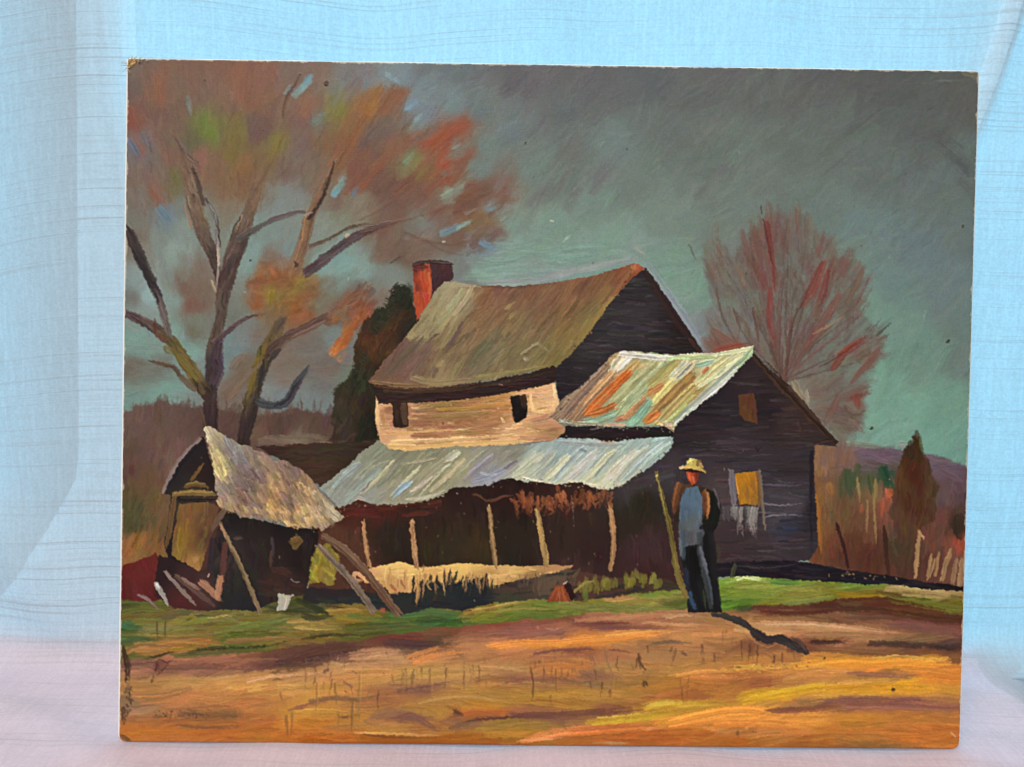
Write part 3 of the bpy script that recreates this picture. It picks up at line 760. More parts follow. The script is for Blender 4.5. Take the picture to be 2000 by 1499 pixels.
scatter(ced, cedm, 90, 26, 9, -86, 8, op=0.6, h=0.4, dry=0.2, jit=9, clip=False, label='painted_cedar')
for pts, w, c in [([(1633, 1019), (1640, 1040), (1648, 1064), (1657, 1110)], 7, (54, 33, 27)), ([(1727, 1026), (1731, 1070), (1735, 1120)], 9, (60, 37, 32)), ([(1797, 1034), (1793, 1070), (1789, 1129)], 8, (172, 136, 94)), ([(1795, 1037), (1806, 1050)], 7, (176, 140, 100)),
                  ([(1820, 1080), (1812, 1131)], 8, (162, 128, 92)), ([(1835, 1077), (1828, 1125)], 6, (152, 118, 86)), ([(1859, 1070), (1850, 1100), (1840, 1132)], 9, (164, 130, 92)), ([(1850, 1090), (1842, 1132)], 10, (146, 112, 80)), ([(1870, 1090), (1862, 1138)], 10, (150, 116, 84)),
                  ([(1882, 1090), (1876, 1148)], 12, (160, 126, 92)), ([(1826, 1090), (1816, 1126)], 7, (140, 108, 78))]:
    S(pts, w, c, op=0.95, h=0.9, dry=0.15, tap=(0.6, 0.7), label={1633: 'painted_fence_post#1', 1727: 'painted_fence_post#2', 1797: 'painted_fence_post#3'}.get(pts[0][0]))

# ================= GROUND =========================================
gm = cmap(GRASS, ay=2.2, eps=6)
fm = cmap([(x, y, min(r * 1.07, 234), g * 1.085, b * 1.08) for x, y, r, g, b in FIELD], ay=3.0, eps=6)
ground = polymask([(220, 1170), (300, 1160), (420, 1180), (600, 1160), (800, 1165), (1100, 1160), (1200, 1145), (1330, 1150), (1400, 1130), (1450, 1122), (1560, 1128), (1700, 1135), (1800, 1145), (1900, 1150), (1900, 1480), (210, 1480)], 2, 2)
fill(ground, gm, 1, label='painted_grass')
field = polymask([(215, 1293), (260, 1288), (300, 1288), (350, 1272), (420, 1268), (500, 1272), (560, 1262), (620, 1256), (680, 1252), (740, 1240), (800, 1233), (850, 1226), (930, 1222), (990, 1210), (1050, 1210), (1100, 1202), (1200, 1196),
                  (1330, 1192), (1420, 1192), (1470, 1182), (1530, 1186), (1600, 1176), (1640, 1170), (1720, 1170), (1780, 1182), (1850, 1196), (1900, 1204), (1900, 1490), (210, 1490)], 2, 3)
fill(field, fm, 1, label='painted_field')


def fang(x, y):
    if y < 1245 and x > 1450:
        return 5
    if x < 1100 and 1220 < y < 1330:
        return -6 + 4 * math.sin(x * 0.01)
    return -3 + 4 * math.sin(x * 0.006 + y * 0.02)


gmask = ground * (1 - field)
scatter(gmask, gm, 360, 66, 11, lambda x, y: -2 + 4 * math.sin(x * 0.012), 5, op=0.7, h=0.75, dry=0.2, jit=11, hue=6, bright=0.07, label='painted_grass')
scatter(gmask, gm, 200, 46, 5, lambda x, y: -2 + 4 * math.sin(x * 0.012), 6, op=0.6, h=0.8, dry=0.25, jit=12, hue=8, bright=0.1)
scatter(field, fm, 520, 90, 17, fang, 4, op=0.6, h=0.55, dry=0.22, jit=9, hue=3, bright=0.03, soft=2)
scatter(field, fm, 420, 70, 7, fang, 4, op=0.36, h=0.65, dry=0.3, jit=10, hue=4, bright=0.05, soft=1.6)

# ---- grass accents
for pts, w, c in [([(1420, 1136), (1470, 1128), (1520, 1140)], 10, (138, 158, 74)), ([(1432, 1130), (1450, 1124), (1476, 1131)], 6, (206, 208, 160)), ([(1430, 1150), (1500, 1150), (1570, 1142)], 12, (134, 146, 66)), ([(1420, 1165), (1470, 1160), (1560, 1165)], 12, (122, 138, 56)),
                  ([(1500, 1135), (1540, 1140), (1570, 1138)], 7, (84, 128, 64)), ([(1520, 1165), (1580, 1160), (1640, 1152)], 9, (136, 132, 64)), ([(1520, 1178), (1570, 1174), (1620, 1165)], 8, (128, 130, 70)), ([(1440, 1175), (1500, 1176)], 10, (96, 120, 46)),
                  ([(1630, 1158), (1690, 1162), (1730, 1160)], 10, (140, 112, 32)), ([(1640, 1145), (1700, 1140), (1740, 1146)], 7, (112, 138, 62)), ([(1735, 1152), (1780, 1150), (1840, 1158), (1890, 1158)], 9, (166, 142, 88)), ([(1745, 1147), (1800, 1150), (1880, 1162)], 4, (190, 164, 108)),
                  ([(1760, 1160), (1820, 1164), (1885, 1166)], 5, (176, 148, 94)), ([(1740, 1172), (1800, 1176), (1880, 1188)], 12, (106, 108, 46)), ([(1640, 1172), (1720, 1168), (1790, 1180), (1860, 1194)], 6, (92, 48, 28)), ([(1250, 1165), (1300, 1158), (1330, 1150)], 10, (112, 132, 62)),
                  ([(1190, 1172), (1240, 1166)], 5, (190, 146, 92)), ([(1040, 1178), (1100, 1186), (1200, 1180), (1320, 1182)], 9, (124, 122, 62)), ([(1020, 1200), (1080, 1196), (1160, 1190)], 8, (92, 104, 44)), ([(910, 1195), (960, 1188), (1000, 1178), (1040, 1172)], 5, (176, 144, 82)),
                  ([(960, 1196), (1010, 1188), (1060, 1190)], 6, (146, 136, 72)), ([(780, 1205), (840, 1198), (900, 1204)], 9, (74, 104, 58)), ([(800, 1212), (870, 1212), (910, 1206)], 6, (50, 70, 46)), ([(680, 1200), (740, 1210), (800, 1204)], 8, (92, 110, 58)),
                  ([(640, 1195), (690, 1190), (720, 1192)], 12, (148, 118, 58)), ([(560, 1215), (600, 1212), (640, 1222)], 8, (178, 142, 80)), ([(575, 1225), (620, 1230), (660, 1228)], 4, (196, 160, 100)), ([(330, 1212), (360, 1204), (400, 1206)], 6, (138, 124, 58)),
                  ([(360, 1206), (370, 1200), (378, 1206), (366, 1212)], 4, (132, 116, 44)), ([(410, 1206), (440, 1202), (460, 1202)], 2.5, (184, 162, 96)), ([(236, 1222), (262, 1216)], 12, (62, 102, 66)), ([(280, 1228), (350, 1226), (420, 1232)], 8, (126, 120, 74)),
                  ([(280, 1240), (340, 1242), (420, 1236)], 6, (138, 126, 68)), ([(235, 1253), (270, 1250), (300, 1254)], 10, (72, 96, 54)), ([(290, 1256), (350, 1252), (420, 1260)], 6, (176, 128, 72)), ([(440, 1252), (500, 1250), (560, 1246)], 9, (150, 104, 70)),
                  ([(365, 1276), (400, 1268), (450, 1266), (500, 1264), (560, 1252)], 8, (36, 38, 26)), ([(370, 1273), (410, 1264), (460, 1262)], 5, (52, 60, 34)), ([(340, 1280), (400, 1276), (460, 1272), (530, 1268)], 8, (76, 84, 46)), ([(285, 1284), (310, 1278), (340, 1270)], 4, (48, 50, 36)),
                  ([(235, 1276), (270, 1262), (320, 1266)], 9, (158, 108, 68)), ([(235, 1288), (260, 1282), (300, 1286)], 8, (96, 92, 48)), ([(600, 1246), (640, 1240), (700, 1240)], 7, (66, 58, 34)), ([(1470, 1184), (1440, 1190), (1420, 1188)], 10, (62, 74, 50)),
                  ([(580, 1200), (610, 1208), (640, 1204)], 10, (52, 56, 34)), ([(700, 1232), (760, 1228), (820, 1222)], 9, (84, 92, 46)), ([(500, 1180), (560, 1192), (640, 1196)], 8, (50, 56, 38))]:
    M(pts, w, c, op=0.72, h=0.9, dry=0.3, label='painted_grass')
# ---- field accents
for pts, w, c in [([(800, 1290), (840, 1276), (890, 1268), (915, 1270)], 20, (226, 148, 80)), ([(810, 1296), (860, 1284), (900, 1278)], 9, (214, 140, 80)), ([(960, 1262), (1010, 1254), (1080, 1254), (1180, 1244), (1300, 1232)], 13, (226, 146, 70)),
                  ([(1020, 1262), (1090, 1260), (1160, 1254), (1260, 1242)], 8, (220, 140, 66)), ([(1180, 1240), (1260, 1232), (1320, 1234)], 7, (228, 158, 84)), ([(1022, 1446), (1070, 1434), (1120, 1426), (1180, 1422)], 14, (232, 140, 82)), ([(1026, 1448), (1060, 1442), (1110, 1440)], 6, (238, 158, 104)),
                  ([(1110, 1430), (1180, 1424), (1240, 1420), (1310, 1412)], 17, (222, 126, 66)), ([(1150, 1412), (1200, 1406), (1260, 1400), (1320, 1390)], 12, (196, 156, 48)), ([(1160, 1404), (1230, 1397), (1310, 1384)], 5, (214, 180, 72)), ([(1256, 1382), (1290, 1374), (1340, 1374), (1400, 1376)], 15, (204, 164, 58)),
                  ([(1265, 1376), (1320, 1372), (1370, 1374)], 6, (222, 188, 84)), ([(1330, 1384), (1390, 1380), (1450, 1374)], 8, (176, 140, 54)), ([(1300, 1412), (1380, 1394), (1450, 1386), (1530, 1396)], 18, (226, 150, 66)), ([(1310, 1420), (1400, 1406), (1500, 1406), (1600, 1412)], 14, (216, 138, 62)),
                  ([(1400, 1416), (1480, 1416), (1560, 1424)], 8, (206, 128, 60)), ([(1325, 1318), (1370, 1310), (1430, 1308), (1500, 1304)], 10, (222, 150, 76)), ([(1340, 1322), (1420, 1322), (1500, 1320)], 8, (206, 132, 70)), ([(1430, 1302), (1520, 1300), (1600, 1292)], 7, (204, 156, 70)),
                  ([(1560, 1300), (1640, 1290), (1720, 1290), (1800, 1286)], 14, (230, 158, 64)), ([(1620, 1300), (1720, 1300), (1840, 1300)], 12, (226, 146, 60)), ([(1600, 1310), (1660, 1312), (1770, 1324)], 5, (232, 160, 100)), ([(1760, 1306), (1830, 1312), (1880, 1320)], 12, (206, 128, 56)),
                  ([(1660, 1316), (1720, 1318), (1780, 1322)], 7, (120, 82, 60)), ([(1640, 1332), (1720, 1330), (1800, 1334)], 7, (216, 160, 84)), ([(1450, 1372), (1490, 1362), (1560, 1348), (1640, 1340)], 12, (208, 158, 42)), ([(1470, 1362), (1540, 1346), (1620, 1334)], 5, (222, 176, 60)),
                  ([(1620, 1348), (1720, 1342), (1820, 1344), (1880, 1352)], 14, (206, 148, 46)), ([(1600, 1358), (1680, 1358), (1760, 1356)], 7, (220, 166, 72)), ([(1590, 1374), (1660, 1366), (1740, 1368), (1850, 1374)], 15, (126, 82, 70)), ([(1500, 1388), (1560, 1386), (1640, 1378)], 9, (112, 72, 56)),
                  ([(1650, 1378), (1740, 1378), (1870, 1386)], 8, (134, 86, 72)), ([(1560, 1372), (1590, 1370)], 9, (142, 104, 64)), ([(1480, 1216), (1560, 1218), (1620, 1222), (1700, 1230), (1740, 1234)], 13, (186, 140, 100)), ([(1490, 1218), (1590, 1220), (1700, 1230)], 3.5, (222, 178, 134)),
                  ([(1560, 1238), (1660, 1238), (1760, 1246)], 12, (170, 122, 84)), ([(1590, 1252), (1640, 1252), (1660, 1254)], 6, (48, 34, 32)), ([(1700, 1256), (1770, 1258), (1830, 1262), (1880, 1264)], 9, (66, 48, 44)), ([(1820, 1262), (1860, 1268), (1886, 1272)], 7, (56, 42, 40)),
                  ([(1600, 1266), (1680, 1272), (1760, 1276)], 10, (118, 82, 58)), ([(1480, 1196), (1540, 1198), (1600, 1196), (1660, 1188)], 7, (84, 44, 32)), ([(1470, 1188), (1540, 1184), (1580, 1188)], 8, (92, 56, 44)), ([(1640, 1186), (1720, 1190), (1820, 1204), (1884, 1210)], 12, (76, 46, 34)),
                  ([(1680, 1178), (1760, 1182), (1840, 1194)], 8, (88, 46, 32)), ([(1660, 1204), (1740, 1206), (1800, 1212)], 8, (96, 76, 58)), ([(1740, 1220), (1820, 1226), (1884, 1236)], 12, (124, 82, 72)), ([(1130, 1212), (1200, 1206), (1290, 1206)], 8, (178, 128, 90)),
                  ([(1300, 1206), (1340, 1200), (1355, 1204)], 6, (204, 158, 110)), ([(1130, 1216), (1200, 1216), (1260, 1216)], 5, (116, 66, 58)), ([(1140, 1226), (1220, 1224), (1300, 1226)], 7, (122, 76, 68)), ([(1250, 1214), (1300, 1218), (1370, 1220)], 5, (196, 146, 104)),
                  ([(1060, 1228), (1082, 1230), (1100, 1226)], 3, (176, 124, 92)), ([(1048, 1222), (1052, 1228)], 4, (190, 140, 104)), ([(1040, 1276), (1080, 1270), (1140, 1268), (1200, 1270)], 6, (112, 74, 64)), ([(1190, 1268), (1220, 1272), (1240, 1276)], 4, (102, 72, 62)),
                  ([(1270, 1258), (1310, 1254), (1340, 1258)], 6, (122, 92, 70)), ([(770, 1349), (830, 1342), (880, 1332)], 10, (118, 82, 68)), ([(600, 1370), (650, 1362), (700, 1366), (760, 1352)], 7, (128, 92, 66)), ([(570, 1384), (600, 1376), (640, 1368)], 7, (126, 84, 68)),
                  ([(660, 1402), (700, 1396)], 5, (104, 68, 56)), ([(772, 1402), (800, 1396), (830, 1412), (860, 1426)], 11, (126, 86, 72)), ([(870, 1424), (920, 1410), (980, 1406)], 9, (118, 86, 68)), ([(920, 1406), (980, 1400), (1060, 1394), (1130, 1388)], 7, (92, 62, 54)),
                  ([(1000, 1398), (1080, 1396), (1200, 1388), (1250, 1382)], 12, (118, 76, 62)), ([(900, 1392), (960, 1390), (1010, 1386)], 13, (174, 100, 50)), ([(882, 1388), (900, 1396)], 8, (84, 58, 46)), ([(1000, 1326), (1040, 1328)], 10, (128, 84, 66)),
                  ([(560, 1320), (580, 1314)], 4, (112, 82, 66)), ([(630, 1310), (642, 1306)], 5, (104, 80, 68)), ([(470, 1332), (520, 1322), (560, 1318), (620, 1314)], 5, (206, 160, 108)), ([(404, 1328), (430, 1324), (470, 1318)], 6, (196, 146, 96)), ([(480, 1350), (520, 1344)], 5, (206, 158, 82)),
                  ([(570, 1392), (620, 1388), (690, 1394)], 7, (190, 140, 66)), ([(530, 1296), (580, 1290), (640, 1282), (720, 1270)], 10, (66, 48, 46)), ([(560, 1290), (600, 1276), (650, 1264), (720, 1262)], 10, (78, 52, 48)), ([(400, 1290), (470, 1286), (540, 1286)], 6, (156, 104, 84)),
                  ([(300, 1304), (400, 1302), (500, 1304)], 10, (118, 78, 68)), ([(236, 1300), (300, 1292), (360, 1288)], 5, (92, 60, 58)), ([(640, 1420), (720, 1418), (800, 1424)], 8, (172, 126, 70)), ([(680, 1430), (760, 1432), (850, 1436)], 4, (206, 160, 96)),
                  ([(700, 1434), (780, 1440), (840, 1440)], 4, (112, 76, 44)), ([(700, 1448), (900, 1450), (1100, 1454)], 9, (146, 84, 30)), ([(236, 1430), (300, 1424), (420, 1428)], 14, (172, 102, 46)), ([(330, 1416), (400, 1420), (460, 1418)], 5, (118, 82, 54)),
                  ([(1180, 1444), (1260, 1444), (1320, 1440)], 9, (158, 90, 42)), ([(1170, 1452), (1200, 1450), (1230, 1452)], 6, (176, 142, 100)), ([(1250, 1424), (1300, 1420)], 5, (230, 148, 90)), ([(1020, 1284), (1080, 1284), (1140, 1280)], 6, (162, 110, 72)),
                  ([(780, 1312), (860, 1308), (940, 1306)], 6, (188, 146, 92)), ([(930, 1300), (980, 1304), (1040, 1312)], 5, (180, 138, 90)), ([(820, 1372), (880, 1360), (940, 1362), (1000, 1376)], 8, (176, 136, 78)), ([(1700, 1286), (1760, 1280), (1800, 1284), (1840, 1290)], 4, (206, 168, 86))]:
    M(pts, w * 1.1, c, op=0.68, h=0.85, dry=0.32)
# thin scratched stems drawn down through the wet field paint
for k in range(70):
    x = rng.choice([rng.uniform(590, 780), rng.uniform(780, 960), rng.uniform(1020, 1130), rng.uniform(1130, 1420), rng.uniform(1400, 1560)])
    y = 1320 + rng.normal(0, 26) - (x > 1380) * 40
    L = rng.uniform(14, 50)
    c = rng.choice([0, 1, 2], p=[0.5, 0.3, 0.2])
    S([(x, y - L / 2), (x + rng.normal(0, 3), y), (x + rng.normal(0, 4), y + L / 2)], rng.uniform(2.2, 4.5), [(124, 90, 60), (190, 142, 82), (92, 64, 46)][c], op=0.5, h=0.7, dry=0.4, tap=(0.6, 0.25), soft=1.4)
for pts, w, c in [([(1246, 1275), (1250, 1300), (1258, 1320)], 6, (62, 44, 34)), ([(1258, 1330), (1262, 1346)], 9, (54, 38, 30)), ([(1240, 1305), (1246, 1280)], 4, (90, 64, 46)), ([(1252, 1298), (1262, 1310)], 3, (50, 36, 30)), ([(1370, 1258), (1374, 1300)], 6, (82, 56, 42)), ([(1395, 1275), (1396, 1300)], 4, (96, 66, 46)),
                  ([(1448, 1250), (1450, 1290)], 5, (92, 60, 46)), ([(1466, 1256), (1468, 1290)], 6, (88, 58, 44)), ([(1480, 1258), (1479, 1295)], 4, (84, 54, 42)), ([(1512, 1280), (1510, 1298)], 3.5, (74, 50, 38)), ([(1527, 1272), (1528, 1298)], 3.5, (78, 52, 38)), ([(1153, 1280), (1160, 1300), (1176, 1318)], 9, (116, 84, 72)),
                  ([(1130, 1310), (1160, 1322), (1190, 1328)], 9, (118, 86, 70)), ([(1150, 1330), (1156, 1350)], 5, (96, 70, 48)), ([(1176, 1330), (1172, 1366)], 4, (70, 50, 36)), ([(1190, 1345), (1192, 1370)], 5, (104, 76, 50)), ([(1182, 1270), (1190, 1300), (1200, 1320)], 7, (128, 96, 70)), ([(1034, 1300), (1040, 1330), (1038, 1370)], 5, (94, 68, 44)),
                  ([(1062, 1300), (1060, 1330)], 4, (120, 88, 58)), ([(1084, 1305), (1086, 1360)], 4, (110, 80, 50)), ([(786, 1312), (782, 1360)], 7, (140, 104, 66)), ([(806, 1305), (800, 1362)], 6, (128, 94, 62)), ([(838, 1305), (836, 1352)], 4.5, (108, 78, 52)), ([(870, 1303), (866, 1350)], 4.5, (112, 82, 56)), ([(905, 1308), (904, 1352)], 4, (120, 90, 58)),
                  ([(922, 1296), (923, 1330)], 3.5, (116, 86, 58)), ([(934, 1298), (936, 1340)], 3.5, (112, 84, 54)), ([(617, 1332), (614, 1412)], 5, (146, 112, 66)), ([(651, 1332), (658, 1400), (657, 1430)], 5, (126, 94, 58)), ([(686, 1370), (684, 1430)], 6, (130, 98, 60)), ([(700, 1310), (698, 1430)], 5, (150, 114, 66)),
                  ([(668, 1330), (684, 1340), (688, 1362)], 5, (122, 84, 72)), ([(670, 1348), (682, 1356)], 5, (116, 78, 70)), ([(686, 1308), (696, 1318)], 5, (118, 82, 70)), ([(556, 1395), (558, 1444)], 8, (142, 96, 56)), ([(568, 1390), (566, 1444)], 4, (116, 82, 56)), ([(545, 1350), (548, 1370)], 4, (138, 98, 62)),
                  ([(1440, 1426), (1442, 1440)], 7, (104, 76, 50)), ([(1470, 1430), (1480, 1430)], 5, (124, 88, 54)), ([(1330, 1340), (1336, 1380)], 4, (120, 82, 46)), ([(1345, 1322), (1342, 1365)], 4, (128, 88, 50)), ([(1320, 1265), (1310, 1300)], 7, (128, 92, 62)), ([(1312, 1262), (1308, 1275)], 4, (84, 62, 46)), ([(1330, 1272), (1342, 1280)], 6, (98, 72, 58)),
                  ([(1264, 1260), (1266, 1282)], 4, (86, 60, 44)), ([(302, 1212), (304, 1250)], 3, (64, 54, 40)), ([(320, 1210), (318, 1252)], 3, (64, 54, 40)), ([(299, 1310), (308, 1290), (322, 1296), (300, 1320)], 8, (66, 38, 32)), ([(291, 1334), (298, 1312)], 4, (72, 46, 36)), ([(322, 1296), (331, 1286)], 4, (84, 50, 38))]:
    S(pts, w, c, op=0.66, h=0.7, dry=0.35, tap=(0.6, 0.4), soft=1.5)
    S(np.array(pts, float) + [w * 0.6, 0], 2, np.minimum(np.array(c) * 1.55, 225), op=0.4, h=0.8, dry=0.4)
# dotted rough top edges of thick yellow strokes
for k in range(70):
    x = rng.uniform(1400, 1600)
    y = 1308 - (x - 1400) * 0.05 + rng.normal(0, 5)
    S([(x, y), (x + rng.uniform(2, 12), y + rng.normal(0, 1.5))], rng.uniform(1.8, 3.4), rng.choice([(214, 168, 78), (212, 152, 72), (200, 146, 70), (128, 88, 48)]), op=0.7, h=1.0, dry=0.2)
for k in range(36):
    x = rng.uniform(1765, 1860)
    y = 1283 + (x - 1765) * 0.06 + rng.normal(0, 2)
    S([(x, y), (x + rng.uniform(2, 8), y + 0.6)], 2.4, rng.choice([(206, 172, 92), (186, 146, 70)]), op=0.7, h=1.0, dry=0.2)
# rubbed dark signature, lower left (illegible)
for k in range(30):
    x = rng.uniform(285, 470)
    S([(x, 1394 + rng.normal(0, 5)), (x + rng.uniform(20, 60), 1394 + rng.normal(0, 4))], rng.uniform(3, 8), (112, 82, 58), op=0.4 * max(0.2, 1 - (x - 285) / 200), h=0.25, dry=0.4)
for k in range(34):
    x = 300 + 110 * rng.random() ** 1.2
    y = 1387 + rng.uniform(0, 13)
    if rng.random() < 0.6:
        p = [(x, y), (x + rng.normal(0, 2.5), y + rng.uniform(5, 11))]
    else:
        p = [(x, y), (x + rng.uniform(5, 12), y + rng.normal(0, 1.5))]
    S(p, rng.uniform(2.4, 4.2), (58, 47, 40), op=0.55, h=0.25, dry=0.5, tap=(0.9, 0.7), rag=0.7)
for k in range(16):
    x = rng.uniform(290, 400)
    S([(x, 1395 + rng.normal(0, 7)), (x + rng.uniform(20, 45), 1395 + rng.normal(0, 7))], rng.uniform(3, 6), rng.choice([(92, 70, 52), (134, 98, 66)]), op=0.4, h=0.25, dry=0.5)
# ================= TREE TRUNKS, LEFT ==============================
TR = 'painted_trunk'


def limb(poly, cols, ang, n):
    m = polymask(poly, 1.3, 2.4)
    cm = cmap(cols, eps=7)
    fill(m, cm, 0.95, label=TR, var=8)
    scatter(m, cm, n, 44, 6, ang, 5, op=0.5, h=0.6, dry=0.35, jit=14, hue=4, bright=0.14, soft=1.6, clip=True)
    scatter(m, cm, n // 2, 34, 3, ang, 6, op=0.55, h=0.7, dry=0.4, jit=14, hue=5, bright=0.26, clip=True)


for k in range(90):    # fine twigs dissolving into the leaves
    x, y = rng.uniform(260, 900), rng.uniform(180, 420)
    if (x - 430) ** 2 / 500 ** 2 + (y - 330) ** 2 / 230 ** 2 > 1:
        continue
    a = math.radians(crown_ang(x, y) + rng.normal(0, 12))
    L = rng.uniform(24, 80)
    S([(x, y), (x + math.cos(a) * L * 0.5 + rng.normal(0, 3), y + math.sin(a) * L * 0.5), (x + math.cos(a) * L, y + math.sin(a) * L)], rng.uniform(2.4, 5), rng.choice([(88, 68, 58), (104, 80, 66), (120, 88, 68)]), op=0.3, h=0.35, dry=0.4, tap=(0.8, 0.2), soft=2)
limb([(392, 838), (395, 750), (399, 683), (416, 615), (421, 559), (409, 521), (376, 446), (360, 385), (348, 322), (366, 320), (388, 385), (404, 435), (422, 500), (430, 528), (433, 500), (444, 465), (472, 413), (488, 366), (508, 366), (504, 394), (480, 473), (460, 533), (446, 585), (424, 670), (431, 709), (420, 758), (422, 838)],
     [(405, 800, 64, 47, 48), (405, 740, 62, 50, 50), (424, 712, 58, 49, 52), (412, 670, 84, 72, 60), (430, 600, 86, 73, 65), (436, 550, 72, 56, 53), (402, 480, 98, 84, 74), (375, 400, 114, 94, 78), (415, 490, 66, 54, 50), (455, 510, 76, 60, 57), (448, 480, 96, 80, 70), (470, 440, 106, 88, 75), (478, 470, 66, 50, 48), (497, 385, 114, 90, 72), (358, 335, 112, 90, 74)],
     lambda x, y: 98 if y > 570 else (74 if x < 428 else 110), 130)
limb([(458, 870), (468, 800), (482, 740), (497, 690), (512, 660), (535, 625), (558, 616), (548, 645), (532, 690), (516, 735), (502, 790), (484, 870)],
     [(470, 840, 56, 43, 43), (478, 790, 78, 66, 46), (490, 740, 112, 98, 54), (502, 700, 114, 100, 50), (510, 735, 50, 47, 50), (524, 690, 54, 48, 48), (520, 665, 98, 84, 54), (545, 630, 84, 72, 60), (495, 790, 50, 44, 46)],
     lambda x, y: 108 if y > 680 else 125, 80)
limb([(402, 792), (372, 750), (345, 707), (318, 668), (285, 640), (240, 617), (240, 600), (280, 618), (318, 640), (342, 660), (372, 702), (408, 757)],
     [(395, 775, 66, 52, 48), (375, 735, 108, 94, 56), (350, 690, 106, 94, 56), (325, 660, 92, 78, 54), (290, 635, 90, 74, 70), (255, 612, 86, 72, 72), (385, 765, 62, 50, 44)],
     lambda x, y: 52 if x > 320 else 30, 70)
limb([(243, 438), (258, 450), (276, 490), (301, 545), (320, 602), (336, 664), (320, 652), (306, 600), (289, 560), (262, 506), (241, 458)],
     [(255, 460, 66, 56, 54), (280, 510, 60, 54, 54), (300, 560, 58, 52, 54), (312, 600, 98, 88, 86), (320, 640, 104, 96, 92)],
     lambda x, y: 66, 60)
limb([(600, 412), (612, 416), (600, 460), (588, 505), (578, 532), (564, 528), (578, 480), (590, 430)],
     [(600, 420, 110, 86, 66), (590, 470, 124, 98, 76), (575, 520, 104, 80, 64), (604, 430, 76, 56, 48)], lambda x, y: 105, 30)
for pts, w, wp, c, lit in [
    ([(395, 400), (378, 340), (372, 325)], 9, [.6, 1, .5], (76, 60, 54), None),
    ([(424, 480), (420, 430), (408, 398), (398, 385)], 8, [1, .9, .7, .4], (66, 52, 48), None),
    ([(462, 468), (490, 450), (530, 428), (580, 412), (600, 412)], 14, [1, .9, .7, .5, .3], (88, 72, 72), None),
    ([(318, 668), (300, 650), (297, 620)], 10, [1, .8, .5], (96, 66, 54), None),
    ([(376, 760), (350, 735), (338, 718), (290, 704)], 12, [1, .8, .6, .3], (84, 66, 56), None),
    ([(520, 690), (560, 655), (620, 625), (680, 590), (702, 556)], 20, [1, .9, .8, .5, .4], (88, 66, 62), None),
    ([(418, 668), (450, 640), (480, 620), (510, 612)], 12, [1, .9, .6, .3], (86, 68, 64), None),
    ([(425, 665), (418, 700), (424, 720), (415, 745)], 18, [.7, 1, 1.1, .9], (66, 54, 56), None),
    ([(502, 784), (530, 792), (555, 785), (575, 750), (598, 716)], 19, [.8, .9, 1, .9, .4], (66, 60, 62), None),
    ([(570, 530), (590, 470), (604, 420), (625, 370), (652, 318)], 25, [.8, 1, .9, .6, .25], (116, 90, 68), None),
    ([(600, 428), (630, 380), (652, 315)], 7, [1, .9, .4], (64, 46, 42), None),
    ([(596, 532), (630, 505), (665, 478), (700, 456), (750, 436)], 20, [.9, 1, .9, .7, .4], (74, 56, 54), None),
    ([(600, 480), (640, 465), (680, 442), (715, 436), (735, 438)], 9, [1, .8, .6, .5, .3], (100, 80, 68), None),
        ([(548, 230), (556, 190), (572, 165), (583, 142)], 4.5, [.7, 1, .9, .5], (84, 64, 54), None),
    ([(385, 320), (360, 300), (340, 265)], 10, [1, .8, .3], (102, 86, 76), None),
]:
    S(pts, w, c, op=0.88, h=0.6, dry=0.06, wp=wp, jit=14, hue=3, label=TR, soft=2.2, rag=0.6)
    n = max(2, int(w / 5))
    P = np.array(pts, float)
    for k in range(n * 3):   # streaks of bark along the limb
        o = rng.uniform(-0.36, 0.36) * w
        i0 = rng.integers(0, len(P) - 1)
        seg = P[i0:i0 + rng.integers(2, 4)] + np.array([o * 0.9, o * 0.35])
        f = rng.choice([0.7, 0.8, 1.14, 1.26])
        S(seg, rng.uniform(2.6, 6), np.array(c) * f + rng.normal(0, 5, 3), op=0.5, h=0.6, dry=0.4, tap=(0.5, 0.3), soft=1.5)
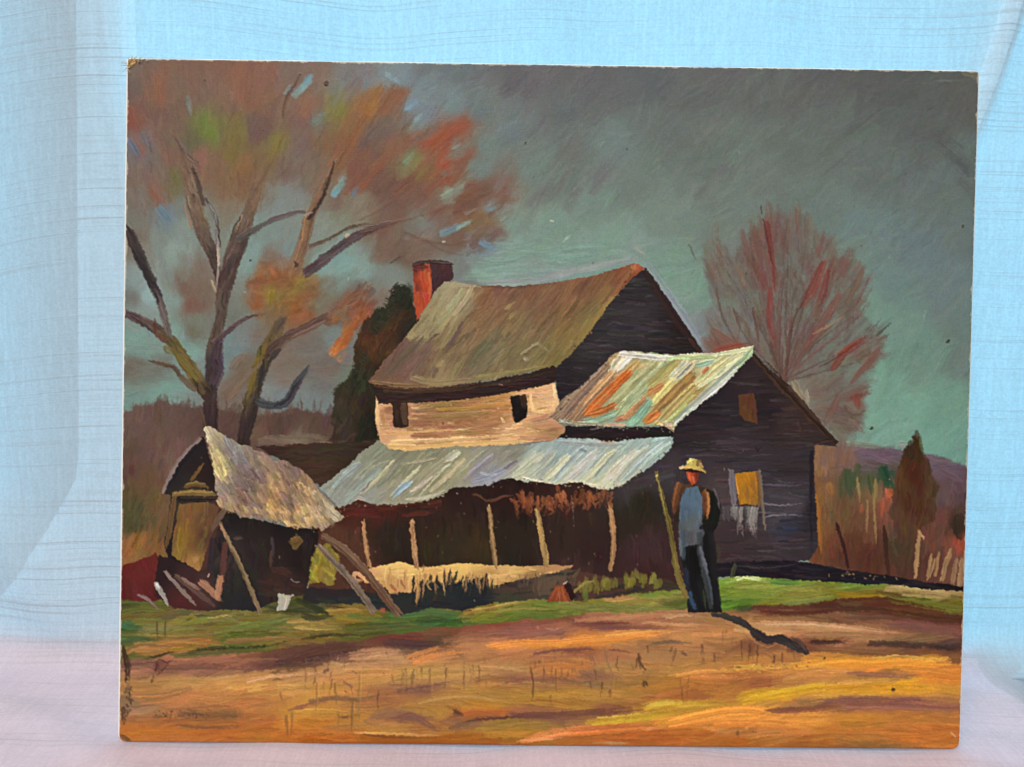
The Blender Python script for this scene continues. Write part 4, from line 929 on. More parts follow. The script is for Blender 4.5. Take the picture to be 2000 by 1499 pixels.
for pts, w, c in [([(419, 560), (424, 500), (418, 440), (406, 395)], 4, (158, 150, 138)), ([(424, 520), (421, 470)], 3, (188, 172, 152)), ([(405, 395), (417, 415), (422, 440)], 4, (140, 148, 146)), ([(372, 445), (360, 410), (355, 390)], 4, (142, 104, 74)), ([(408, 545), (415, 562), (420, 572)], 5, (176, 160, 128)),
                  ([(585, 470), (592, 430), (598, 400)], 3, (168, 126, 88)), ([(500, 700), (490, 740), (478, 780)], 8, (112, 98, 50)), ([(517, 670), (508, 695)], 8, (108, 92, 48)), ([(384, 740), (350, 700), (330, 680)], 12, (110, 98, 54)), ([(395, 768), (385, 750)], 10, (98, 84, 54)), ([(316, 675), (330, 690)], 10, (104, 88, 50)),
                  ([(290, 560), (276, 520), (262, 480)], 6, (52, 46, 48)), ([(300, 570), (312, 610), (330, 660)], 4, (40, 36, 38)), ([(307, 590), (318, 628), (332, 662)], 7, (120, 112, 108)), ([(280, 520), (295, 550)], 9, (56, 50, 50)), ([(250, 615), (280, 635), (300, 652)], 4, (58, 48, 52)),
                  ([(512, 700), (508, 730), (500, 770)], 7, (48, 44, 46)), ([(500, 790), (490, 820), (478, 850)], 10, (52, 42, 40)), ([(402, 830), (400, 790)], 9, (58, 44, 46)), ([(430, 690), (426, 730)], 8, (72, 66, 72)), ([(532, 792), (556, 782), (572, 756), (585, 738)], 6, (44, 42, 46)),
                  ([(525, 700), (545, 680)], 10, (52, 46, 46)), ([(572, 510), (578, 515), (572, 522)], 5, (52, 38, 34)), ([(672, 462), (680, 455)], 4, (210, 170, 130)), ([(590, 420), (600, 416), (610, 412)], 4, (150, 138, 128)), ([(468, 420), (455, 440), (446, 470)], 4, (64, 50, 48)),
                  ([(620, 500), (650, 486), (680, 470)], 5, (54, 42, 44)), ([(700, 452), (740, 442), (780, 428)], 6, (96, 68, 60)), ([(566, 656), (600, 640), (640, 622)], 3.5, (132, 108, 96)), ([(596, 735), (606, 720)], 5, (98, 96, 96)), ([(548, 615), (540, 625), (530, 640)], 5, (96, 84, 66)), ([(780, 498), (758, 514)], 4, (76, 64, 58)),
                  ([(388, 800), (398, 830), (404, 850)], 6, (92, 70, 60)), ([(452, 765), (480, 735), (510, 705)], 9, (118, 100, 84)), ([(440, 780), (470, 750)], 8, (124, 104, 86)), ([(447, 720), (460, 700), (480, 690)], 14, (118, 102, 86))]:
    S(pts, w, c, op=0.8, h=0.8, dry=0.22, tap=(0.55, 0.35))
for pts, w in [([(785, 452), (830, 470), (880, 476), (930, 466), (970, 458)], 6), ([(745, 438), (800, 425), (860, 405), (920, 380)], 6), ([(830, 470), (870, 490), (920, 500)], 5), ([(700, 430), (760, 395), (820, 345)], 5), ([(655, 320), (690, 260), (730, 200)], 6), ([(496, 372), (530, 310), (560, 240)], 8), ([(360, 325), (340, 270), (330, 220)], 8), ([(490, 370), (500, 300), (505, 240)], 6)]:
    S(pts, w, (98, 72, 60), op=0.45, h=0.35, dry=0.35, wp=[1, .8, .6, .3], soft=2.4)
opm = cmap([(690, 580, 124, 84, 62), (715, 585, 120, 80, 60), (660, 610, 120, 92, 74), (655, 680, 184, 112, 62), (675, 655, 164, 96, 54), (705, 620, 150, 86, 52), (720, 570, 112, 84, 70)], eps=8)
opatch = polymask([(640, 612), (665, 592), (700, 562), (735, 562), (728, 600), (712, 632), (685, 662), (662, 694), (648, 684), (662, 655), (680, 630), (650, 632)], 3, 7)
scatter(opatch, opm, 90, 26, 12, -48, 12, op=0.55, h=0.6, dry=0.4, jit=9, hue=4, bright=0.07, soft=2.2, clip=False, label='painted_foliage')
# orange leaf clumps low on the crown
ob = polymask([(487, 545), (500, 520), (525, 500), (560, 515), (590, 530), (620, 545), (625, 580), (610, 610), (585, 625), (560, 612), (535, 606), (510, 610), (485, 600)], 5, 10)
scatter(ob, skym, 110, 26, 15, -45, 40, op=0.42, h=0.4, dry=0.35, jit=7, hue=4, bright=0.05, clip=False, label='painted_foliage', soft=4)
for pts, w, c in [([(655, 680), (672, 655), (700, 625), (715, 610)], 20, (164, 92, 50)), ([(650, 685), (668, 662)], 12, (196, 122, 66)), ([(690, 640), (712, 610)], 12, (148, 82, 50)), ([(648, 626), (665, 622)], 9, (160, 98, 58)), ([(525, 570), (528, 592)], 12, (142, 124, 44)), ([(580, 548), (600, 545)], 12, (140, 118, 48)),
                  ([(655, 600), (690, 575), (720, 560)], 18, (124, 84, 62)), ([(690, 600), (720, 575)], 14, (122, 76, 56))]:
    for k in range(4):
        o = rng.normal(0, w * 0.22, (len(pts), 2))
        S(np.array(pts, float) + o, w * rng.uniform(0.35, 0.8), np.array(c) * rng.uniform(0.88, 1.1), op=0.55, h=0.8, dry=0.45, label='painted_foliage', soft=1.8, tap=(0.8, 0.5))

# ================= DARK CEDAR BY THE HOUSE ========================
cm2 = cmap([(785, 575, 38, 37, 26), (750, 615, 42, 42, 28), (723, 677, 80, 46, 26), (769, 631, 74, 48, 28), (790, 640, 40, 36, 26), (745, 720, 50, 36, 26), (700, 740, 44, 46, 32), (690, 790, 52, 42, 31), (720, 830, 36, 34, 26), (660, 800, 58, 52, 40), (665, 850, 60, 48, 38), (740, 690, 70, 46, 28), (705, 690, 54, 44, 28)], eps=8)
ced2 = polymask([(770, 562), (779, 556), (801, 563), (808, 600), (812, 625), (795, 655), (752, 706), (722, 743), (731, 770), (735, 845), (740, 860), (640, 866), (648, 850), (651, 823), (645, 800), (654, 757), (670, 745), (681, 735), (692, 703), (690, 677), (708, 637), (730, 605), (757, 597), (763, 572)], 3, 3)
fill(ced2, cm2, 1, label='painted_dark_cedar', var=10)
scatter(ced2, cm2, 150, 28, 11, -70, 18, op=0.55, h=0.4, dry=0.25, jit=14, hue=4, bright=0.12, clip=False, label='painted_dark_cedar')
for k in range(40):
    t = rng.uniform(0, 1)
    x, y = 770 - 120 * t + rng.normal(0, 4), 570 + 270 * t ** 1.1
    S([(x + 6, y), (x - rng.uniform(4, 12), y - rng.uniform(6, 16))], rng.uniform(4, 8), (48, 48, 34), op=0.7, h=0.5, dry=0.35)
# dark back wing behind the shed
wing = polymask([(495, 870), (560, 868), (640, 864), (700, 862), (740, 856), (745, 870), (700, 890), (660, 925), (632, 952), (600, 935), (560, 905), (520, 882)], 1.5, 1.5)
wm = cmap([(520, 875, 58, 42, 36), (600, 880, 62, 48, 38), (680, 880, 56, 44, 34), (620, 930, 66, 50, 36)], eps=20)
fill(wing, wm, 1, label='painted_back_wing')
scatter(wing, wm, 50, 60, 10, -2, 6, op=0.6, h=0.4, dry=0.2, jit=9, hue=3)

# ================= HOUSE ==========================================
# gable wall
gab = polymask([(1250, 522), (1265, 533), (1286, 565), (1323, 621), (1363, 671), (1373, 690), (1345, 695), (1211, 694), (1180, 718), (1145, 748), (1105, 775), (1096, 795), (1086, 755), (1082, 717), (1118, 684), (1150, 646), (1185, 598), (1214, 561), (1230, 542)], 0.8)
gbm = cmap([(1245, 545, 44, 38, 40), (1200, 620, 52, 47, 50), (1250, 640, 54, 49, 53), (1150, 700, 50, 44, 46), (1110, 740, 42, 35, 38), (1300, 660, 46, 40, 44), (1320, 650, 36, 26, 27)], eps=15)
fill(gab, gbm, 1, label='painted_gable_wall')
scatter(gab, gbm, 90, 70, 7, 3, 3, op=0.6, h=0.5, dry=0.3, jit=12, hue=3, bright=0.1)
scatter(gab, (78, 74, 80), 34, 40, 3, 3, 3, op=0.5, h=0.6, dry=0.35, hue=4)
S([(1258, 528), (1290, 575), (1330, 635), (1370, 688)], 15, (42, 28, 27), op=0.95, h=0.5, label='painted_gable_wall')
S([(1277, 562), (1310, 615), (1345, 665)], 6, (60, 42, 38), op=0.6, h=0.4)
S([(1345, 660), (1358, 676), (1368, 688)], 7, (72, 48, 42), op=0.8, h=0.6)
# chimney
chl = polymask([(803, 514), (836, 512), (842, 538), (839, 589), (811, 624), (806, 570)], 0.8)
fill(chl, cmap([(815, 518, 78, 38, 32), (820, 545, 150, 64, 38), (833, 560, 184, 84, 48), (815, 590, 164, 70, 42), (825, 600, 176, 78, 46), (808, 560, 118, 48, 34)], eps=5), 1, label='painted_chimney')
scatter(chl, (170, 74, 44), 26, 30, 6, 87, 5, op=0.6, h=0.7, dry=0.2, jit=12, hue=8)
chr_ = polymask([(834, 510), (882, 513), (884, 546), (867, 550), (839, 588), (842, 540)], 0.8)
fill(chr_, (68, 42, 44), 1, label='painted_chimney')
scatter(chr_, (66, 42, 46), 18, 26, 7, 88, 5, op=0.6, h=0.5, jit=10)
S([(803, 516), (820, 511), (845, 509), (882, 513)], 7, (58, 32, 32), op=0.9, h=0.6)
S([(806, 522), (820, 522), (834, 520)], 11, (86, 42, 36), op=0.8, h=0.5)
S([(835, 530), (839, 560), (836, 588)], 6, (198, 100, 62), op=0.85, h=0.8)
# main roof
RF = [(880, 570, 154, 148, 108), (900, 600, 143, 137, 97), (850, 620, 148, 140, 94), (820, 650, 141, 132, 88), (800, 690, 106, 87, 70), (770, 720, 101, 81, 62), (850, 680, 120, 106, 70), (900, 690, 114, 101, 67), (950, 580, 118, 88, 59), (980, 600, 123, 96, 62),
      (930, 620, 128, 101, 65), (1050, 570, 114, 88, 59), (1000, 640, 123, 109, 70), (950, 690, 100, 98, 71), (930, 720, 106, 98, 68), (1000, 700, 109, 103, 67), (870, 730, 134, 120, 79), (960, 735, 129, 117, 75), (1050, 700, 120, 114, 68), (1020, 670, 109, 98, 62),
      (1100, 580, 118, 90, 57), (1150, 560, 114, 84, 55), (1200, 540, 113, 79, 51), (1240, 524, 146, 80, 48), (1150, 620, 118, 103, 58), (1100, 660, 121, 106, 58), (1080, 700, 114, 106, 58), (1180, 570, 121, 99, 56), (760, 740, 112, 88, 59), (1070, 620, 112, 92, 59), (990, 565, 110, 82, 62)]
rfm = cmap([(x, y, r + 7, g + 1, b + 8) for x, y, r, g, b in RF], eps=8)
mroof = polymask([(867, 549), (900, 552), (931, 555), (1003, 558), (1083, 550), (1150, 538), (1217, 519), (1241, 512), (1258, 523), (1230, 544), (1214, 563), (1185, 600), (1150, 648), (1118, 686), (1087, 716), (1030, 727), (950, 742), (870, 754), (790, 756), (726, 751), (716, 744), (750, 703), (790, 658), (817, 622), (843, 578)], 0.8)
fill(mroof, rfm, 1, label='painted_main_roof')
scatter(mroof, rfm, 190, 64, 20, 127, 6, op=0.55, h=0.6, dry=0.25, jit=9, hue=2.5, bright=0.05, soft=2)
scatter(mroof, rfm, 70, 46, 7, 127, 7, op=0.5, h=0.7, dry=0.35, jit=12, hue=3, bright=0.11, soft=1.5)
for pts, w, c in [([(905, 565), (870, 610), (830, 650)], 14, (164, 158, 116)), ([(880, 560), (850, 605), (815, 655)], 8, (158, 150, 110)), ([(870, 558), (900, 556), (925, 558)], 7, (166, 158, 122)), ([(920, 562), (905, 590), (880, 620)], 5, (176, 168, 128)), ([(985, 605), (1008, 583)], 6, (176, 152, 100)), ([(990, 620), (1015, 605)], 6, (160, 136, 92)),
                  ([(800, 655), (840, 660), (860, 645)], 7, (150, 140, 96)), ([(820, 660), (780, 700), (745, 735)], 16, (104, 84, 70)), ([(855, 650), (830, 668)], 5, (84, 66, 58)), ([(895, 640), (880, 670), (860, 690)], 8, (100, 80, 70)), ([(845, 680), (820, 715), (800, 745)], 14, (112, 90, 74)), ([(850, 715), (840, 735)], 9, (96, 76, 68)),
                  ([(810, 735), (840, 745), (900, 742), (960, 735)], 9, (148, 132, 92)), ([(930, 735), (1000, 724), (1060, 715)], 7, (136, 122, 82)), ([(960, 665), (935, 690), (915, 715)], 22, (100, 98, 74)), ([(940, 555), (1000, 559), (1083, 551)], 4, (88, 66, 58)), ([(1020, 690), (1050, 670), (1070, 690)], 6, (154, 146, 104)), ([(1020, 698), (1030, 702)], 6, (176, 170, 140)),
                  ([(1240, 516), (1225, 535), (1205, 560)], 10, (138, 96, 62)), ([(1244, 515), (1236, 532)], 7, (184, 106, 72)), ([(1252, 520), (1235, 540)], 5, (158, 92, 60)), ([(1200, 575), (1170, 615), (1130, 665)], 7, (142, 118, 62)), ([(1090, 600), (1060, 630), (1040, 660)], 6, (96, 78, 50)), ([(1130, 585), (1100, 620)], 5, (92, 74, 48)), ([(730, 745), (780, 752), (830, 750)], 6, (126, 96, 66))]:
    M(pts, w * 1.15, c, op=0.7, h=0.9, dry=0.3, mask=mroof)
edge_flecks([(1240, 515), (1214, 562), (1150, 648), (1086, 717)], [(44, 36, 38), (150, 112, 72)], 40, 2.2)
edge_flecks([(726, 750), (870, 754), (1030, 727), (1084, 715)], [(150, 128, 90), (60, 42, 36)], 50, 2.2)
# tan upper wall
WL = [(733, 800, 214, 172, 122), (745, 810, 196, 152, 104), (850, 800, 154, 116, 68), (900, 820, 154, 112, 70), (950, 800, 169, 126, 72), (1060, 780, 222, 180, 118), (1050, 800, 212, 168, 110), (1085, 790, 224, 186, 130), (790, 860, 222, 180, 118), (900, 866, 232, 192, 126), (1000, 855, 222, 182, 118), (850, 846, 176, 130, 80),
      (950, 840, 168, 124, 78), (1040, 840, 206, 160, 104), (1080, 845, 176, 132, 90), (820, 820, 156, 114, 74), (980, 785, 180, 132, 70), (880, 790, 158, 120, 66), (740, 845, 206, 162, 110), (1060, 815, 196, 150, 100), (760, 800, 150, 106, 66)]
wlm = cmap([(x, y, r - 2, g - 4, b + 7) for x, y, r, g, b in WL], ay=1.6, eps=6)
wall = polymask([(730, 773), (737, 786), (817, 783), (897, 778), (1003, 762), (1083, 744), (1093, 793), (1080, 815), (1103, 832), (1103, 846), (1085, 857), (1030, 866), (960, 870), (897, 874), (830, 879), (765, 879), (740, 864), (736, 850), (731, 813)], 1.0)
fill(wall, wlm, 1, label='painted_upper_wall')
scatter(wall, wlm, 130, 60, 8, -3, 4, op=0.65, h=0.7, dry=0.3, jit=12, hue=5, bright=0.06)
scatter(wall, (232, 196, 136), 40, 40, 4, -4, 5, op=0.6, h=0.9, dry=0.5, hue=6)
for pts, w, c in [([(740, 872), (800, 874), (880, 870), (960, 864), (1030, 860)], 11, (234, 192, 122)), ([(745, 848), (820, 842), (900, 838)], 5, (226, 182, 118)), ([(760, 862), (860, 858), (960, 852), (1060, 840)], 6, (238, 204, 140)), ([(1035, 770), (1040, 800), (1078, 800), (1082, 760)], 7, (232, 192, 132)), ([(1080, 752), (1086, 785)], 8, (238, 206, 152)),
                  ([(734, 790), (737, 850)], 8, (230, 188, 136)), ([(880, 848), (950, 842), (985, 836)], 7, (156, 112, 72)), ([(850, 798), (920, 796), (990, 784)], 6, (174, 136, 60)), ([(840, 812), (920, 808), (980, 800)], 8, (138, 106, 70)), ([(745, 806), (752, 836)], 10, (178, 130, 86)), ([(978, 815), (985, 826)], 6, (238, 206, 150)), ([(1000, 830), (1020, 826)], 5, (236, 198, 136))]:
    S(pts, w, c, op=0.85, h=1.0, dry=0.25)
# eave
eave = polymask([(722, 750), (790, 757), (870, 755), (950, 743), (1030, 728), (1082, 713), (1087, 728), (1084, 745), (1003, 764), (897, 780), (817, 785), (737, 788), (729, 770)], 0.8)
fill(eave, (48, 32, 30), 1, label='painted_eave')
scatter(eave, (50, 34, 32), 40, 80, 7, -5, 4, op=0.6, h=0.6, dry=0.2, jit=16)
S([(745, 762), (830, 764), (920, 756), (1010, 740), (1080, 724)], 5, (86, 60, 42), op=0.75, h=0.6, dry=0.3)
S([(728, 753), (800, 759), (870, 757), (950, 745)], 4, (112, 82, 54), op=0.7, h=0.6, dry=0.3)
# windows
for poly, cl, cr, xm in [([(761, 785), (793, 786), (797, 831), (785, 836), (767, 834)], (54, 38, 29), (92, 71, 54), 779), ([(995, 773), (1026, 769), (1030, 798), (1027, 815), (1005, 827), (1001, 812)], (30, 23, 21), (76, 61, 40), 1011)]:
    m = polymask(poly, 0.8)
    fill(m, cl, 1, label='painted_window#%d' % (1 if xm < 900 else 2))
    scatter(m, cl, 10, 30, 7, 86, 4, op=0.7, h=0.6, jit=14)
    x0 = (xm + max(p[0] for p in poly)) / 2
    S([(x0 - 1, poly[1][1] + 2), (x0 + 2, poly[2][1] - 3)], 14, cr, op=0.85, h=0.7, mask=m, jit=14)
# lean-to wall
LW = [(1460, 720, 50, 40, 42), (1400, 800, 44, 37, 42), (1500, 800, 44, 34, 38), (1550, 820, 60, 46, 44), (1350, 860, 46, 38, 42), (1450, 880, 58, 50, 54), (1550, 900, 54, 47, 50), (1560, 990, 72, 66, 72), (1520, 1010, 70, 64, 70), (1560, 1060, 56, 48, 52), (1500, 1070, 62, 52, 54), (1440, 1060, 60, 48, 50), (1420, 960, 74, 64, 64), (1300, 900, 60, 50, 52),
      (1300, 970, 40, 36, 30), (1290, 1050, 56, 38, 40), (1580, 1000, 40, 36, 40), (1350, 900, 62, 54, 58), (1540, 1030, 52, 52, 64)]
lwm = cmap(LW, eps=12)
lwall = polymask([(1470, 680), (1505, 720), (1537, 752), (1587, 811), (1637, 862), (1629, 871), (1591, 868), (1590, 933), (1595, 987), (1598, 1067), (1582, 1092), (1400, 1110), (1330, 1120), (1280, 1000), (1275, 905), (1312, 860), (1310, 840), (1323, 821), (1363, 789), (1403, 755), (1430, 731), (1466, 690)], 0.8)
fill(lwall, lwm, 1, label='painted_dark_wall')
scatter(lwall, lwm, 210, 66, 7, 0, 3, op=0.6, h=0.55, dry=0.25, jit=12, hue=3, bright=0.1)
scatter(lwall, (86, 80, 84), 46, 50, 3, 1, 3, op=0.42, h=0.6, dry=0.4, hue=4)
for pts, w, c in [([(1490, 983), (1530, 986), (1575, 982)], 3.5, (136, 132, 138)), ([(1495, 1008), (1530, 1004), (1570, 1006)], 4, (132, 128, 136)), ([(1490, 946), (1540, 948), (1580, 944)], 3, (92, 88, 92)), ([(1480, 1000), (1520, 1001)], 3, (104, 100, 104)), ([(1530, 1030), (1560, 1032)], 5, (58, 66, 92)), ([(1540, 962), (1570, 970), (1584, 970)], 3, (84, 82, 88)),
                  ([(1400, 740), (1450, 748), (1500, 752)], 4, (72, 62, 62)), ([(1340, 890), (1400, 888), (1440, 892)], 4, (80, 74, 78)), ([(1440, 1040), (1500, 1044), (1560, 1050)], 6, (52, 44, 50)), ([(1480, 1075), (1540, 1078)], 4, (84, 76, 78)), ([(1540, 1056), (1580, 1052)], 4, (92, 66, 64)), ([(1560, 820), (1570, 850)], 10, (72, 56, 50)), ([(1585, 880), (1586, 1080)], 9, (34, 28, 32)), ([(1475, 872), (1480, 880), (1490, 870)], 3, (34, 26, 28))]:
    S(pts, w, c, op=0.75, h=0.7, dry=0.3)
S([(1472, 690), (1510, 732), (1560, 786), (1600, 830), (1632, 864)], 19, (54, 37, 31), op=0.95, h=0.7, label='painted_dark_wall', jit=14)
S([(1473, 684), (1500, 714), (1525, 738)], 6, (128, 122, 116), op=0.75, h=0.8, dry=0.3)
S([(1540, 752), (1580, 800), (1615, 838)], 6, (84, 62, 52), op=0.75, h=0.7, dry=0.25)
S([(1590, 866), (1612, 860), (1630, 858)], 9, (60, 40, 34), op=0.9, h=0.7)
vent = polymask([(1442, 771), (1472, 766), (1479, 800), (1479, 826), (1455, 821), (1444, 808)], 0.6)
fill(vent, (90, 58, 38), 1, label='painted_window#3')
scatter(vent, (88, 60, 42), 14, 26, 8, 88, 6, op=0.6, h=0.4, jit=10)
# lit window
for pts, w, c, lb in [([(1428, 918), (1431, 950), (1434, 986)], 13, (122, 120, 120), 'painted_window#4'), ([(1484, 918), (1488, 970), (1495, 1034)], 7, (118, 106, 94), 'painted_window#4'), ([(1477, 922), (1483, 985)], 12, (128, 92, 50), 'painted_window#4')]:
    S(pts, w, c, op=0.85, h=0.7, dry=0.15, label=lb)
pane = polymask([(1435, 924), (1475, 920), (1480, 955), (1481, 985), (1446, 986), (1439, 955)], 0.45)
fill(pane, cmap([(1440, 940, 172, 116, 36), (1455, 930, 176, 118, 34), (1470, 950, 146, 100, 44), (1455, 980, 156, 106, 46), (1476, 975, 118, 86, 50)], eps=5), 1, label='painted_lit_window')
scatter(pane, (172, 116, 36), 16, 30, 6, 84, 8, op=0.5, h=0.7, jit=12)
S([(1436, 930), (1440, 950), (1443, 966)], 3.5, (216, 160, 78), op=0.8, h=0.9)
for x, L, c in [(1436, 30, (150, 146, 140)), (1443, 56, (120, 112, 108)), (1450, 60, (158, 152, 146)), (1457, 50, (104, 96, 94)), (1464, 44, (132, 126, 118)), (1472, 62, (172, 168, 156)), (1478, 64, (150, 146, 134)), (1430, 26, (134, 128, 126)), (1422, 30, (92, 84, 84)), (1414, 30, (96, 88, 88))]:
    S([(x, 988 + rng.normal(0, 2)), (x + rng.normal(0, 2), 988 + L / 2), (x + rng.normal(0, 2), 988 + L)], rng.uniform(6, 9), c, op=0.75, h=0.9, dry=0.28, tap=(0.9, 0.5), label='painted_window#4')
S([(1434, 988), (1456, 985), (1480, 988)], 4, (40, 34, 34), op=0.7, h=0.6)
# rusty lean-to roof
rr = polymask([(1211, 686), (1240, 684), (1270, 687), (1323, 692), (1390, 688), (1446, 680), (1472, 673), (1469, 693), (1430, 734), (1403, 758), (1363, 792), (1323, 825), (1314, 842), (1297, 830), (1222, 832), (1163, 831), (1089, 825), (1072, 814), (1097, 780), (1137, 750), (1179, 710), (1199, 690)], 1.2)
fill(rr, cmap([(1110, 800, 140, 116, 92), (1180, 740, 180, 150, 108), (1240, 760, 172, 172, 126), (1300, 760, 190, 176, 116), (1350, 760, 168, 146, 94), (1400, 720, 206, 204, 164), (1450, 690, 188, 196, 160), (1230, 810, 140, 166, 140), (1300, 810, 170, 160, 110)], eps=10), 1, label='painted_rusty_roof')
for pts, w, c in [([(1187, 712), (1140, 756), (1084, 808)], 24, (142, 120, 98)), ([(1176, 730), (1130, 778), (1098, 814)], 18, (132, 110, 92)), ([(1194, 732), (1150, 780), (1118, 820)], 22, (154, 120, 90)), ([(1206, 716), (1170, 752), (1138, 788)], 11, (208, 170, 112)), ([(1216, 692), (1205, 706), (1194, 722)], 16, (224, 206, 170)), ([(1228, 700), (1212, 714), (1205, 722)], 12, (228, 224, 212)),
                  ([(1246, 706), (1228, 722), (1208, 742)], 15, (196, 158, 102)), ([(1262, 712), (1250, 722)], 16, (212, 178, 110)), ([(1283, 708), (1240, 748), (1196, 792)], 30, (172, 172, 126)), ([(1300, 706), (1262, 745), (1225, 780)], 16, (178, 176, 132)), ([(1318, 704), (1285, 735), (1251, 762)], 17, (166, 160, 100)), ([(1259, 751), (1235, 780), (1208, 810)], 20, (166, 174, 130)),
                  ([(1300, 745), (1280, 768), (1258, 790)], 14, (196, 182, 116)), ([(1324, 735), (1300, 760), (1272, 790)], 15, (220, 200, 126)), ([(1266, 782), (1250, 800), (1232, 824)], 24, (130, 168, 142)), ([(1290, 790), (1275, 808)], 16, (176, 182, 120)), ([(1196, 808), (1170, 818), (1140, 822)], 13, (142, 168, 142)), ([(1220, 812), (1200, 822)], 11, (176, 124, 82)),
                  ([(1227, 726), (1190, 762), (1146, 806)], 19, (196, 102, 46)), ([(1230, 728), (1205, 750)], 14, (188, 96, 44)), ([(1200, 790), (1178, 800), (1152, 808)], 15, (194, 100, 48)), ([(1355, 727), (1310, 770), (1262, 820)], 20, (154, 114, 66)), ([(1284, 806), (1262, 822)], 15, (202, 122, 64)), ([(1293, 751), (1264, 769)], 12, (172, 118, 76)), ([(1259, 778), (1240, 796), (1220, 816)], 13, (172, 120, 78)),
                  ([(1363, 749), (1325, 785), (1286, 825)], 16, (176, 154, 96)), ([(1355, 770), (1330, 794), (1300, 824)], 11, (190, 172, 110)), ([(1340, 790), (1315, 812), (1292, 828)], 10, (164, 174, 124)), ([(1354, 703), (1335, 720), (1314, 740)], 22, (222, 212, 172)), ([(1340, 704), (1318, 726), (1308, 736)], 9, (196, 200, 176)), ([(1352, 708), (1334, 726), (1322, 738)], 4, (112, 126, 120)), ([(1346, 714), (1330, 730)], 3, (128, 140, 132)),
                  ([(1446, 690), (1410, 716), (1366, 748)], 26, (210, 208, 166)), ([(1420, 698), (1390, 722), (1362, 746)], 18, (200, 192, 144)), ([(1456, 702), (1410, 744), (1360, 788), (1318, 826)], 20, (196, 202, 188)), ([(1440, 726), (1400, 758), (1350, 800)], 9, (214, 218, 206)), ([(1470, 680), (1455, 702), (1440, 716)], 15, (166, 188, 154)), ([(1360, 714), (1392, 705)], 9, (150, 188, 168)), ([(1384, 716), (1372, 728)], 7, (184, 106, 58)),
                  ([(1212, 690), (1250, 694), (1312, 700)], 12, (212, 208, 204)), ([(1240, 690), (1290, 692), (1320, 696)], 5, (222, 224, 206)), ([(1320, 694), (1380, 692), (1440, 684), (1466, 678)], 12, (200, 206, 162)), ([(1300, 700), (1350, 698), (1400, 696)], 6, (170, 180, 130)), ([(1270, 688), (1300, 692)], 4, (150, 172, 120)), ([(1180, 829), (1222, 829)], 7, (222, 184, 144)), ([(1100, 822), (1140, 828), (1170, 828)], 6, (150, 150, 124)), ([(1290, 826), (1306, 836), (1312, 842)], 10, (206, 178, 140)), ([(1090, 822), (1100, 824)], 6, (148, 158, 140))]:
    S(pts, w, c, op=0.95, h=1.25, dry=0.12, mask=rr, jit=11, rag=0.5, tap=(0.85, 0.7), hue=3)
flecks(rr, (120, 150, 130), 30, 3, 1.0, 0.5, 127, 10, 4)
flecks(polymask([(1280, 820), (1316, 822), (1316, 846), (1290, 838)], 0), (214, 182, 150), 26, 3.5, 1.2, 0.9)
# shadow strip under the rusty roof
strip = polymask([(1105, 831), (1190, 833), (1297, 832), (1314, 843), (1318, 862), (1251, 860), (1190, 862), (1086, 856), (1102, 845)], 1.0)
fill(strip, (40, 30, 33), 1, label='painted_dark_wall')
scatter(strip, (42, 32, 36), 18, 60, 8, 2, 4, op=0.6, h=0.5, jit=14)
S([(1150, 838), (1170, 834), (1180, 830)], 4, (110, 112, 100), op=0.8, h=0.8)
# porch shade
PI_ = [(680, 1010, 72, 40, 30), (740, 1000, 70, 36, 30), (660, 1050, 82, 54, 40), (760, 1050, 42, 34, 26), (850, 1000, 50, 34, 28), (880, 1050, 50, 42, 28), (930, 1080, 58, 46, 30), (900, 980, 46, 30, 26), (1000, 1060, 42, 34, 26), (1100, 1050, 52, 38, 32), (1150, 1080, 50, 34, 32), (1250, 980, 40, 36, 27), (1260, 1070, 62, 42, 44), (1230, 1020, 46, 38, 30), (1100, 970, 56, 36, 30),
       (1000, 960, 44, 26, 24), (1280, 930, 62, 55, 58), (1230, 950, 64, 56, 58), (1120, 1120, 64, 44, 42), (1250, 1120, 60, 38, 36), (690, 1090, 80, 52, 40)]
pim = cmap(PI_, eps=12)
porch = polymask([(610, 985), (660, 990), (700, 975), (731, 980), (830, 974), (883, 946), (950, 942), (990, 930), (1083, 940), (1131, 938), (1163, 950), (1190, 951), (1217, 942), (1270, 905), (1310, 873), (1330, 890), (1345, 1120), (1335, 1150), (1200, 1160), (1050, 1160), (700, 1160), (600, 1150)], 0.6)
fill(porch, pim, 1, label='painted_porch')
scatter(porch, pim, 190, 40, 12, 88, 10, op=0.5, h=0.35, dry=0.25, jit=12, hue=3, bright=0.1)
scatter(polymask([(1215, 950), (1310, 880), (1318, 930), (1230, 960)], 0), (70, 62, 66), 14, 50, 7, -12, 5, op=0.6, h=0.5, jit=10)
scatter(polymask([(640, 990), (860, 975), (860, 1005), (660, 1015)], 0), (84, 42, 32), 26, 40, 9, -4, 8, op=0.55, h=0.45, jit=12)
flecks(porch, (118, 96, 72), 70, 2.4, 0.9, 0.6, 88, 20, 2)
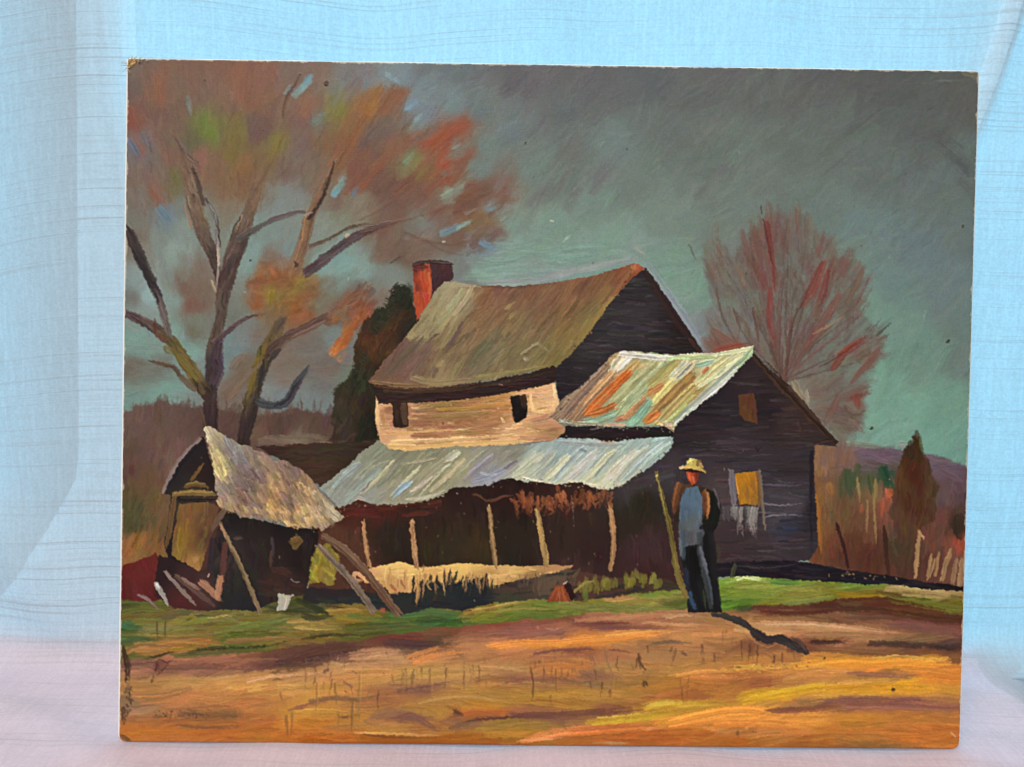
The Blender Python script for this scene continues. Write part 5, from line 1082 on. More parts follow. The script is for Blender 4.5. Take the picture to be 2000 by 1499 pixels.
# deck, the shadow band painted below it, and rough grass
deck = polymask([(689, 1118), (726, 1108), (779, 1098), (817, 1107), (860, 1104), (897, 1100), (937, 1101), (971, 1102), (1030, 1104), (1119, 1103), (1105, 1116), (1070, 1120), (1030, 1134), (963, 1142), (870, 1150), (817, 1156), (763, 1164), (750, 1146), (710, 1138)], 1.0)
fill(deck, cmap([(780, 1108, 226, 188, 112), (900, 1108, 218, 180, 104), (1000, 1110, 206, 166, 104), (1090, 1108, 176, 132, 88), (760, 1140, 190, 146, 92), (850, 1135, 206, 160, 94), (950, 1130, 178, 136, 84), (700, 1125, 206, 156, 112), (1040, 1125, 150, 116, 76)], ay=2, eps=5), 1, label='painted_deck')
scatter(deck, (214, 174, 106), 40, 50, 6, -1, 4, op=0.55, h=0.9, dry=0.35, jit=12)
shade = polymask([(590, 1148), (690, 1150), (750, 1162), (800, 1156), (830, 1138), (870, 1140), (930, 1126), (960, 1146), (1040, 1128), (1110, 1108), (1180, 1125), (1290, 1130), (1335, 1140), (1335, 1152), (1220, 1160), (1130, 1176), (1060, 1168), (960, 1178), (900, 1190), (840, 1188), (780, 1200), (700, 1180), (590, 1176)], 1.5, 2)
fill(shade, cmap([(650, 1160, 48, 36, 38), (650, 1172, 38, 44, 42), (760, 1185, 44, 46, 44), (850, 1170, 38, 42, 44), (920, 1165, 34, 40, 42), (1000, 1150, 78, 58, 52), (1080, 1130, 92, 76, 62), (1150, 1130, 78, 54, 44), (1250, 1136, 74, 56, 40), (1320, 1140, 66, 52, 40), (1000, 1165, 60, 64, 46)], eps=8), 1, label='painted_undergrowth_and_shadow')
scatter(shade, (44, 44, 42), 60, 44, 8, -4, 10, op=0.5, h=0.5, dry=0.25, jit=16, hue=5)
for k in range(34):
    x = rng.uniform(815, 960)
    y = 1150 + rng.normal(0, 8)
    L = rng.uniform(12, 32)
    S([(x, y), (x + rng.normal(3, 4), y - L)], rng.uniform(4, 8), rng.choice([(34, 38, 38), (46, 46, 42), (58, 50, 42)]), op=0.85, h=0.8, dry=0.2, tap=(0.9, 0.2))
for k in range(46):
    x = rng.uniform(740, 980)
    y = 1122 + rng.normal(0, 8)
    S([(x, y), (x + rng.normal(0, 4), y + rng.uniform(14, 40))], rng.uniform(2.6, 4.5), rng.choice([(220, 178, 112), (196, 150, 96), (170, 128, 84)]), op=0.75, h=1.0, dry=0.25, tap=(0.8, 0.2))
for k in range(26):
    x = rng.uniform(1010, 1130)
    y = 1150 - (x - 1010) * 0.1 + rng.normal(0, 6)
    S([(x, y), (x + rng.normal(6, 6), y - rng.uniform(12, 34))], rng.uniform(3, 6), rng.choice([(84, 72, 58), (96, 80, 62), (50, 48, 42)]), op=0.7, h=0.7, dry=0.3, tap=(0.9, 0.2))
for pts, w, c in [([(812, 1120), (814, 1150), (810, 1178)], 6, (200, 158, 96)), ([(812, 1130), (818, 1150), (810, 1182)], 4, (150, 116, 72)), ([(806, 1124), (804, 1180)], 5, (36, 34, 34)), ([(840, 1152), (832, 1140), (845, 1132)], 4, (176, 140, 92)), ([(855, 1148), (848, 1138)], 3, (160, 128, 84)), ([(985, 1132), (992, 1122), (1000, 1132), (1012, 1126)], 4, (186, 150, 96)),
                  ([(760, 1140), (775, 1160)], 5, (150, 92, 64)), ([(790, 1150), (780, 1130)], 5, (160, 104, 74)), ([(690, 1116), (688, 1132), (704, 1134)], 8, (222, 170, 126)), ([(740, 1190), (752, 1192)], 8, (160, 92, 64))]:
    S(pts, w, c, op=0.85, h=0.9, dry=0.2)
for x, y, c in [(1150, 1146, (114, 110, 50)), (1165, 1140, (108, 104, 46)), (1180, 1138, (124, 118, 54)), (1192, 1142, (104, 100, 46)), (1225, 1134, (116, 110, 46)), (1240, 1130, (124, 116, 50)), (1255, 1132, (110, 106, 48)), (1270, 1130, (130, 124, 60)), (1285, 1136, (108, 104, 50)), (1135, 1150, (112, 104, 54)), (1140, 1164, (96, 100, 50))]:
    for k in range(4):
        ox, oy = rng.normal(0, 5, 2)
        S([(x + ox, y + 8 + oy), (x + ox + rng.normal(0, 3), y - 10 + oy)], rng.uniform(6, 11), c, op=0.8, h=0.9, dry=0.2, tap=(0.9, 0.6), label='painted_undergrowth_and_shadow')
S([(1118, 1158), (1140, 1140), (1160, 1134)], 5, (150, 132, 76), op=0.8, h=0.8)
cone = polymask([(1084, 1143), (1100, 1141), (1106, 1155), (1114, 1174), (1066, 1176), (1076, 1158)], 0.8)
fill(polymask([(1098, 1136), (1112, 1140), (1124, 1165), (1112, 1176), (1100, 1160)], 0.8), (46, 26, 26), 1)
fill(cone, (122, 62, 40), 1, label='painted_broom')
for k in range(14):
    t = rng.uniform(-1, 1)
    S([(1092 + t * 5, 1144), (1090 + t * 22, 1175)], 4, rng.choice([(140, 74, 48), (104, 50, 34), (156, 90, 60)]), op=0.85, h=0.9, dry=0.2)
S([(1098, 1140), (1106, 1136)], 4, (216, 178, 160), op=0.9, h=1.0)
# porch posts
for pts, w, c in [([(707, 1016), (712, 1060), (720, 1108)], 9, (180, 132, 98)), ([(801, 1018), (806, 1064), (811, 1110)], 10, (170, 128, 90)), ([(953, 988), (959, 1040), (966, 1106)], 10, (152, 120, 82)), ([(1047, 992), (1056, 1040), (1067, 1108)], 10, (176, 140, 88)), ([(1191, 980), (1195, 1020), (1198, 1070), (1191, 1117)], 10, (178, 136, 94))]:
    S(pts, w, c, op=1, h=1.3, dry=0.08, wp=[.9, 1, 1.1, 1.0], jit=14, rag=0.7, label='painted_post#%d' % (1 + [707, 801, 953, 1047, 1191].index(pts[0][0])))
    P = np.array(pts)
    S(P + [3, 0], 3, np.array(c) * 0.5, op=0.5, h=0.5, dry=0.4)
    S(P + [-2, 0], 2.6, np.minimum(np.array(c) * 1.25, 235), op=0.6, h=0.9, dry=0.4)
S([(921, 964), (935, 968), (948, 978), (965, 976), (985, 968), (1000, 968)], 5, (104, 66, 46), op=0.85, h=0.9)
for k in range(90):
    x = rng.uniform(1003, 1196)
    y = 978 + rng.normal(0, 7) + (8 if 1030 < x < 1090 else 0)
    L = rng.uniform(12, 34)
    S([(x + rng.normal(0, 5), y - L / 2), (x + rng.normal(0, 3), y), (x + rng.normal(-3, 7), y + L / 2)], rng.uniform(3, 7), rng.choice([(122, 70, 44), (148, 88, 58), (96, 54, 36), (134, 80, 54)]), op=0.8, h=1.1, dry=0.35, tap=(0.8, 0.4), label='painted_hanging_sheaf')
for pts, w, c in [([(1020, 962), (1024, 980), (1018, 1008)], 16, (148, 86, 54)), ([(1095, 962), (1100, 985)], 18, (160, 98, 66)), ([(1075, 970), (1082, 1005)], 10, (128, 74, 48)), ([(1150, 962), (1146, 992)], 14, (150, 90, 58)), ([(1118, 975), (1120, 1040)], 3, (150, 130, 110)), ([(1180, 956), (1172, 990)], 12, (142, 86, 56)), ([(1005, 975), (1012, 1012)], 8, (120, 70, 44))]:
    M(pts, w * 0.8, c, op=0.7, h=1.1, dry=0.35, label='painted_hanging_sheaf')
# porch roof
PR = [(680, 930, 140, 146, 134), (720, 900, 134, 136, 116), (780, 900, 132, 132, 108), (850, 890, 138, 134, 108), (700, 960, 146, 148, 138), (780, 950, 148, 146, 122), (850, 930, 144, 140, 112), (900, 910, 150, 146, 116), (940, 920, 140, 138, 140), (960, 890, 140, 136, 120), (1000, 880, 134, 132, 116), (960, 935, 150, 154, 162), (1020, 920, 182, 186, 160),
      (1050, 890, 156, 170, 162), (1100, 880, 150, 168, 166), (1150, 900, 164, 178, 170), (1120, 930, 190, 194, 168), (1200, 920, 184, 190, 168), (1250, 880, 158, 176, 168), (1290, 870, 160, 180, 172), (1180, 940, 200, 202, 170)]
prm = cmap(PR, eps=10)
proof = polymask([(737, 856), (758, 876), (795, 879), (897, 872), (977, 867), (1070, 864), (1086, 855), (1190, 860), (1251, 857), (1297, 852), (1317, 855), (1311, 875), (1270, 908), (1217, 945), (1190, 954), (1163, 953), (1131, 941), (1083, 944), (1030, 940), (1003, 934), (990, 932), (950, 946), (883, 950), (870, 961), (830, 978), (731, 984), (699, 977), (662, 993), (640, 975), (622, 952), (660, 921), (700, 886)], 1.6)
fill(proof, prm, 1, label='painted_porch_roof')
scatter(proof, prm, 150, 56, 10, 135, 5, op=0.6, h=0.8, dry=0.25, jit=8, hue=1.5, bright=0.05)
for pts, w, c in [([(768, 898), (735, 935), (702, 964)], 9, (190, 184, 148)), ([(740, 915), (700, 950), (672, 978)], 13, (152, 160, 152)), ([(700, 905), (670, 930), (650, 950)], 12, (150, 160, 156)), ([(820, 908), (790, 940), (760, 968)], 6, (198, 192, 158)), ([(800, 940), (780, 955), (765, 970)], 12, (150, 166, 182)), ([(890, 885), (850, 915), (800, 962)], 17, (174, 170, 142)), ([(894, 882), (868, 898)], 13, (190, 190, 172)),
                  ([(905, 895), (875, 925), (838, 960)], 12, (192, 186, 148)), ([(870, 910), (840, 940), (815, 970)], 5, (206, 200, 166)), ([(880, 905), (852, 925)], 4, (202, 198, 176)), ([(960, 890), (930, 915), (905, 935)], 9, (148, 144, 150)), ([(1010, 898), (985, 915), (960, 930)], 7, (120, 114, 118)), ([(985, 915), (950, 930), (918, 940)], 10, (160, 166, 178)), ([(935, 922), (950, 926), (970, 925)], 4, (184, 188, 196)),
                  ([(850, 893), (800, 903), (780, 905)], 4, (168, 164, 134)), ([(1060, 885), (1030, 910), (1000, 930)], 15, (196, 198, 168)), ([(1085, 880), (1050, 915), (1020, 938)], 14, (180, 188, 172)), ([(1110, 890), (1085, 915), (1060, 938)], 14, (208, 204, 168)), ([(1140, 875), (1110, 905), (1080, 940)], 14, (168, 184, 178)), ([(1165, 880), (1130, 915), (1105, 938)], 14, (192, 196, 172)), ([(1200, 882), (1165, 915), (1135, 942)], 15, (212, 206, 166)),
                  ([(1220, 870), (1190, 900), (1160, 935)], 12, (172, 188, 180)), ([(1240, 880), (1205, 912), (1175, 946)], 15, (206, 204, 172)), ([(1265, 872), (1230, 905), (1195, 945)], 14, (190, 198, 178)), ([(1290, 866), (1255, 895), (1215, 936)], 14, (172, 188, 176)), ([(1308, 864), (1280, 886), (1250, 915)], 11, (188, 204, 192)), ([(1270, 862), (1300, 854), (1294, 850)], 5, (176, 200, 188)), ([(1090, 862), (1150, 866), (1220, 866)], 9, (158, 178, 176)),
                  ([(1170, 862), (1200, 864)], 4, (190, 160, 122)), ([(1130, 878), (1145, 880)], 5, (110, 132, 136)), ([(1020, 930), (1060, 940), (1090, 943)], 5, (214, 208, 178)), ([(1110, 938), (1150, 946), (1185, 952)], 6, (206, 202, 172)), ([(790, 975), (830, 972), (865, 958)], 7, (180, 176, 150)), ([(720, 940), (715, 950), (700, 962)], 4, (112, 108, 104)), ([(690, 975), (700, 972), (710, 978)], 5, (196, 170, 150)), ([(800, 960), (830, 940), (848, 928)], 6, (196, 196, 170))]:
    S(pts, w, c, op=0.85, h=1.25, dry=0.2, mask=proof, jit=10, rag=0.5, tap=(0.6, 0.6), hue=3)
edge_flecks([(662, 993), (731, 984), (830, 978), (950, 946), (1003, 934), (1083, 944), (1163, 953), (1217, 945), (1311, 875)], [(46, 34, 32), (196, 190, 164), (150, 130, 104)], 90, 2.4)
edge_flecks([(758, 877), (897, 872), (1086, 857), (1290, 855)], [(226, 190, 130), (150, 160, 150)], 50, 2.2)
edge_flecks([(1074, 814), (1163, 831), (1313, 840)], [(44, 34, 34), (214, 184, 140), (140, 160, 140)], 50, 2.2)
edge_flecks([(1199, 690), (1137, 750), (1074, 814)], [(150, 122, 96), (52, 42, 42)], 30, 2.4)
# ================= SHED ===========================================
sg = polymask([(393, 850), (402, 880), (416, 930), (424, 970), (430, 1000), (420, 1060), (395, 1130), (385, 1120), (325, 1095), (318, 1060), (328, 1000), (330, 965), (317, 962), (324, 935), (350, 895), (385, 858)], 1.0)
fill(sg, cmap([(380, 890, 40, 33, 34), (345, 940, 42, 37, 38), (400, 920, 46, 34, 32), (400, 1000, 74, 52, 46), (400, 1080, 76, 50, 44), (335, 1090, 36, 28, 28), (360, 960, 58, 50, 40)], eps=8), 1, label='painted_shed_wall')
for pts, w, c in [([(389, 854), (365, 878), (345, 900), (325, 935), (313, 962)], 8, (146, 124, 114)), ([(380, 868), (350, 905), (330, 945)], 7, (36, 32, 36)), ([(369, 938), (382, 922), (395, 905)], 6, (116, 88, 48)), ([(356, 950), (378, 944), (402, 950), (404, 955)], 10, (106, 86, 50)), ([(358, 946), (380, 940), (398, 946)], 3, (128, 106, 62)), ([(334, 965), (370, 961), (420, 964)], 12, (132, 104, 62)), ([(336, 962), (372, 959), (412, 961)], 4, (150, 122, 76)),
                  ([(338, 968), (332, 1010), (326, 1050), (320, 1070)], 10, (116, 86, 55)), ([(342, 972), (350, 976), (420, 975)], 7, (34, 30, 28))]:
    S(pts, w, c, op=0.9, h=0.8, dry=0.15, label='painted_shed_wall')
door = polymask([(346, 982), (402, 980), (424, 990), (405, 1060), (386, 1116), (331, 1084), (334, 1053), (341, 1020)], 1.0)
fill(door, cmap([(370, 995, 118, 86, 54), (400, 1010, 96, 68, 50), (350, 1050, 130, 100, 46), (345, 1075, 132, 104, 50), (380, 1060, 106, 76, 46), (375, 1098, 150, 112, 66), (400, 1050, 84, 58, 46)], eps=7), 1, label='painted_shed_door')
scatter(door, (116, 86, 50), 28, 34, 8, 98, 8, op=0.5, h=0.6, dry=0.25, jit=12, hue=6)
S([(374, 1090), (380, 1092), (376, 1100)], 8, (164, 124, 76), op=0.8, h=0.9)
S([(350, 1030), (345, 1060), (348, 1078)], 7, (142, 112, 46), op=0.7, h=0.7)
# junk round the shed
red = polymask([(226, 1108), (257, 1098), (300, 1077), (311, 1100), (314, 1125), (320, 1165), (300, 1175), (226, 1172)], 1.2)
fill(red, cmap([(260, 1120, 96, 38, 34), (290, 1100, 98, 40, 36), (250, 1155, 88, 34, 32), (305, 1150, 80, 36, 36)], eps=8), 1, label='painted_red_cart')
scatter(red, (94, 38, 35), 22, 36, 14, 80, 20, op=0.5, h=0.35, jit=8)
dk = polymask([(305, 1080), (335, 1090), (388, 1118), (430, 1090), (500, 1110), (500, 1195), (430, 1192), (340, 1190), (300, 1165)], 1.5)
fill(dk, cmap([(320, 1110, 44, 30, 32), (360, 1130, 62, 40, 40), (400, 1150, 72, 50, 46), (360, 1175, 74, 38, 36), (450, 1160, 40, 36, 36), (430, 1120, 56, 44, 40)], eps=8), 1, label='painted_woodpile')
sf = polymask([(430, 995), (470, 1010), (563, 1028), (619, 1030), (618, 1060), (604, 1120), (594, 1160), (560, 1168), (537, 1176), (497, 1190), (450, 1190), (424, 1180), (405, 1090), (418, 1040)], 1.2)
fill(sf, cmap([(450, 1010, 36, 30, 30), (500, 1040, 40, 32, 30), (560, 1040, 34, 27, 26), (430, 1060, 52, 46, 44), (440, 1100, 60, 50, 48), (470, 1130, 44, 44, 38), (520, 1090, 44, 34, 32), (580, 1090, 36, 28, 27), (540, 1140, 58, 40, 34), (480, 1170, 38, 38, 40), (570, 1150, 50, 38, 34)], eps=9), 1, label='painted_shed_wall')
scatter(sf, (44, 36, 34), 60, 40, 10, 86, 14, op=0.5, h=0.4, dry=0.25, jit=18, hue=4)
scatter(polymask([(500, 1110), (600, 1100), (590, 1160), (500, 1170)], 0), (70, 50, 40), 16, 50, 6, 12, 6, op=0.5, h=0.5, dry=0.35)
for pts, w, c, lb in [([(436, 996), (424, 1012), (411, 1036)], 11, (106, 88, 70), 'painted_shed_wall'), ([(437, 1060), (432, 1120), (428, 1150)], 12, (92, 58, 50), None), ([(528, 1048), (532, 1090)], 6, (66, 58, 60), None), ([(527, 1075), (526, 1108)], 7, (84, 58, 48), None),
                      ([(412, 1050), (408, 1090), (404, 1130)], 10, (52, 44, 46), None), ([(563, 1130), (575, 1136), (584, 1136)], 3, (150, 128, 112), None), ([(455, 1050), (470, 1050)], 8, (76, 62, 54), None),
                      ([(318, 1114), (345, 1145), (380, 1182)], 8, (138, 124, 114), 'painted_woodpile'), ([(340, 1124), (375, 1150), (414, 1182)], 11, (96, 76, 70), 'painted_woodpile'), ([(352, 1128), (370, 1142), (388, 1150)], 6, (132, 108, 98), 'painted_woodpile'), ([(388, 1136), (408, 1152), (428, 1172)], 15, (168, 126, 96), 'painted_woodpile'), ([(428, 1124), (424, 1145), (421, 1170)], 13, (182, 134, 98), 'painted_woodpile'),
                      ([(402, 1126), (406, 1120)], 5, (190, 150, 130), None), ([(300, 1138), (314, 1160), (326, 1182)], 10, (170, 166, 156), 'painted_woodpile'), ([(302, 1140), (308, 1150)], 5, (206, 204, 194), None), ([(266, 1160), (285, 1170), (306, 1190)], 6, (128, 114, 104), 'painted_woodpile'),
                      ([(574, 1046), (582, 1056), (574, 1068), (564, 1058)], 11, (112, 88, 50), None), ([(566, 1056), (582, 1052)], 12, (116, 90, 52), None), ([(542, 1084), (541, 1092)], 3, (132, 98, 64), None)]:
    S(pts, w, c, op=0.9, h=1.0, dry=0.2, label=lb)
yb = polymask([(615, 1070), (640, 1060), (660, 1090), (655, 1130), (650, 1145), (625, 1140), (602, 1142), (604, 1110)], 2, 2)
fill(yb, (128, 112, 52), 0.95, label='painted_undergrowth_and_shadow')
scatter(yb, (140, 126, 54), 26, 24, 10, 80, 20, op=0.7, h=0.9, jit=12, hue=8)
S([(615, 1105), (610, 1125), (620, 1138)], 9, (156, 144, 62), op=0.8, h=1.0)
# shed roof
SR = [(400, 845, 192, 184, 150), (415, 870, 172, 160, 122), (430, 900, 182, 168, 124), (422, 920, 196, 180, 126), (450, 880, 146, 138, 130), (470, 900, 132, 124, 120), (500, 900, 146, 124, 106), (440, 950, 150, 136, 122), (480, 950, 124, 106, 98), (470, 975, 130, 108, 94), (500, 930, 128, 108, 100), (530, 940, 172, 146, 104), (540, 960, 176, 142, 102), (520, 910, 156, 134, 112),
      (450, 985, 160, 140, 116), (500, 1000, 142, 124, 106), (530, 995, 186, 154, 100), (560, 1010, 196, 164, 108), (590, 1000, 188, 158, 108), (570, 960, 150, 124, 100), (600, 970, 178, 150, 108), (570, 920, 132, 110, 100), (590, 940, 146, 118, 96), (620, 1000, 176, 156, 122), (640, 1005, 166, 152, 130), (620, 970, 162, 138, 112), (560, 985, 128, 104, 92)]
srm = cmap([(x, y, r * 0.95, g * 0.935, b * 0.94) for x, y, r, g, b in SR], eps=7)
sroof = polymask([(392, 836), (401, 832), (417, 839), (443, 857), (470, 867), (497, 878), (518, 886), (532, 899), (545, 897), (582, 915), (600, 932), (617, 954), (646, 983), (668, 1010), (660, 1016), (641, 1019), (625, 1034), (609, 1025), (585, 1029), (563, 1029), (550, 1020), (518, 1014), (475, 1012), (462, 1001), (440, 995), (426, 987), (419, 960), (413, 920), (408, 888), (397, 861)], 2.0)
fill(sroof, srm, 1, label='painted_shed_roof')
scatter(sroof, srm, 120, 32, 12, 62, 9, op=0.7, h=1.0, dry=0.2, jit=11, hue=5, bright=0.05, tap=(0.9, 0.8))
scatter(sroof, srm, 70, 22, 6, 62, 10, op=0.6, h=1.0, dry=0.3, jit=14, hue=6, bright=0.12)
for pts, w, c in [([(395, 838), (402, 850), (410, 870)], 11, (208, 200, 168)), ([(410, 870), (420, 905), (428, 930)], 9, (198, 184, 130)), ([(425, 895), (435, 925), (430, 932)], 12, (202, 186, 126)), ([(435, 850), (450, 880), (460, 905)], 12, (156, 150, 146)), ([(460, 870), (472, 900)], 12, (140, 134, 134)), ([(533, 925), (545, 945), (550, 955)], 14, (192, 168, 112)), ([(525, 940), (520, 960)], 14, (190, 152, 108)),
                  ([(520, 978), (535, 1000), (540, 1010)], 14, (204, 170, 108)), ([(545, 995), (560, 1022)], 13, (210, 184, 124)), ([(572, 995), (585, 1022)], 14, (206, 176, 118)), ([(590, 985), (610, 1018)], 12, (192, 164, 116)), ([(610, 960), (640, 1005), (655, 1015)], 10, (180, 164, 134)), ([(626, 975), (660, 1010)], 8, (192, 178, 152)), ([(580, 945), (600, 970)], 15, (188, 154, 108)), ([(432, 902), (465, 922), (498, 936)], 4, (98, 78, 70)), ([(460, 930), (475, 955)], 4, (104, 82, 74)),
                  ([(550, 925), (556, 960), (568, 998)], 4.5, (100, 80, 72)), ([(522, 970), (545, 982), (570, 990), (592, 984)], 4.5, (96, 76, 70)), ([(578, 950), (590, 975)], 4, (104, 84, 76)), ([(545, 898), (556, 925)], 5, (150, 146, 146)), ([(575, 918), (582, 935)], 10, (122, 100, 96)), ([(625, 1032), (640, 1022), (655, 1018)], 5, (128, 114, 108)), ([(470, 955), (490, 975)], 8, (112, 84, 78)), ([(545, 960), (560, 975)], 12, (132, 108, 100))]:
    S(pts, w, c, op=0.85 if w > 6 else 0.42, h=1.2 if w > 6 else 0.4, dry=0.15 if w > 6 else 0.35, jit=12, mask=sroof, rag=0.5, soft=1 if w > 6 else 1.6)
for row in range(5):
    for k in range(13):
        u, v = (k + rng.uniform(0.2, 0.8)) / 13, (row + rng.uniform(0.3, 0.7)) / 5
        ax, ay = 402 + u * 225, 852 + u * 108 + u * u * 15
        bx, by = 434 + u * 206, 992 + u * 32
        x, y = ax + (bx - ax) * v, ay + (by - ay) * v
        q = T([(x, y)])[0]
        if not (0 <= q[0] < PW and 0 <= q[1] < PH):
            continue
        c = srm[int(q[1]), int(q[0])] * rng.uniform(0.84, 1.12)
        S([(x - 5, y - 9), (x + 6, y + 11)], rng.uniform(10, 15), c, op=0.7, h=1.3, dry=0.2, mask=sroof, jit=12, rag=0.6, tap=(1, 0.9), hue=3)
        S([(x - 2, y + 12), (x + 9, y + 13)], 2.4, c * 0.62, op=0.45, h=0.2, dry=0.3, mask=sroof)
for k in range(26):
    t = k / 25
    x, y = 430 + 215 * t, 988 + 42 * t - 10 * (t > 0.9)
    c = np.array([(178, 150, 108), (150, 130, 110), (190, 160, 112)][k % 3])
    S([(x - 5, y - 10), (x + rng.uniform(2, 7), y + rng.uniform(2, 10))], rng.uniform(8, 12), c * rng.uniform(0.85, 1.05), op=0.85, h=1.3, dry=0.25, rag=0.8, jit=12, label='painted_shed_roof')
edge_flecks([(440, 998), (518, 1016), (625, 1036)], [(40, 32, 30), (190, 164, 118)], 30, 2.5)
# props and poles
for pts, w, c in [([(426, 1020), (443, 1055), (459, 1088), (483, 1141), (506, 1198)], 9, (134, 108, 80)), ([(619, 1064), (650, 1096), (690, 1140), (728, 1195)], 14, (124, 104, 90)), ([(628, 1046), (660, 1066), (690, 1092), (730, 1140), (776, 1200)], 16, (112, 86, 68))]:
    S(pts, w, c, op=0.97, h=1.0, dry=0.06, jit=14, wp=[.7, 1, 1, 1, .9], label='painted_prop_pole#%d' % pts[0][0])
    P = np.array(pts, float)
    S(P + [2.5, -2], 3, np.array(c) * 1.3, op=0.6, h=0.9, dry=0.35)
    S(P + [-3, 2], 3, np.array(c) * 0.6, op=0.6, h=0.5, dry=0.35)
S([(428, 1022), (438, 1048)], 6, (190, 140, 104), op=0.85, h=1.1)
S([(690, 1100), (730, 1145), (765, 1190)], 5, (92, 58, 44), op=0.6, h=0.5)
pail = polymask([(541, 1159), (566, 1163), (558, 1190), (537, 1193), (540, 1178)], 0.8)
fill(pail, (168, 164, 146), 1, label='painted_pail')
scatter(pail, (172, 168, 150), 10, 24, 5, 96, 6, op=0.7, h=1.0, jit=14)
S([(560, 1164), (572, 1162)], 4, (176, 170, 156), op=0.9, h=1.0)
S([(575, 1170), (610, 1185), (640, 1200)], 12, (52, 54, 34), op=0.8, h=0.6, dry=0.2)
# shadow band in front of the dark wall
sb = polymask([(1395, 1100), (1457, 1094), (1550, 1093), (1590, 1097), (1643, 1110), (1723, 1121), (1790, 1132), (1890, 1146), (1890, 1154), (1817, 1150), (1750, 1142), (1670, 1137), (1590, 1134), (1510, 1129), (1457, 1124), (1395, 1128)], 1.2)
fill(sb, (31, 27, 33), 1, label='painted_undergrowth_and_shadow')
scatter(sb, (36, 32, 38), 40, 70, 7, 5, 4, op=0.6, h=0.7, dry=0.2, jit=24, hue=4)
S([(1430, 1104), (1500, 1108), (1580, 1098)], 3, (92, 84, 82), op=0.55, h=0.7, dry=0.35)
S([(1585, 1098), (1640, 1109), (1700, 1120)], 3, (112, 82, 72), op=0.6, h=0.8, dry=0.3)
flecks(polymask([(1600, 1108), (1760, 1126), (1760, 1136), (1600, 1124)], 0), (150, 128, 96), 16, 3, 1.0, 0.7)
S([(1428, 1128), (1434, 1110), (1436, 1098)], 9, (76, 80, 56), op=0.8, h=0.7, dry=0.2)
S([(1396, 1100), (1402, 1075), (1398, 1060)], 12, (72, 62, 48), op=0.6, h=0.5, dry=0.3)
# ================= THE STANDING MAN ===============================
MN = 'painted_person'
body = polymask([(1383, 955), (1394, 961), (1402, 980), (1408, 1000), (1401, 1028), (1388, 1043), (1393, 1076), (1396, 1100), (1407, 1184), (1411, 1194), (1342, 1195), (1340, 1160), (1334, 1120), (1327, 1076), (1326, 1028), (1315, 1008), (1313, 966), (1324, 943), (1342, 946), (1362, 946)], 0.6)
fill(body, cmap([(1400, 1000, 24, 28, 22), (1335, 1130, 34, 38, 44), (1360, 1110, 20, 20, 18), (1395, 1130, 26, 26, 25), (1320, 970, 92, 62, 44), (1320, 1000, 60, 46, 36), (1390, 1060, 26, 24, 25)], eps=6), 1, label=MN)
scatter(body, (30, 29, 28), 30, 40, 6, 86, 6, op=0.5, h=0.5, jit=18)
shirt = polymask([(1341, 953), (1364, 950), (1373, 975), (1371, 1016), (1376, 1040), (1364, 1062), (1345, 1064), (1328, 1070), (1325, 1033), (1326, 1004), (1332, 963)], 0.6)
fill(shirt, cmap([(1345, 970, 82, 102, 120), (1355, 985, 86, 104, 120), (1340, 1000, 78, 94, 108), (1350, 1020, 88, 94, 94), (1355, 1045, 96, 94, 86), (1335, 1045, 76, 82, 90), (1368, 1040, 72, 74, 82)], eps=6), 1, label=MN)
scatter(shirt, (84, 100, 114), 26, 28, 5, 88, 4, op=0.45, h=0.7, dry=0.25, jit=14, hue=5)
for pts, w, c in [([(1331, 1038), (1332, 1062), (1335, 1092)], 14, (76, 82, 94)), ([(1350, 1040), (1352, 1062)], 26, (80, 82, 84)), ([(1328, 1050), (1330, 1085)], 5, (104, 106, 116)), ([(1366, 1040), (1368, 1075), (1377, 1120), (1390, 1188)], 14, (66, 68, 76)), ([(1366, 1068), (1374, 1095), (1380, 1120)], 8, (112, 110, 122)), ([(1380, 1118), (1388, 1150), (1392, 1180)], 6, (78, 84, 96)), ([(1350, 1068), (1352, 1110), (1356, 1150), (1370, 1188)], 14, (20, 20, 19)), ([(1346, 1156), (1350, 1175), (1358, 1190)], 9, (70, 90, 116)),
                  ([(1338, 1110), (1342, 1150)], 9, (42, 50, 58)), ([(1372, 1150), (1378, 1188)], 5, (64, 70, 50)), ([(1325, 944), (1318, 970), (1316, 1002)], 12, (104, 70, 48)), ([(1324, 941), (1318, 960), (1314, 990)], 3.5, (160, 100, 62)), ([(1336, 948), (1330, 965)], 9, (72, 54, 40)), ([(1376, 957), (1381, 980), (1380, 1010)], 9, (148, 94, 60)), ([(1382, 960), (1385, 990), (1381, 1012)], 3.5, (184, 118, 74)),
                  ([(1372, 960), (1375, 990), (1374, 1012)], 4, (116, 68, 44)), ([(1391, 962), (1403, 990), (1404, 1006)], 12, (24, 28, 22)), ([(1393, 952), (1402, 978), (1407, 996)], 3, (112, 106, 108)), ([(1389, 1040), (1392, 1080), (1398, 1140), (1406, 1190)], 12, (26, 25, 26)), ([(1366, 1030), (1384, 1026), (1396, 1020)], 8, (24, 24, 22)), ([(1318, 1004), (1322, 1018)], 9, (44, 36, 30))]:
    S(pts, w, c, op=0.8, h=0.8, dry=0.18, label=MN, soft=1.6)
head = polymask([(1341, 920), (1365, 918), (1364, 938), (1353, 948), (1343, 938)], 0.5)
fill(head, cmap([(1346, 928, 182, 82, 50), (1352, 938, 160, 72, 44), (1361, 928, 108, 46, 36)], eps=4), 1, label=MN)
S([(1346, 924), (1349, 940)], 5, (200, 100, 64), op=0.8, h=0.9)
S([(1352, 930), (1356, 942)], 4, (212, 120, 84), op=0.6, h=0.9)
S([(1362, 920), (1361, 940)], 6, (98, 42, 34), op=0.8, h=0.6)
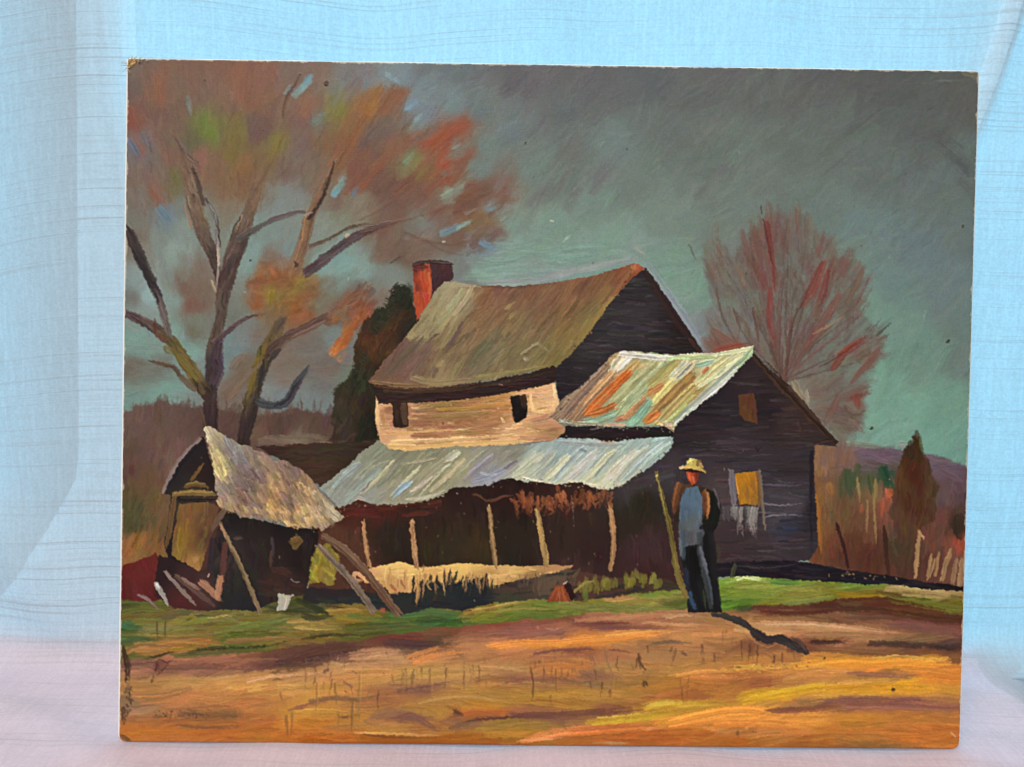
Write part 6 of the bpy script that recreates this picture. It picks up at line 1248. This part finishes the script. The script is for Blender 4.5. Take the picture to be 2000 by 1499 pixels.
S([(1336, 918), (1354, 918), (1374, 922)], 5, (44, 30, 24), op=0.9, h=0.5, label=MN)
S([(1328, 914), (1340, 912), (1356, 913), (1368, 916), (1380, 922)], 7, (206, 170, 92), op=0.95, h=1.4, dry=0.12, label=MN, wp=[.8, .7, 1, .8, .6], rag=0.8)
S([(1327, 914), (1336, 909)], 6, (238, 214, 168), op=0.95, h=1.4)
hat = polymask([(1339, 911), (1342, 900), (1351, 894), (1361, 896), (1368, 906), (1369, 914), (1354, 914)], 0.9)
fill(hat, (186, 164, 90), 1, label=MN)
S([(1344, 906), (1352, 900)], 9, (220, 208, 116), op=0.95, h=1.5, dry=0.05)
S([(1347, 898), (1355, 896)], 5, (226, 216, 132), op=0.9, h=1.4)
S([(1362, 897), (1366, 910)], 9, (126, 98, 60), op=0.9, h=1.1)
S([(1368, 903), (1372, 914)], 5, (206, 168, 104), op=0.85, h=1.2)
S([(1336, 916), (1350, 917), (1364, 921)], 3, (36, 26, 22), op=0.85, h=0.4)
S([(1281, 920), (1294, 975), (1306, 1023), (1316, 1076), (1323, 1119), (1341, 1168)], 10, (124, 108, 56), op=0.97, h=1.2, dry=0.05, wp=[.7, .8, 1, 1.1, 1.2, 1], jit=14, label='painted_staff')
S([(1284, 925), (1297, 980), (1310, 1036), (1319, 1085)], 2.6, (60, 50, 30), op=0.7, h=0.5, dry=0.3)
S([(1280, 924), (1290, 958), (1300, 1005)], 2.6, (176, 156, 96), op=0.7, h=1.1, dry=0.3)
S([(1279, 930), (1284, 926)], 4, (214, 190, 140), op=0.9, h=1.1)
# his cast shadow, in paint, over the field
shd = polymask([(1388, 1195), (1415, 1196), (1445, 1206), (1470, 1224), (1498, 1240), (1528, 1240), (1545, 1247), (1558, 1246), (1572, 1258), (1580, 1275), (1572, 1278), (1542, 1264), (1516, 1254), (1498, 1259), (1478, 1249), (1458, 1229), (1422, 1210), (1392, 1203)], 1.2, 1.6)
fill(shd, cmap([(1420, 1204, 60, 56, 50), (1470, 1236, 50, 46, 45), (1510, 1250, 52, 48, 46), (1550, 1255, 74, 60, 52), (1570, 1266, 66, 54, 48)], eps=8), 0.96, label='painted_shadow')
scatter(shd, (54, 50, 48), 26, 40, 8, 30, 12, op=0.5, h=0.7, dry=0.2, jit=16)
S([(1415, 1212), (1450, 1230), (1474, 1252), (1500, 1264), (1520, 1256), (1540, 1268)], 3, (190, 140, 98), op=0.65, h=0.8, dry=0.3)
S([(1545, 1246), (1562, 1252), (1574, 1270)], 9, (96, 72, 58), op=0.8, h=0.8)
# ================= AGE: worn spots, nicks, fly specks, edge wear ==
for x, y, r in [(634, 161, 5), (1224, 290, 3), (1852, 665, 5), (1703, 835, 4), (397, 155, 2.5), (375, 380, 3), (486, 507, 3), (512, 253, 2.5), (1745, 1346, 5), (1025, 277, 2.5), (900, 130, 2), (1610, 1285, 4), (1882, 440, 3), (1040, 345, 2)]:
    S([(x - r * 0.4, y - r * 0.3), (x + r * 0.5, y + r * 0.4)], r * 1.6, (58, 44, 38), op=0.85, h=0.8, dry=0.02)
S([(630, 160), (634, 157), (638, 160), (636, 165), (631, 164)], 3, (70, 46, 38), op=0.9, h=0.9)
for k in range(50):
    x, y = rng.uniform(240, 1880), rng.uniform(120, 1440)
    c = rng.choice([0, 1])
    S([(x, y), (x + rng.normal(0, 3), y + rng.normal(0, 3))], rng.uniform(1.6, 2.6), [(62, 52, 46), (176, 160, 138)][c], op=0.6, h=0.8, dry=0.0)
for x, y in [(1074, 430), (860, 470)]:
    S([(x, y), (x + 8, y + 1)], 4, (200, 196, 178), op=0.7, h=1.0)
S([(236, 1262), (246, 1300), (244, 1330), (252, 1345)], 13, (58, 42, 32), op=0.9, h=0.5, dry=0.3, wp=[.5, 1, .9, .6])
for k in range(26):
    x, y = 240 + abs(rng.normal(0, 8)), rng.uniform(1330, 1400)
    S([(x, y), (x + rng.normal(0, 4), y + rng.uniform(4, 14))], rng.uniform(3, 6), rng.choice([(72, 56, 42), (128, 100, 72), (92, 70, 50)]), op=0.75, h=0.8, dry=0.3)
S([(236, 1380), (238, 1415)], 8, (70, 52, 38), op=0.8, h=0.5, dry=0.3)
S([(232, 1436), (252, 1448)], 9, (96, 72, 46), op=0.8, h=0.5)
S([(1720, 1455), (1860, 1462)], 7, (112, 90, 62), op=0.5, h=0.4, dry=0.4)
S([(1858, 1430), (1868, 1440)], 4, (206, 160, 112), op=0.8, h=0.9)
S([(1880, 142), (1905, 146), (1912, 165)], 9, (126, 120, 108), op=0.7, h=0.8, dry=0.3)
S([(1830, 158), (1880, 156)], 4, (112, 114, 112), op=0.6, h=0.9, dry=0.3)
S([(248, 117), (258, 114), (252, 128)], 9, (160, 122, 76), op=0.9, h=1.4, dry=0.1)
S([(250, 124), (262, 118)], 5, (196, 158, 104), op=0.9, h=1.5)
# worn pale rim where the canvas folds over the board edge
edge = np.minimum(np.minimum(XX, PW - 1 - XX), YY)
rimw = np.clip(1.6 + 1.3 * N12 + 1.0 * N5 - edge, 0, 1)
C += (np.array([206, 198, 180], np.float32) - C) * (0.6 * rimw)[..., None]
rimb = np.clip(1.2 + 1.6 * N12 - (PH - 1 - YY), 0, 1)
C += (np.array([150, 110, 66], np.float32) - C) * (0.5 * rimb)[..., None]
# linen weave under thin paint
weave = np.sin(XX * (2 * math.pi / 3.7) + 1.5 * N40) * 0.5 + np.sin(YY * (2 * math.pi / 3.5) + 1.5 * N40[::-1]) * 0.5
thin = np.clip(1 - HT * 1.4, 0.1, 1)
HT += 0.055 * weave * thin + 0.05 * N2
C *= (1 + 0.018 * weave * thin)[..., None]

NA, NB = vnoise(2.6), vnoise(2.6)
C[:] = bil(C, YY + 0.8 * NA + 0.6 * N5[:, ::-1], XX + 0.8 * NB + 0.6 * N5[::-1])


def blur(a, r):
    for ax in (0, 1):
        p = np.concatenate([np.repeat(a.take([0], ax), r + 1, ax), a, np.repeat(a.take([-1], ax), r, ax)], ax)
        c = np.cumsum(p, ax, dtype=np.float64)
        n = a.shape[ax]
        hi_ = c.take(np.arange(2 * r + 1, 2 * r + 1 + n), ax)
        a = ((hi_ - c.take(np.arange(n), ax)) / (2 * r + 1)).astype(np.float32)
    return a


C += 0.40 * (C - blur(blur(C, 2), 2)) + 0.08 * (C - blur(blur(C, 14), 14))
C -= 6.0 * np.clip(1 - C / 110.0, 0, 1)
N1 = vnoise(1.25)
ridge = np.clip((HT - 0.75) * 1.2, 0, 1) * np.clip((N2 - 0.25) * 2.5, 0, 1)
C *= (1 + 0.035 * N1 + 0.02 * N2 + 0.10 * ridge)[..., None]
C *= 1 + 0.015 * np.stack([N5, N5[::-1], N5[:, ::-1]], -1)
HT += 0.06 * N1
np.clip(C, 2, 250, out=C)

bx1, bx2, by1 = 129.0, T([(472, 830)])[0, 0], T([(560, 868)])[0, 1]
bsel = (LB == lab('painted_brush')) & (XX > bx1)
LB[bsel & (XX < bx2)] = lab('painted_brush#2')
LB[bsel & (XX < bx2) & (YY > 560)] = lab('painted_shed_wall')  # stray scraps of the brush line, grouped under the shed wall
LB[bsel & (XX >= bx2) & (YY < by1)] = lab('painted_brush#3')
LB[bsel & (XX >= bx2) & (YY >= by1)] = lab('painted_back_wing')  # lower brush line scraps, grouped under the back wing


# ------------------------------------------------------------------
# THE CLOTH: sheer slubbed curtain that hangs behind and sweeps forward
# over the ledge on which the board stands
# ------------------------------------------------------------------
def sstep(a, b, x):
    t = np.clip((x - a) / (b - a), 0, 1)
    return t * t * (3 - 2 * t)


def cloth_point(x, s, off=0.0):
    """x across, s along the sheet (s < 0 lies on the ledge, s > 0 hangs)"""
    yb = 0.112 + 0.006 * np.sin(x * 9 + 1.0) + 0.003 * np.sin(x * 23)
    R = 0.028
    q = R * math.pi / 2
    th = np.clip((s + q) / q, 0, 1) * (math.pi / 2)
    y = yb - R + R * np.sin(th) + np.minimum(s + q, 0)
    z = R - R * np.cos(th) + np.maximum(s, 0)
    ny, nz = -np.sin(th), np.cos(th)            # normal towards the room
    up = sstep(0.0, 0.16, z)                    # hanging folds, deeper higher up
    d = up * (0.007 * np.sin(x * 21 + 0.6 + 0.8 * z) + 0.005 * np.sin(x * 37 + 2.2 + z * 1.5) + 0.0012 * np.sin(x * 83 + z * 4))
    # slack diagonal swag at the left foot of the cloth
    dd = (x + 0.372) * 0.80 + (z - 0.055) * 0.60
    d = d + 0.007 * np.exp(-(dd / 0.022) ** 2) * sstep(0.17, 0.08, z) * sstep(-0.005, 0.02, z)
    dd = (x + 0.335) * 0.86 + (z - 0.05) * 0.5
    d = d + 0.005 * np.exp(-(dd / 0.016) ** 2) * sstep(0.13, 0.06, z) * sstep(-0.005, 0.02, z)
    # pinched crease far left, right-hand pleat
    e = x + 0.363 + 0.096 * (z - 0.085)
    d = d + 0.0016 * np.exp(-(e / 0.0022) ** 2) * sstep(0.05, 0.1, z) * sstep(0.30, 0.2, z)
    e = x - 0.300 - 0.22 * (z - 0.46)
    d = d + 0.006 * np.exp(-(e / 0.010) ** 2) * sstep(0.26, 0.40, z)
    # soft wrinkles on the ledge
    lay = 1 - sstep(0.0, 0.03, z)
    d = d + lay * (0.0009 * np.sin(x * 31 + y * 40) + 0.0006 * np.sin(x * 77 - y * 60 + 1.3) + 0.0022 * np.exp(-(((x + 0.33) * 0.5 + (y - 0.03) * 0.86) / 0.012) ** 2))
    d = d + off
    Y = y + ny * d
    Z = z + nz * d - 0.0012
    # past the right end of the ledge the cloth hangs free
    w = sstep(0.332, 0.375, x)
    drop = np.minimum(s + q, 0)
    Y = Y * (1 - w) + w * np.where(drop < 0, yb - 0.25 * -drop, Y)
    Z = Z * (1 - w) + w * np.where(drop < 0, drop * 0.95, Z)
    return x + 0 * s, Y, Z


nx, ns = 520, 330
gx = np.linspace(-0.62, 0.62, nx)
gs = np.linspace(-0.45, 0.72, ns)
GX, GS = np.meshgrid(gx, gs)
cx, cy, cz = cloth_point(GX, GS)
idx = np.arange(nx * ns).reshape(ns, nx)
faces = np.stack([idx[:-1, :-1], idx[:-1, 1:], idx[1:, 1:], idx[1:, :-1]], -1).reshape(-1, 4)
me = mesh_from('curtain', np.c_[cx.ravel(), cy.ravel(), cz.ravel()], faces)
uv = me.uv_layers.new(name='UVMap')
# threads run level on the cloth but sag with the drape
sag = 0.030 * np.exp(-((GX + 0.46) / 0.10) ** 2) * sstep(0.0, 0.30, GS) * -1 + 0.004 * np.sin(GX * 14)
u_ = GX.ravel()
v_ = (GS + sag * -1).ravel()
li = np.zeros(len(me.loops), np.int32)
me.loops.foreach_get('vertex_index', li)
uv.data.foreach_set('uv', np.c_[u_[li], v_[li]].astype(np.float32).ravel())

def cloth_mat(name, trans, clear, white=0.72):
    m, nt, out = new_mat(name)
    L = nt.links.new
    tc = node(nt, 'ShaderNodeTexCoord')


    def slub(sx, sy, lo, hi, detail=2.0, rough=0.5, seed=0.0):
        mp = node(nt, 'ShaderNodeMapping')
        mp.inputs['Scale'].default_value = (sx, sy, 1)
        mp.inputs['Location'].default_value = (seed, seed * 1.7, seed * 0.3)
        L(tc.outputs['UV'], mp.inputs['Vector'])
        nz = node(nt, 'ShaderNodeTexNoise')
        nz.inputs['Scale'].default_value = 1.0
        nz.inputs['Detail'].default_value = detail
        nz.inputs['Roughness'].default_value = rough
        L(mp.outputs[0], nz.inputs['Vector'])
        mr = node(nt, 'ShaderNodeMapRange')
        mr.inputs['From Min'].default_value = lo
        mr.inputs['From Max'].default_value = hi
        L(nz.outputs['Fac'], mr.inputs['Value'])
        return mr.outputs['Result']


    s1 = slub(4.0, 520, 0.56, 0.68, 1.0, 0.5, 3.1)      # long thick slub threads
    s2 = slub(9, 700, 0.50, 0.72, 1.0, 0.5, 9.4)     # finer weft
    s3 = slub(620, 620, 0.35, 0.7, 2.0, 0.6, 5.0)    # open weave grain
    s4 = slub(500, 40, 0.45, 0.75, 1.0, 0.5, 7.7)     # warp streaks


    def math_(op, a, b):
        n = node(nt, 'ShaderNodeMath', operation=op)
        for i, v in enumerate((a, b)):
            if isinstance(v, (int, float)):
                n.inputs[i].default_value = v
            else:
                L(v, n.inputs[i])
        return n.outputs[0]


    dens = math_('ADD', math_('MULTIPLY', s1, 0.66), math_('MULTIPLY', s2, 0.34))
    grain = math_('ADD', math_('MULTIPLY', s3, 0.5), math_('MULTIPLY', s4, 0.3))
    thr = math_('SUBTRACT', 1.0, math_('MULTIPLY', dens, 0.55))
    thr = math_('MULTIPLY', thr, math_('ADD', 0.74, math_('MULTIPLY', grain, 0.46)))
    trc = node(nt, 'ShaderNodeMix', data_type='RGBA')
    trc.inputs[6].default_value = (0.10, 0.10, 0.11, 1)
    trc.inputs[7].default_value = (0.92, 0.93, 0.94, 1)
    L(thr, trc.inputs[0])
    tra = node(nt, 'ShaderNodeBsdfTranslucent')
    L(trc.outputs[2], tra.inputs['Color'])
    dif = node(nt, 'ShaderNodeBsdfDiffuse')
    dif.inputs['Color'].default_value = (white, white * 0.987, white, 1)
    tsp = node(nt, 'ShaderNodeBsdfTransparent')
    mx1 = node(nt, 'ShaderNodeMixShader')
    mx1.inputs[0].default_value = trans
    L(dif.outputs[0], mx1.inputs[1])
    L(tra.outputs[0], mx1.inputs[2])
    mx2 = node(nt, 'ShaderNodeMixShader')
    L(math_('MULTIPLY', math_('SUBTRACT', 1.0, dens), clear), mx2.inputs[0])
    L(mx1.outputs[0], mx2.inputs[1])
    L(tsp.outputs[0], mx2.inputs[2])
    bmp = node(nt, 'ShaderNodeBump')
    bmp.inputs['Strength'].default_value = 0.35
    bmp.inputs['Distance'].default_value = 0.0006
    L(math_('ADD', dens, math_('MULTIPLY', grain, 0.3)), bmp.inputs['Height'])
    L(bmp.outputs[0], dif.inputs['Normal'])
    L(mx2.outputs[0], out.inputs[0])
    return m


sheer = cloth_mat('sheer_slub_cloth', 0.60, 0.22)
curtain = link('curtain', me, sheer, label='sheer pale blue-white slubbed curtain hanging behind the painting and swept under it', category='curtain')

# ledge under the cloth: a pink padded seat with a soft rounded back edge
pink = simple_mat('pink_quilt', (0.86, 0.62, 0.71), 0.9, 0.1, 40, 0.05)
lx = np.linspace(-0.62, 0.333, 80)
prof_s = np.linspace(-0.45, -0.014, 60)
LX, LS = np.meshgrid(lx, prof_s)
a, b, c = cloth_point(LX, LS, -0.003 - 0.012 * sstep(-0.065, -0.014, LS))
top = np.c_[a.ravel(), b.ravel(), c.ravel()]
bot = top.copy()
bot[:, 2] -= 0.09
bot[:, 1] += 0.004
n1 = LX.size
ii = np.arange(n1).reshape(LX.shape)
q1 = np.stack([ii[:-1, :-1], ii[:-1, 1:], ii[1:, 1:], ii[1:, :-1]], -1).reshape(-1, 4)
ring = np.r_[ii[0, :], ii[1:, -1], ii[-1, -2::-1], ii[-2:0:-1, 0]]
r2 = np.roll(ring, -1)
side = np.stack([ring, ring + n1, r2 + n1, r2], -1)
link('ledge', mesh_from('ledge', np.vstack([top, bot]), np.vstack([q1, q1[:, ::-1] + n1, side])), pink, kind='structure')


# added cloth layer behind the curtain, blocks daylight to grey its left band
zz = np.linspace(-0.03, 0.60, 90)
left = np.interp(zz, [-0.03, 0.0, 0.03, 0.07, 0.112, 0.14, 0.30, 0.50, 0.60], [-0.445, -0.425, -0.397, -0.368, -0.343, -0.339, -0.330, -0.318, -0.314])
right = np.interp(zz, [-0.03, 0.30, 0.40, 0.60], [-0.20, -0.24, -0.281, -0.280])
tt = np.linspace(0, 1, 40)
FX = left[:, None] + (right - left)[:, None] * tt[None]
FZ = np.repeat(zz[:, None], 40, 1)
_, FY, FZ2 = cloth_point(FX, np.maximum(FZ, 0.0005))
FY = FY + 0.016 + 0.055 * (1 - tt)[None] ** 2 + 0.003 * np.sin(tt * 19 + 0.7)[None]
FX = FX - (0.030 * (1 - tt) ** 2)[None]
ii = np.arange(FX.size).reshape(FX.shape)
q1 = np.stack([ii[:-1, :-1], ii[:-1, 1:], ii[1:, 1:], ii[1:, :-1]], -1).reshape(-1, 4)
link('added_shade_layer', mesh_from('added_shade_layer', np.c_[FX.ravel(), FY.ravel(), FZ.ravel()], q1), cloth_mat('shade_layer_cloth', 0.30, 0.0, 0.86), curtain)

zz = np.linspace(0.36, 0.60, 40)  # added strip behind the right pleat, darkens it against the daylight
left = np.interp(zz, [0.36, 0.42, 0.466, 0.60], [0.276, 0.288, 0.297, 0.330])
right = left + np.interp(zz, [0.36, 0.41, 0.60], [0.006, 0.010, 0.016])
tt = np.linspace(0, 1, 8)
FX = left[:, None] + (right - left)[:, None] * tt[None]
FZ = np.repeat(zz[:, None], 8, 1)
_, FY, _ = cloth_point(FX, FZ)
ii = np.arange(FX.size).reshape(FX.shape)
q1 = np.stack([ii[:-1, :-1], ii[:-1, 1:], ii[1:, 1:], ii[1:, :-1]], -1).reshape(-1, 4)
link('added_shade_layer', mesh_from('added_shade_layer', np.c_[FX.ravel(), (FY + 0.006).ravel(), FZ.ravel()], q1), bpy.data.materials['shade_layer_cloth'], curtain)

# ------------------------------------------------------------------
# THE CANVAS BOARD
# ------------------------------------------------------------------
root = bpy.data.objects.new('painting', None)
root.empty_display_size = 0.05
COL.objects.link(root)
root['label'] = 'unframed oil painting of a weathered farmhouse and a standing man, propped upright on the cloth'
root['category'] = 'painting'
root.matrix_world = leanM()

# corners of the (slightly out of square) board on its own plane
f_px = 26.0 / 36.0 * 2000
Bp = np.zeros((4, 2))
camM = np.array(CAM_BOARD)
for k, (px, py) in enumerate(CORN):
    d = camM[:3, :3] @ np.array([(px - 1000) / f_px, -(py - 749.5) / f_px, -1.0])
    t = -camM[1, 3] / d[1]
    Bp[k] = (camM[0, 3] + t * d[0], camM[2, 3] + t * d[2])
HB = homography(np.array([[0, 0], [PW, 0], [PW, PH], [0, PH]], float), Bp)


def to_board(cxy):
    q = np.c_[cxy, np.ones(len(cxy))] @ HB.T
    return q[:, :2] / q[:, 2:3]


def rounded(P, rad, lo, hi):
    """pull points into a rectangle with rounded corners (radii per corner TL TR BR BL)"""
    x = np.clip(P[:, 0], lo[0], hi[0])
    y = np.clip(P[:, 1], lo[1], hi[1])
    for (cx_, cy_), (sx, sy), r in zip([(lo[0], lo[1]), (hi[0], lo[1]), (hi[0], hi[1]), (lo[0], hi[1])], [(1, 1), (-1, 1), (-1, -1), (1, -1)], rad):
        ox, oy = cx_ + sx * r, cy_ + sy * r
        inside = ((x - ox) * sx < 0) & ((y - oy) * sy < 0)
        dx, dy = x - ox, y - oy
        dl = np.hypot(dx, dy) + 1e-9
        k = np.where(inside & (dl > r), r / dl, 1.0)
        x, y = ox + dx * k, oy + dy * k
    return np.c_[x, y]


RAD = (5.0, 5.0, 13.0, 11.0)
# core board: outline ring, small worn bevel, 3.5 mm thick
TH = 0.0036


def outline(inset):
    n = 400
    t = np.linspace(0, 1, n, endpoint=False)
    per = []
    for a, b in [((0, 0), (PW, 0)), ((PW, 0), (PW, PH)), ((PW, PH), (0, PH)), ((0, PH), (0, 0))]:
        per.append(np.array(a) + (np.array(b) - np.array(a)) * t[:, None])
    per = np.vstack(per).astype(float)
    wob = 0.8 * np.sin(np.arange(len(per)) * 0.11) * np.sin(np.arange(len(per)) * 0.037 + 1)
    per = rounded(per, [r - inset * 0.5 for r in RAD], (inset, inset), (PW - inset, PH - inset))
    cen = np.array([PW / 2, PH / 2])
    return per + (cen - per) / np.linalg.norm(cen - per, axis=1)[:, None] * wob[:, None] * 0.35


rings = []
for inset, y in [(3.2, 0.00030), (1.0, 0.0006), (0.0, 0.0014), (0.0, TH - 0.0006), (1.2, TH)]:
    P2 = to_board(outline(inset))
    rings.append(np.c_[P2[:, 0], np.full(len(P2), y), P2[:, 1]])
nr = len(rings[0])
V = np.vstack(rings)
Fq = []
for k in range(len(rings) - 1):
    a = np.arange(nr) + k * nr
    b = np.roll(np.arange(nr), -1) + k * nr
    Fq.append(np.stack([a, b, b + nr, a + nr], -1))
Fq = np.vstack(Fq)
me = mesh_from('board', V, Fq)
bm = bmesh.new()
bm.from_mesh(me)
bm.verts.ensure_lookup_table()
bm.faces.new([bm.verts[i] for i in range(nr)])
bm.faces.new([bm.verts[i] for i in range((len(rings) - 1) * nr + nr - 1, (len(rings) - 1) * nr - 1, -1)])
bmesh.ops.recalc_face_normals(bm, faces=bm.faces)
bm.to_mesh(me)
bm.free()
boardmat = simple_mat('bare_canvas_board', (0.90, 0.88, 0.82), 0.85, 0.2, 900, 0.12)
link('board', me, boardmat, root, label='bare cream edge of the canvas board')

# paint layer: relief mesh, one sheet cut along the painted motifs
lin = C / 255.0
lin = np.where(lin <= 0.04045, lin / 12.92, ((lin + 0.055) / 1.055) ** 2.4).astype(np.float32)
gxy = np.c_[XX.ravel() * (PW / (PW - 1.0)), YY.ravel() * (PH / (PH - 1.0))]
ins = 1.9 + 0.5 * N12.ravel()
gxy = rounded(gxy, RAD, (0, 0), (PW, PH))
edge_d = np.minimum(np.minimum(gxy[:, 0], PW - gxy[:, 0]), np.minimum(gxy[:, 1], PH - gxy[:, 1]))
cenv = np.array([PW / 2, PH / 2])
gxy[:, 0] = 3.0 + gxy[:, 0] * (PW - 5.2) / PW          # bare rim left round the paint
gxy[:, 1] = 1.6 + gxy[:, 1] * (PH - 2.2) / PH
PB = to_board(gxy)
RELIEF = 0.00030
yv = -(0.00012 + RELIEF * np.clip(HT.ravel(), 0, 3.0)) * np.clip(edge_d / 1.6, 0.0, 1) + 0.00026 * (edge_d < 0.8)
VP = np.c_[PB[:, 0], yv, PB[:, 1]].astype(np.float32)
vid = np.arange(PW * PH).reshape(PH, PW)
FQ = np.stack([vid[:-1, :-1], vid[1:, :-1], vid[1:, 1:], vid[:-1, 1:]], -1).reshape(-1, 4)
FL = LB[:-1, :-1].ravel()

m, nt, out = new_mat('oil_paint')
L = nt.links.new
b_ = node(nt, 'ShaderNodeBsdfPrincipled')
at = node(nt, 'ShaderNodeVertexColor')
at.layer_name = 'pigment'
L(at.outputs['Color'], b_.inputs['Base Color'])
tc = node(nt, 'ShaderNodeTexCoord')
nz = node(nt, 'ShaderNodeTexNoise')
nz.inputs['Scale'].default_value = 60
nz.inputs['Detail'].default_value = 5
L(tc.outputs['Object'], nz.inputs['Vector'])
mr = node(nt, 'ShaderNodeMapRange')
mr.inputs['To Min'].default_value = 0.34
mr.inputs['To Max'].default_value = 0.58
L(nz.outputs['Fac'], mr.inputs['Value'])
L(mr.outputs[0], b_.inputs['Roughness'])
b_.inputs['Specular IOR Level'].default_value = 0.2
L(b_.outputs[0], out.inputs[0])
oil = m

PARENT = {'painted_trunk': 'painted_foliage', 'painted_window#1': 'painted_upper_wall', 'painted_window#2': 'painted_upper_wall', 'painted_window#3': 'painted_dark_wall',
          'painted_window#4': 'painted_dark_wall', 'painted_lit_window': 'painted_dark_wall', 'painted_shed_door': 'painted_shed_wall', 'painted_shed_roof': 'painted_shed_wall',
          'painted_hanging_sheaf': 'painted_porch', 'painted_deck': 'painted_porch', 'painted_porch_roof': 'painted_porch', 'painted_eave': 'painted_main_roof', 'painted_chimney': 'painted_main_roof', 'painted_staff': 'painted_person'}
for k in range(1, 6):
    PARENT['painted_post#%d' % k] = 'painted_porch'
PLABEL = {'painted_sky': 'grey-green painted sky', 'painted_foliage': 'rust and olive autumn tree crown', 'painted_red_tree': 'bare reddish tree behind the house', 'painted_rusty_roof': 'pale tin roof streaked with orange rust',
          'painted_person': 'standing person in blue shirt and straw hat', 'painted_lit_window': 'amber window pane in the dark wall', 'painted_field': 'ochre and orange ploughed field', 'painted_shed_roof': 'sagging grey-tan shingle roof of the shed',
          'painted_main_roof': 'olive-brown main roof', 'painted_porch_roof': 'silvery tin porch roof', 'painted_chimney': 'red brick chimney', 'painted_dark_cedar': 'dark evergreen beside the chimney', 'painted_shadow': 'dark shadow cast by the standing person'}
made = {}
for li_, nm in enumerate(LABELS):
    sel = FQ[FL == li_]
    if len(sel) == 0:
        continue
    used, inv = np.unique(sel, return_inverse=True)
    base = nm.split('#')[0]
    me = mesh_from(base, VP[used], inv.reshape(-1, 4))
    ca = me.color_attributes.new('pigment', 'FLOAT_COLOR', 'POINT')
    cc = np.ones((len(used), 4), np.float32)
    cc[:, :3] = lin.reshape(-1, 3)[used]
    ca.data.foreach_set('color', cc.ravel())
    o = link(base, me, oil, root)
    if nm in PLABEL:
        o['label'] = PLABEL[nm]
    made[nm] = o
for nm, par in PARENT.items():
    if nm in made and par in made:
        made[nm].parent = made[par]


# frayed brown fibres at the worn upper-left corner
def tube(pts, r, seg=5):
    pts = [Vector(p) for p in pts]
    V, F = [], []
    for i, p in enumerate(pts):
        t = (pts[min(i + 1, len(pts) - 1)] - pts[max(i - 1, 0)]).normalized()
        a = t.orthogonal().normalized()
        b = t.cross(a)
        rr = r * (1 - 0.6 * i / (len(pts) - 1))
        for k in range(seg):
            an = 2 * math.pi * k / seg
            V.append(p + (a * math.cos(an) + b * math.sin(an)) * rr)
        if i:
            for k in range(seg):
                F.append([(i - 1) * seg + k, (i - 1) * seg + (k + 1) % seg, i * seg + (k + 1) % seg, i * seg + k])
    return np.array(V), np.array(F)


random.seed(5)
c0 = Bp[0]
VV, FF, nv = [], [], 0
for k in range(18):
    px = c0[0] + 0.0008 + random.uniform(0.0, 0.009) * (k % 2) + random.uniform(-0.0003, 0.001)
    pz = c0[1] - 0.0010 - random.uniform(0.0, 0.008) * ((k + 1) % 2) + random.uniform(-0.001, 0.0004)
    pts = [(px, -0.0004, pz)]
    an = random.uniform(0, 6.28)
    for j in range(4):
        an += random.uniform(-0.9, 0.9)
        q = pts[-1]
        pts.append((q[0] + 0.0009 * math.cos(an), q[1] - random.uniform(-0.0002, 0.0005), q[2] + 0.0009 * math.sin(an)))
    v, f = tube(pts, 0.00022)
    VV.append(v)
    FF.append(f + nv)
    nv += len(v)
fib = simple_mat('brown_board_fibre', (0.62, 0.42, 0.21), 0.9, 0.2, 300, 0.3)
link('frayed_corner', mesh_from('frayed_corner', np.vstack(VV), np.vstack(FF)), fib, root, label='frayed tan fibres at the worn upper left corner')


# lint on the curtain
def on_cloth(x, z, off=0.0009):
    a, y, zz_ = cloth_point(np.array([x]), np.array([z]))
    return Vector((x, float(y[0]) - off, float(zz_[0])))


dark = simple_mat('dark_lint', (0.05, 0.06, 0.09), 0.9, 0.2, 900, 0.2)


def thread(name, pts, r, label, cat):
    o0 = on_cloth(*pts[0])
    P3 = [on_cloth(*p) - o0 for p in pts]
    v, f = tube(P3, r, 6)
    o = link(name, mesh_from(name, v, f), dark, label=label, category=cat)
    o.location = o0
    return o


thread('stray_thread', [(-0.3395, 0.452), (-0.3372, 0.448), (-0.3360, 0.443), (-0.3362, 0.437), (-0.3358, 0.4335)], 0.00028, 'short dark curled thread clinging to the curtain near its upper left', 'thread')
thread('lint_speck', [(-0.3795, 0.2432), (-0.3784, 0.2424), (-0.3778, 0.2428), (-0.3772, 0.2418)], 0.0007, 'tiny dark speck of lint on the curtain at the far left', 'lint')
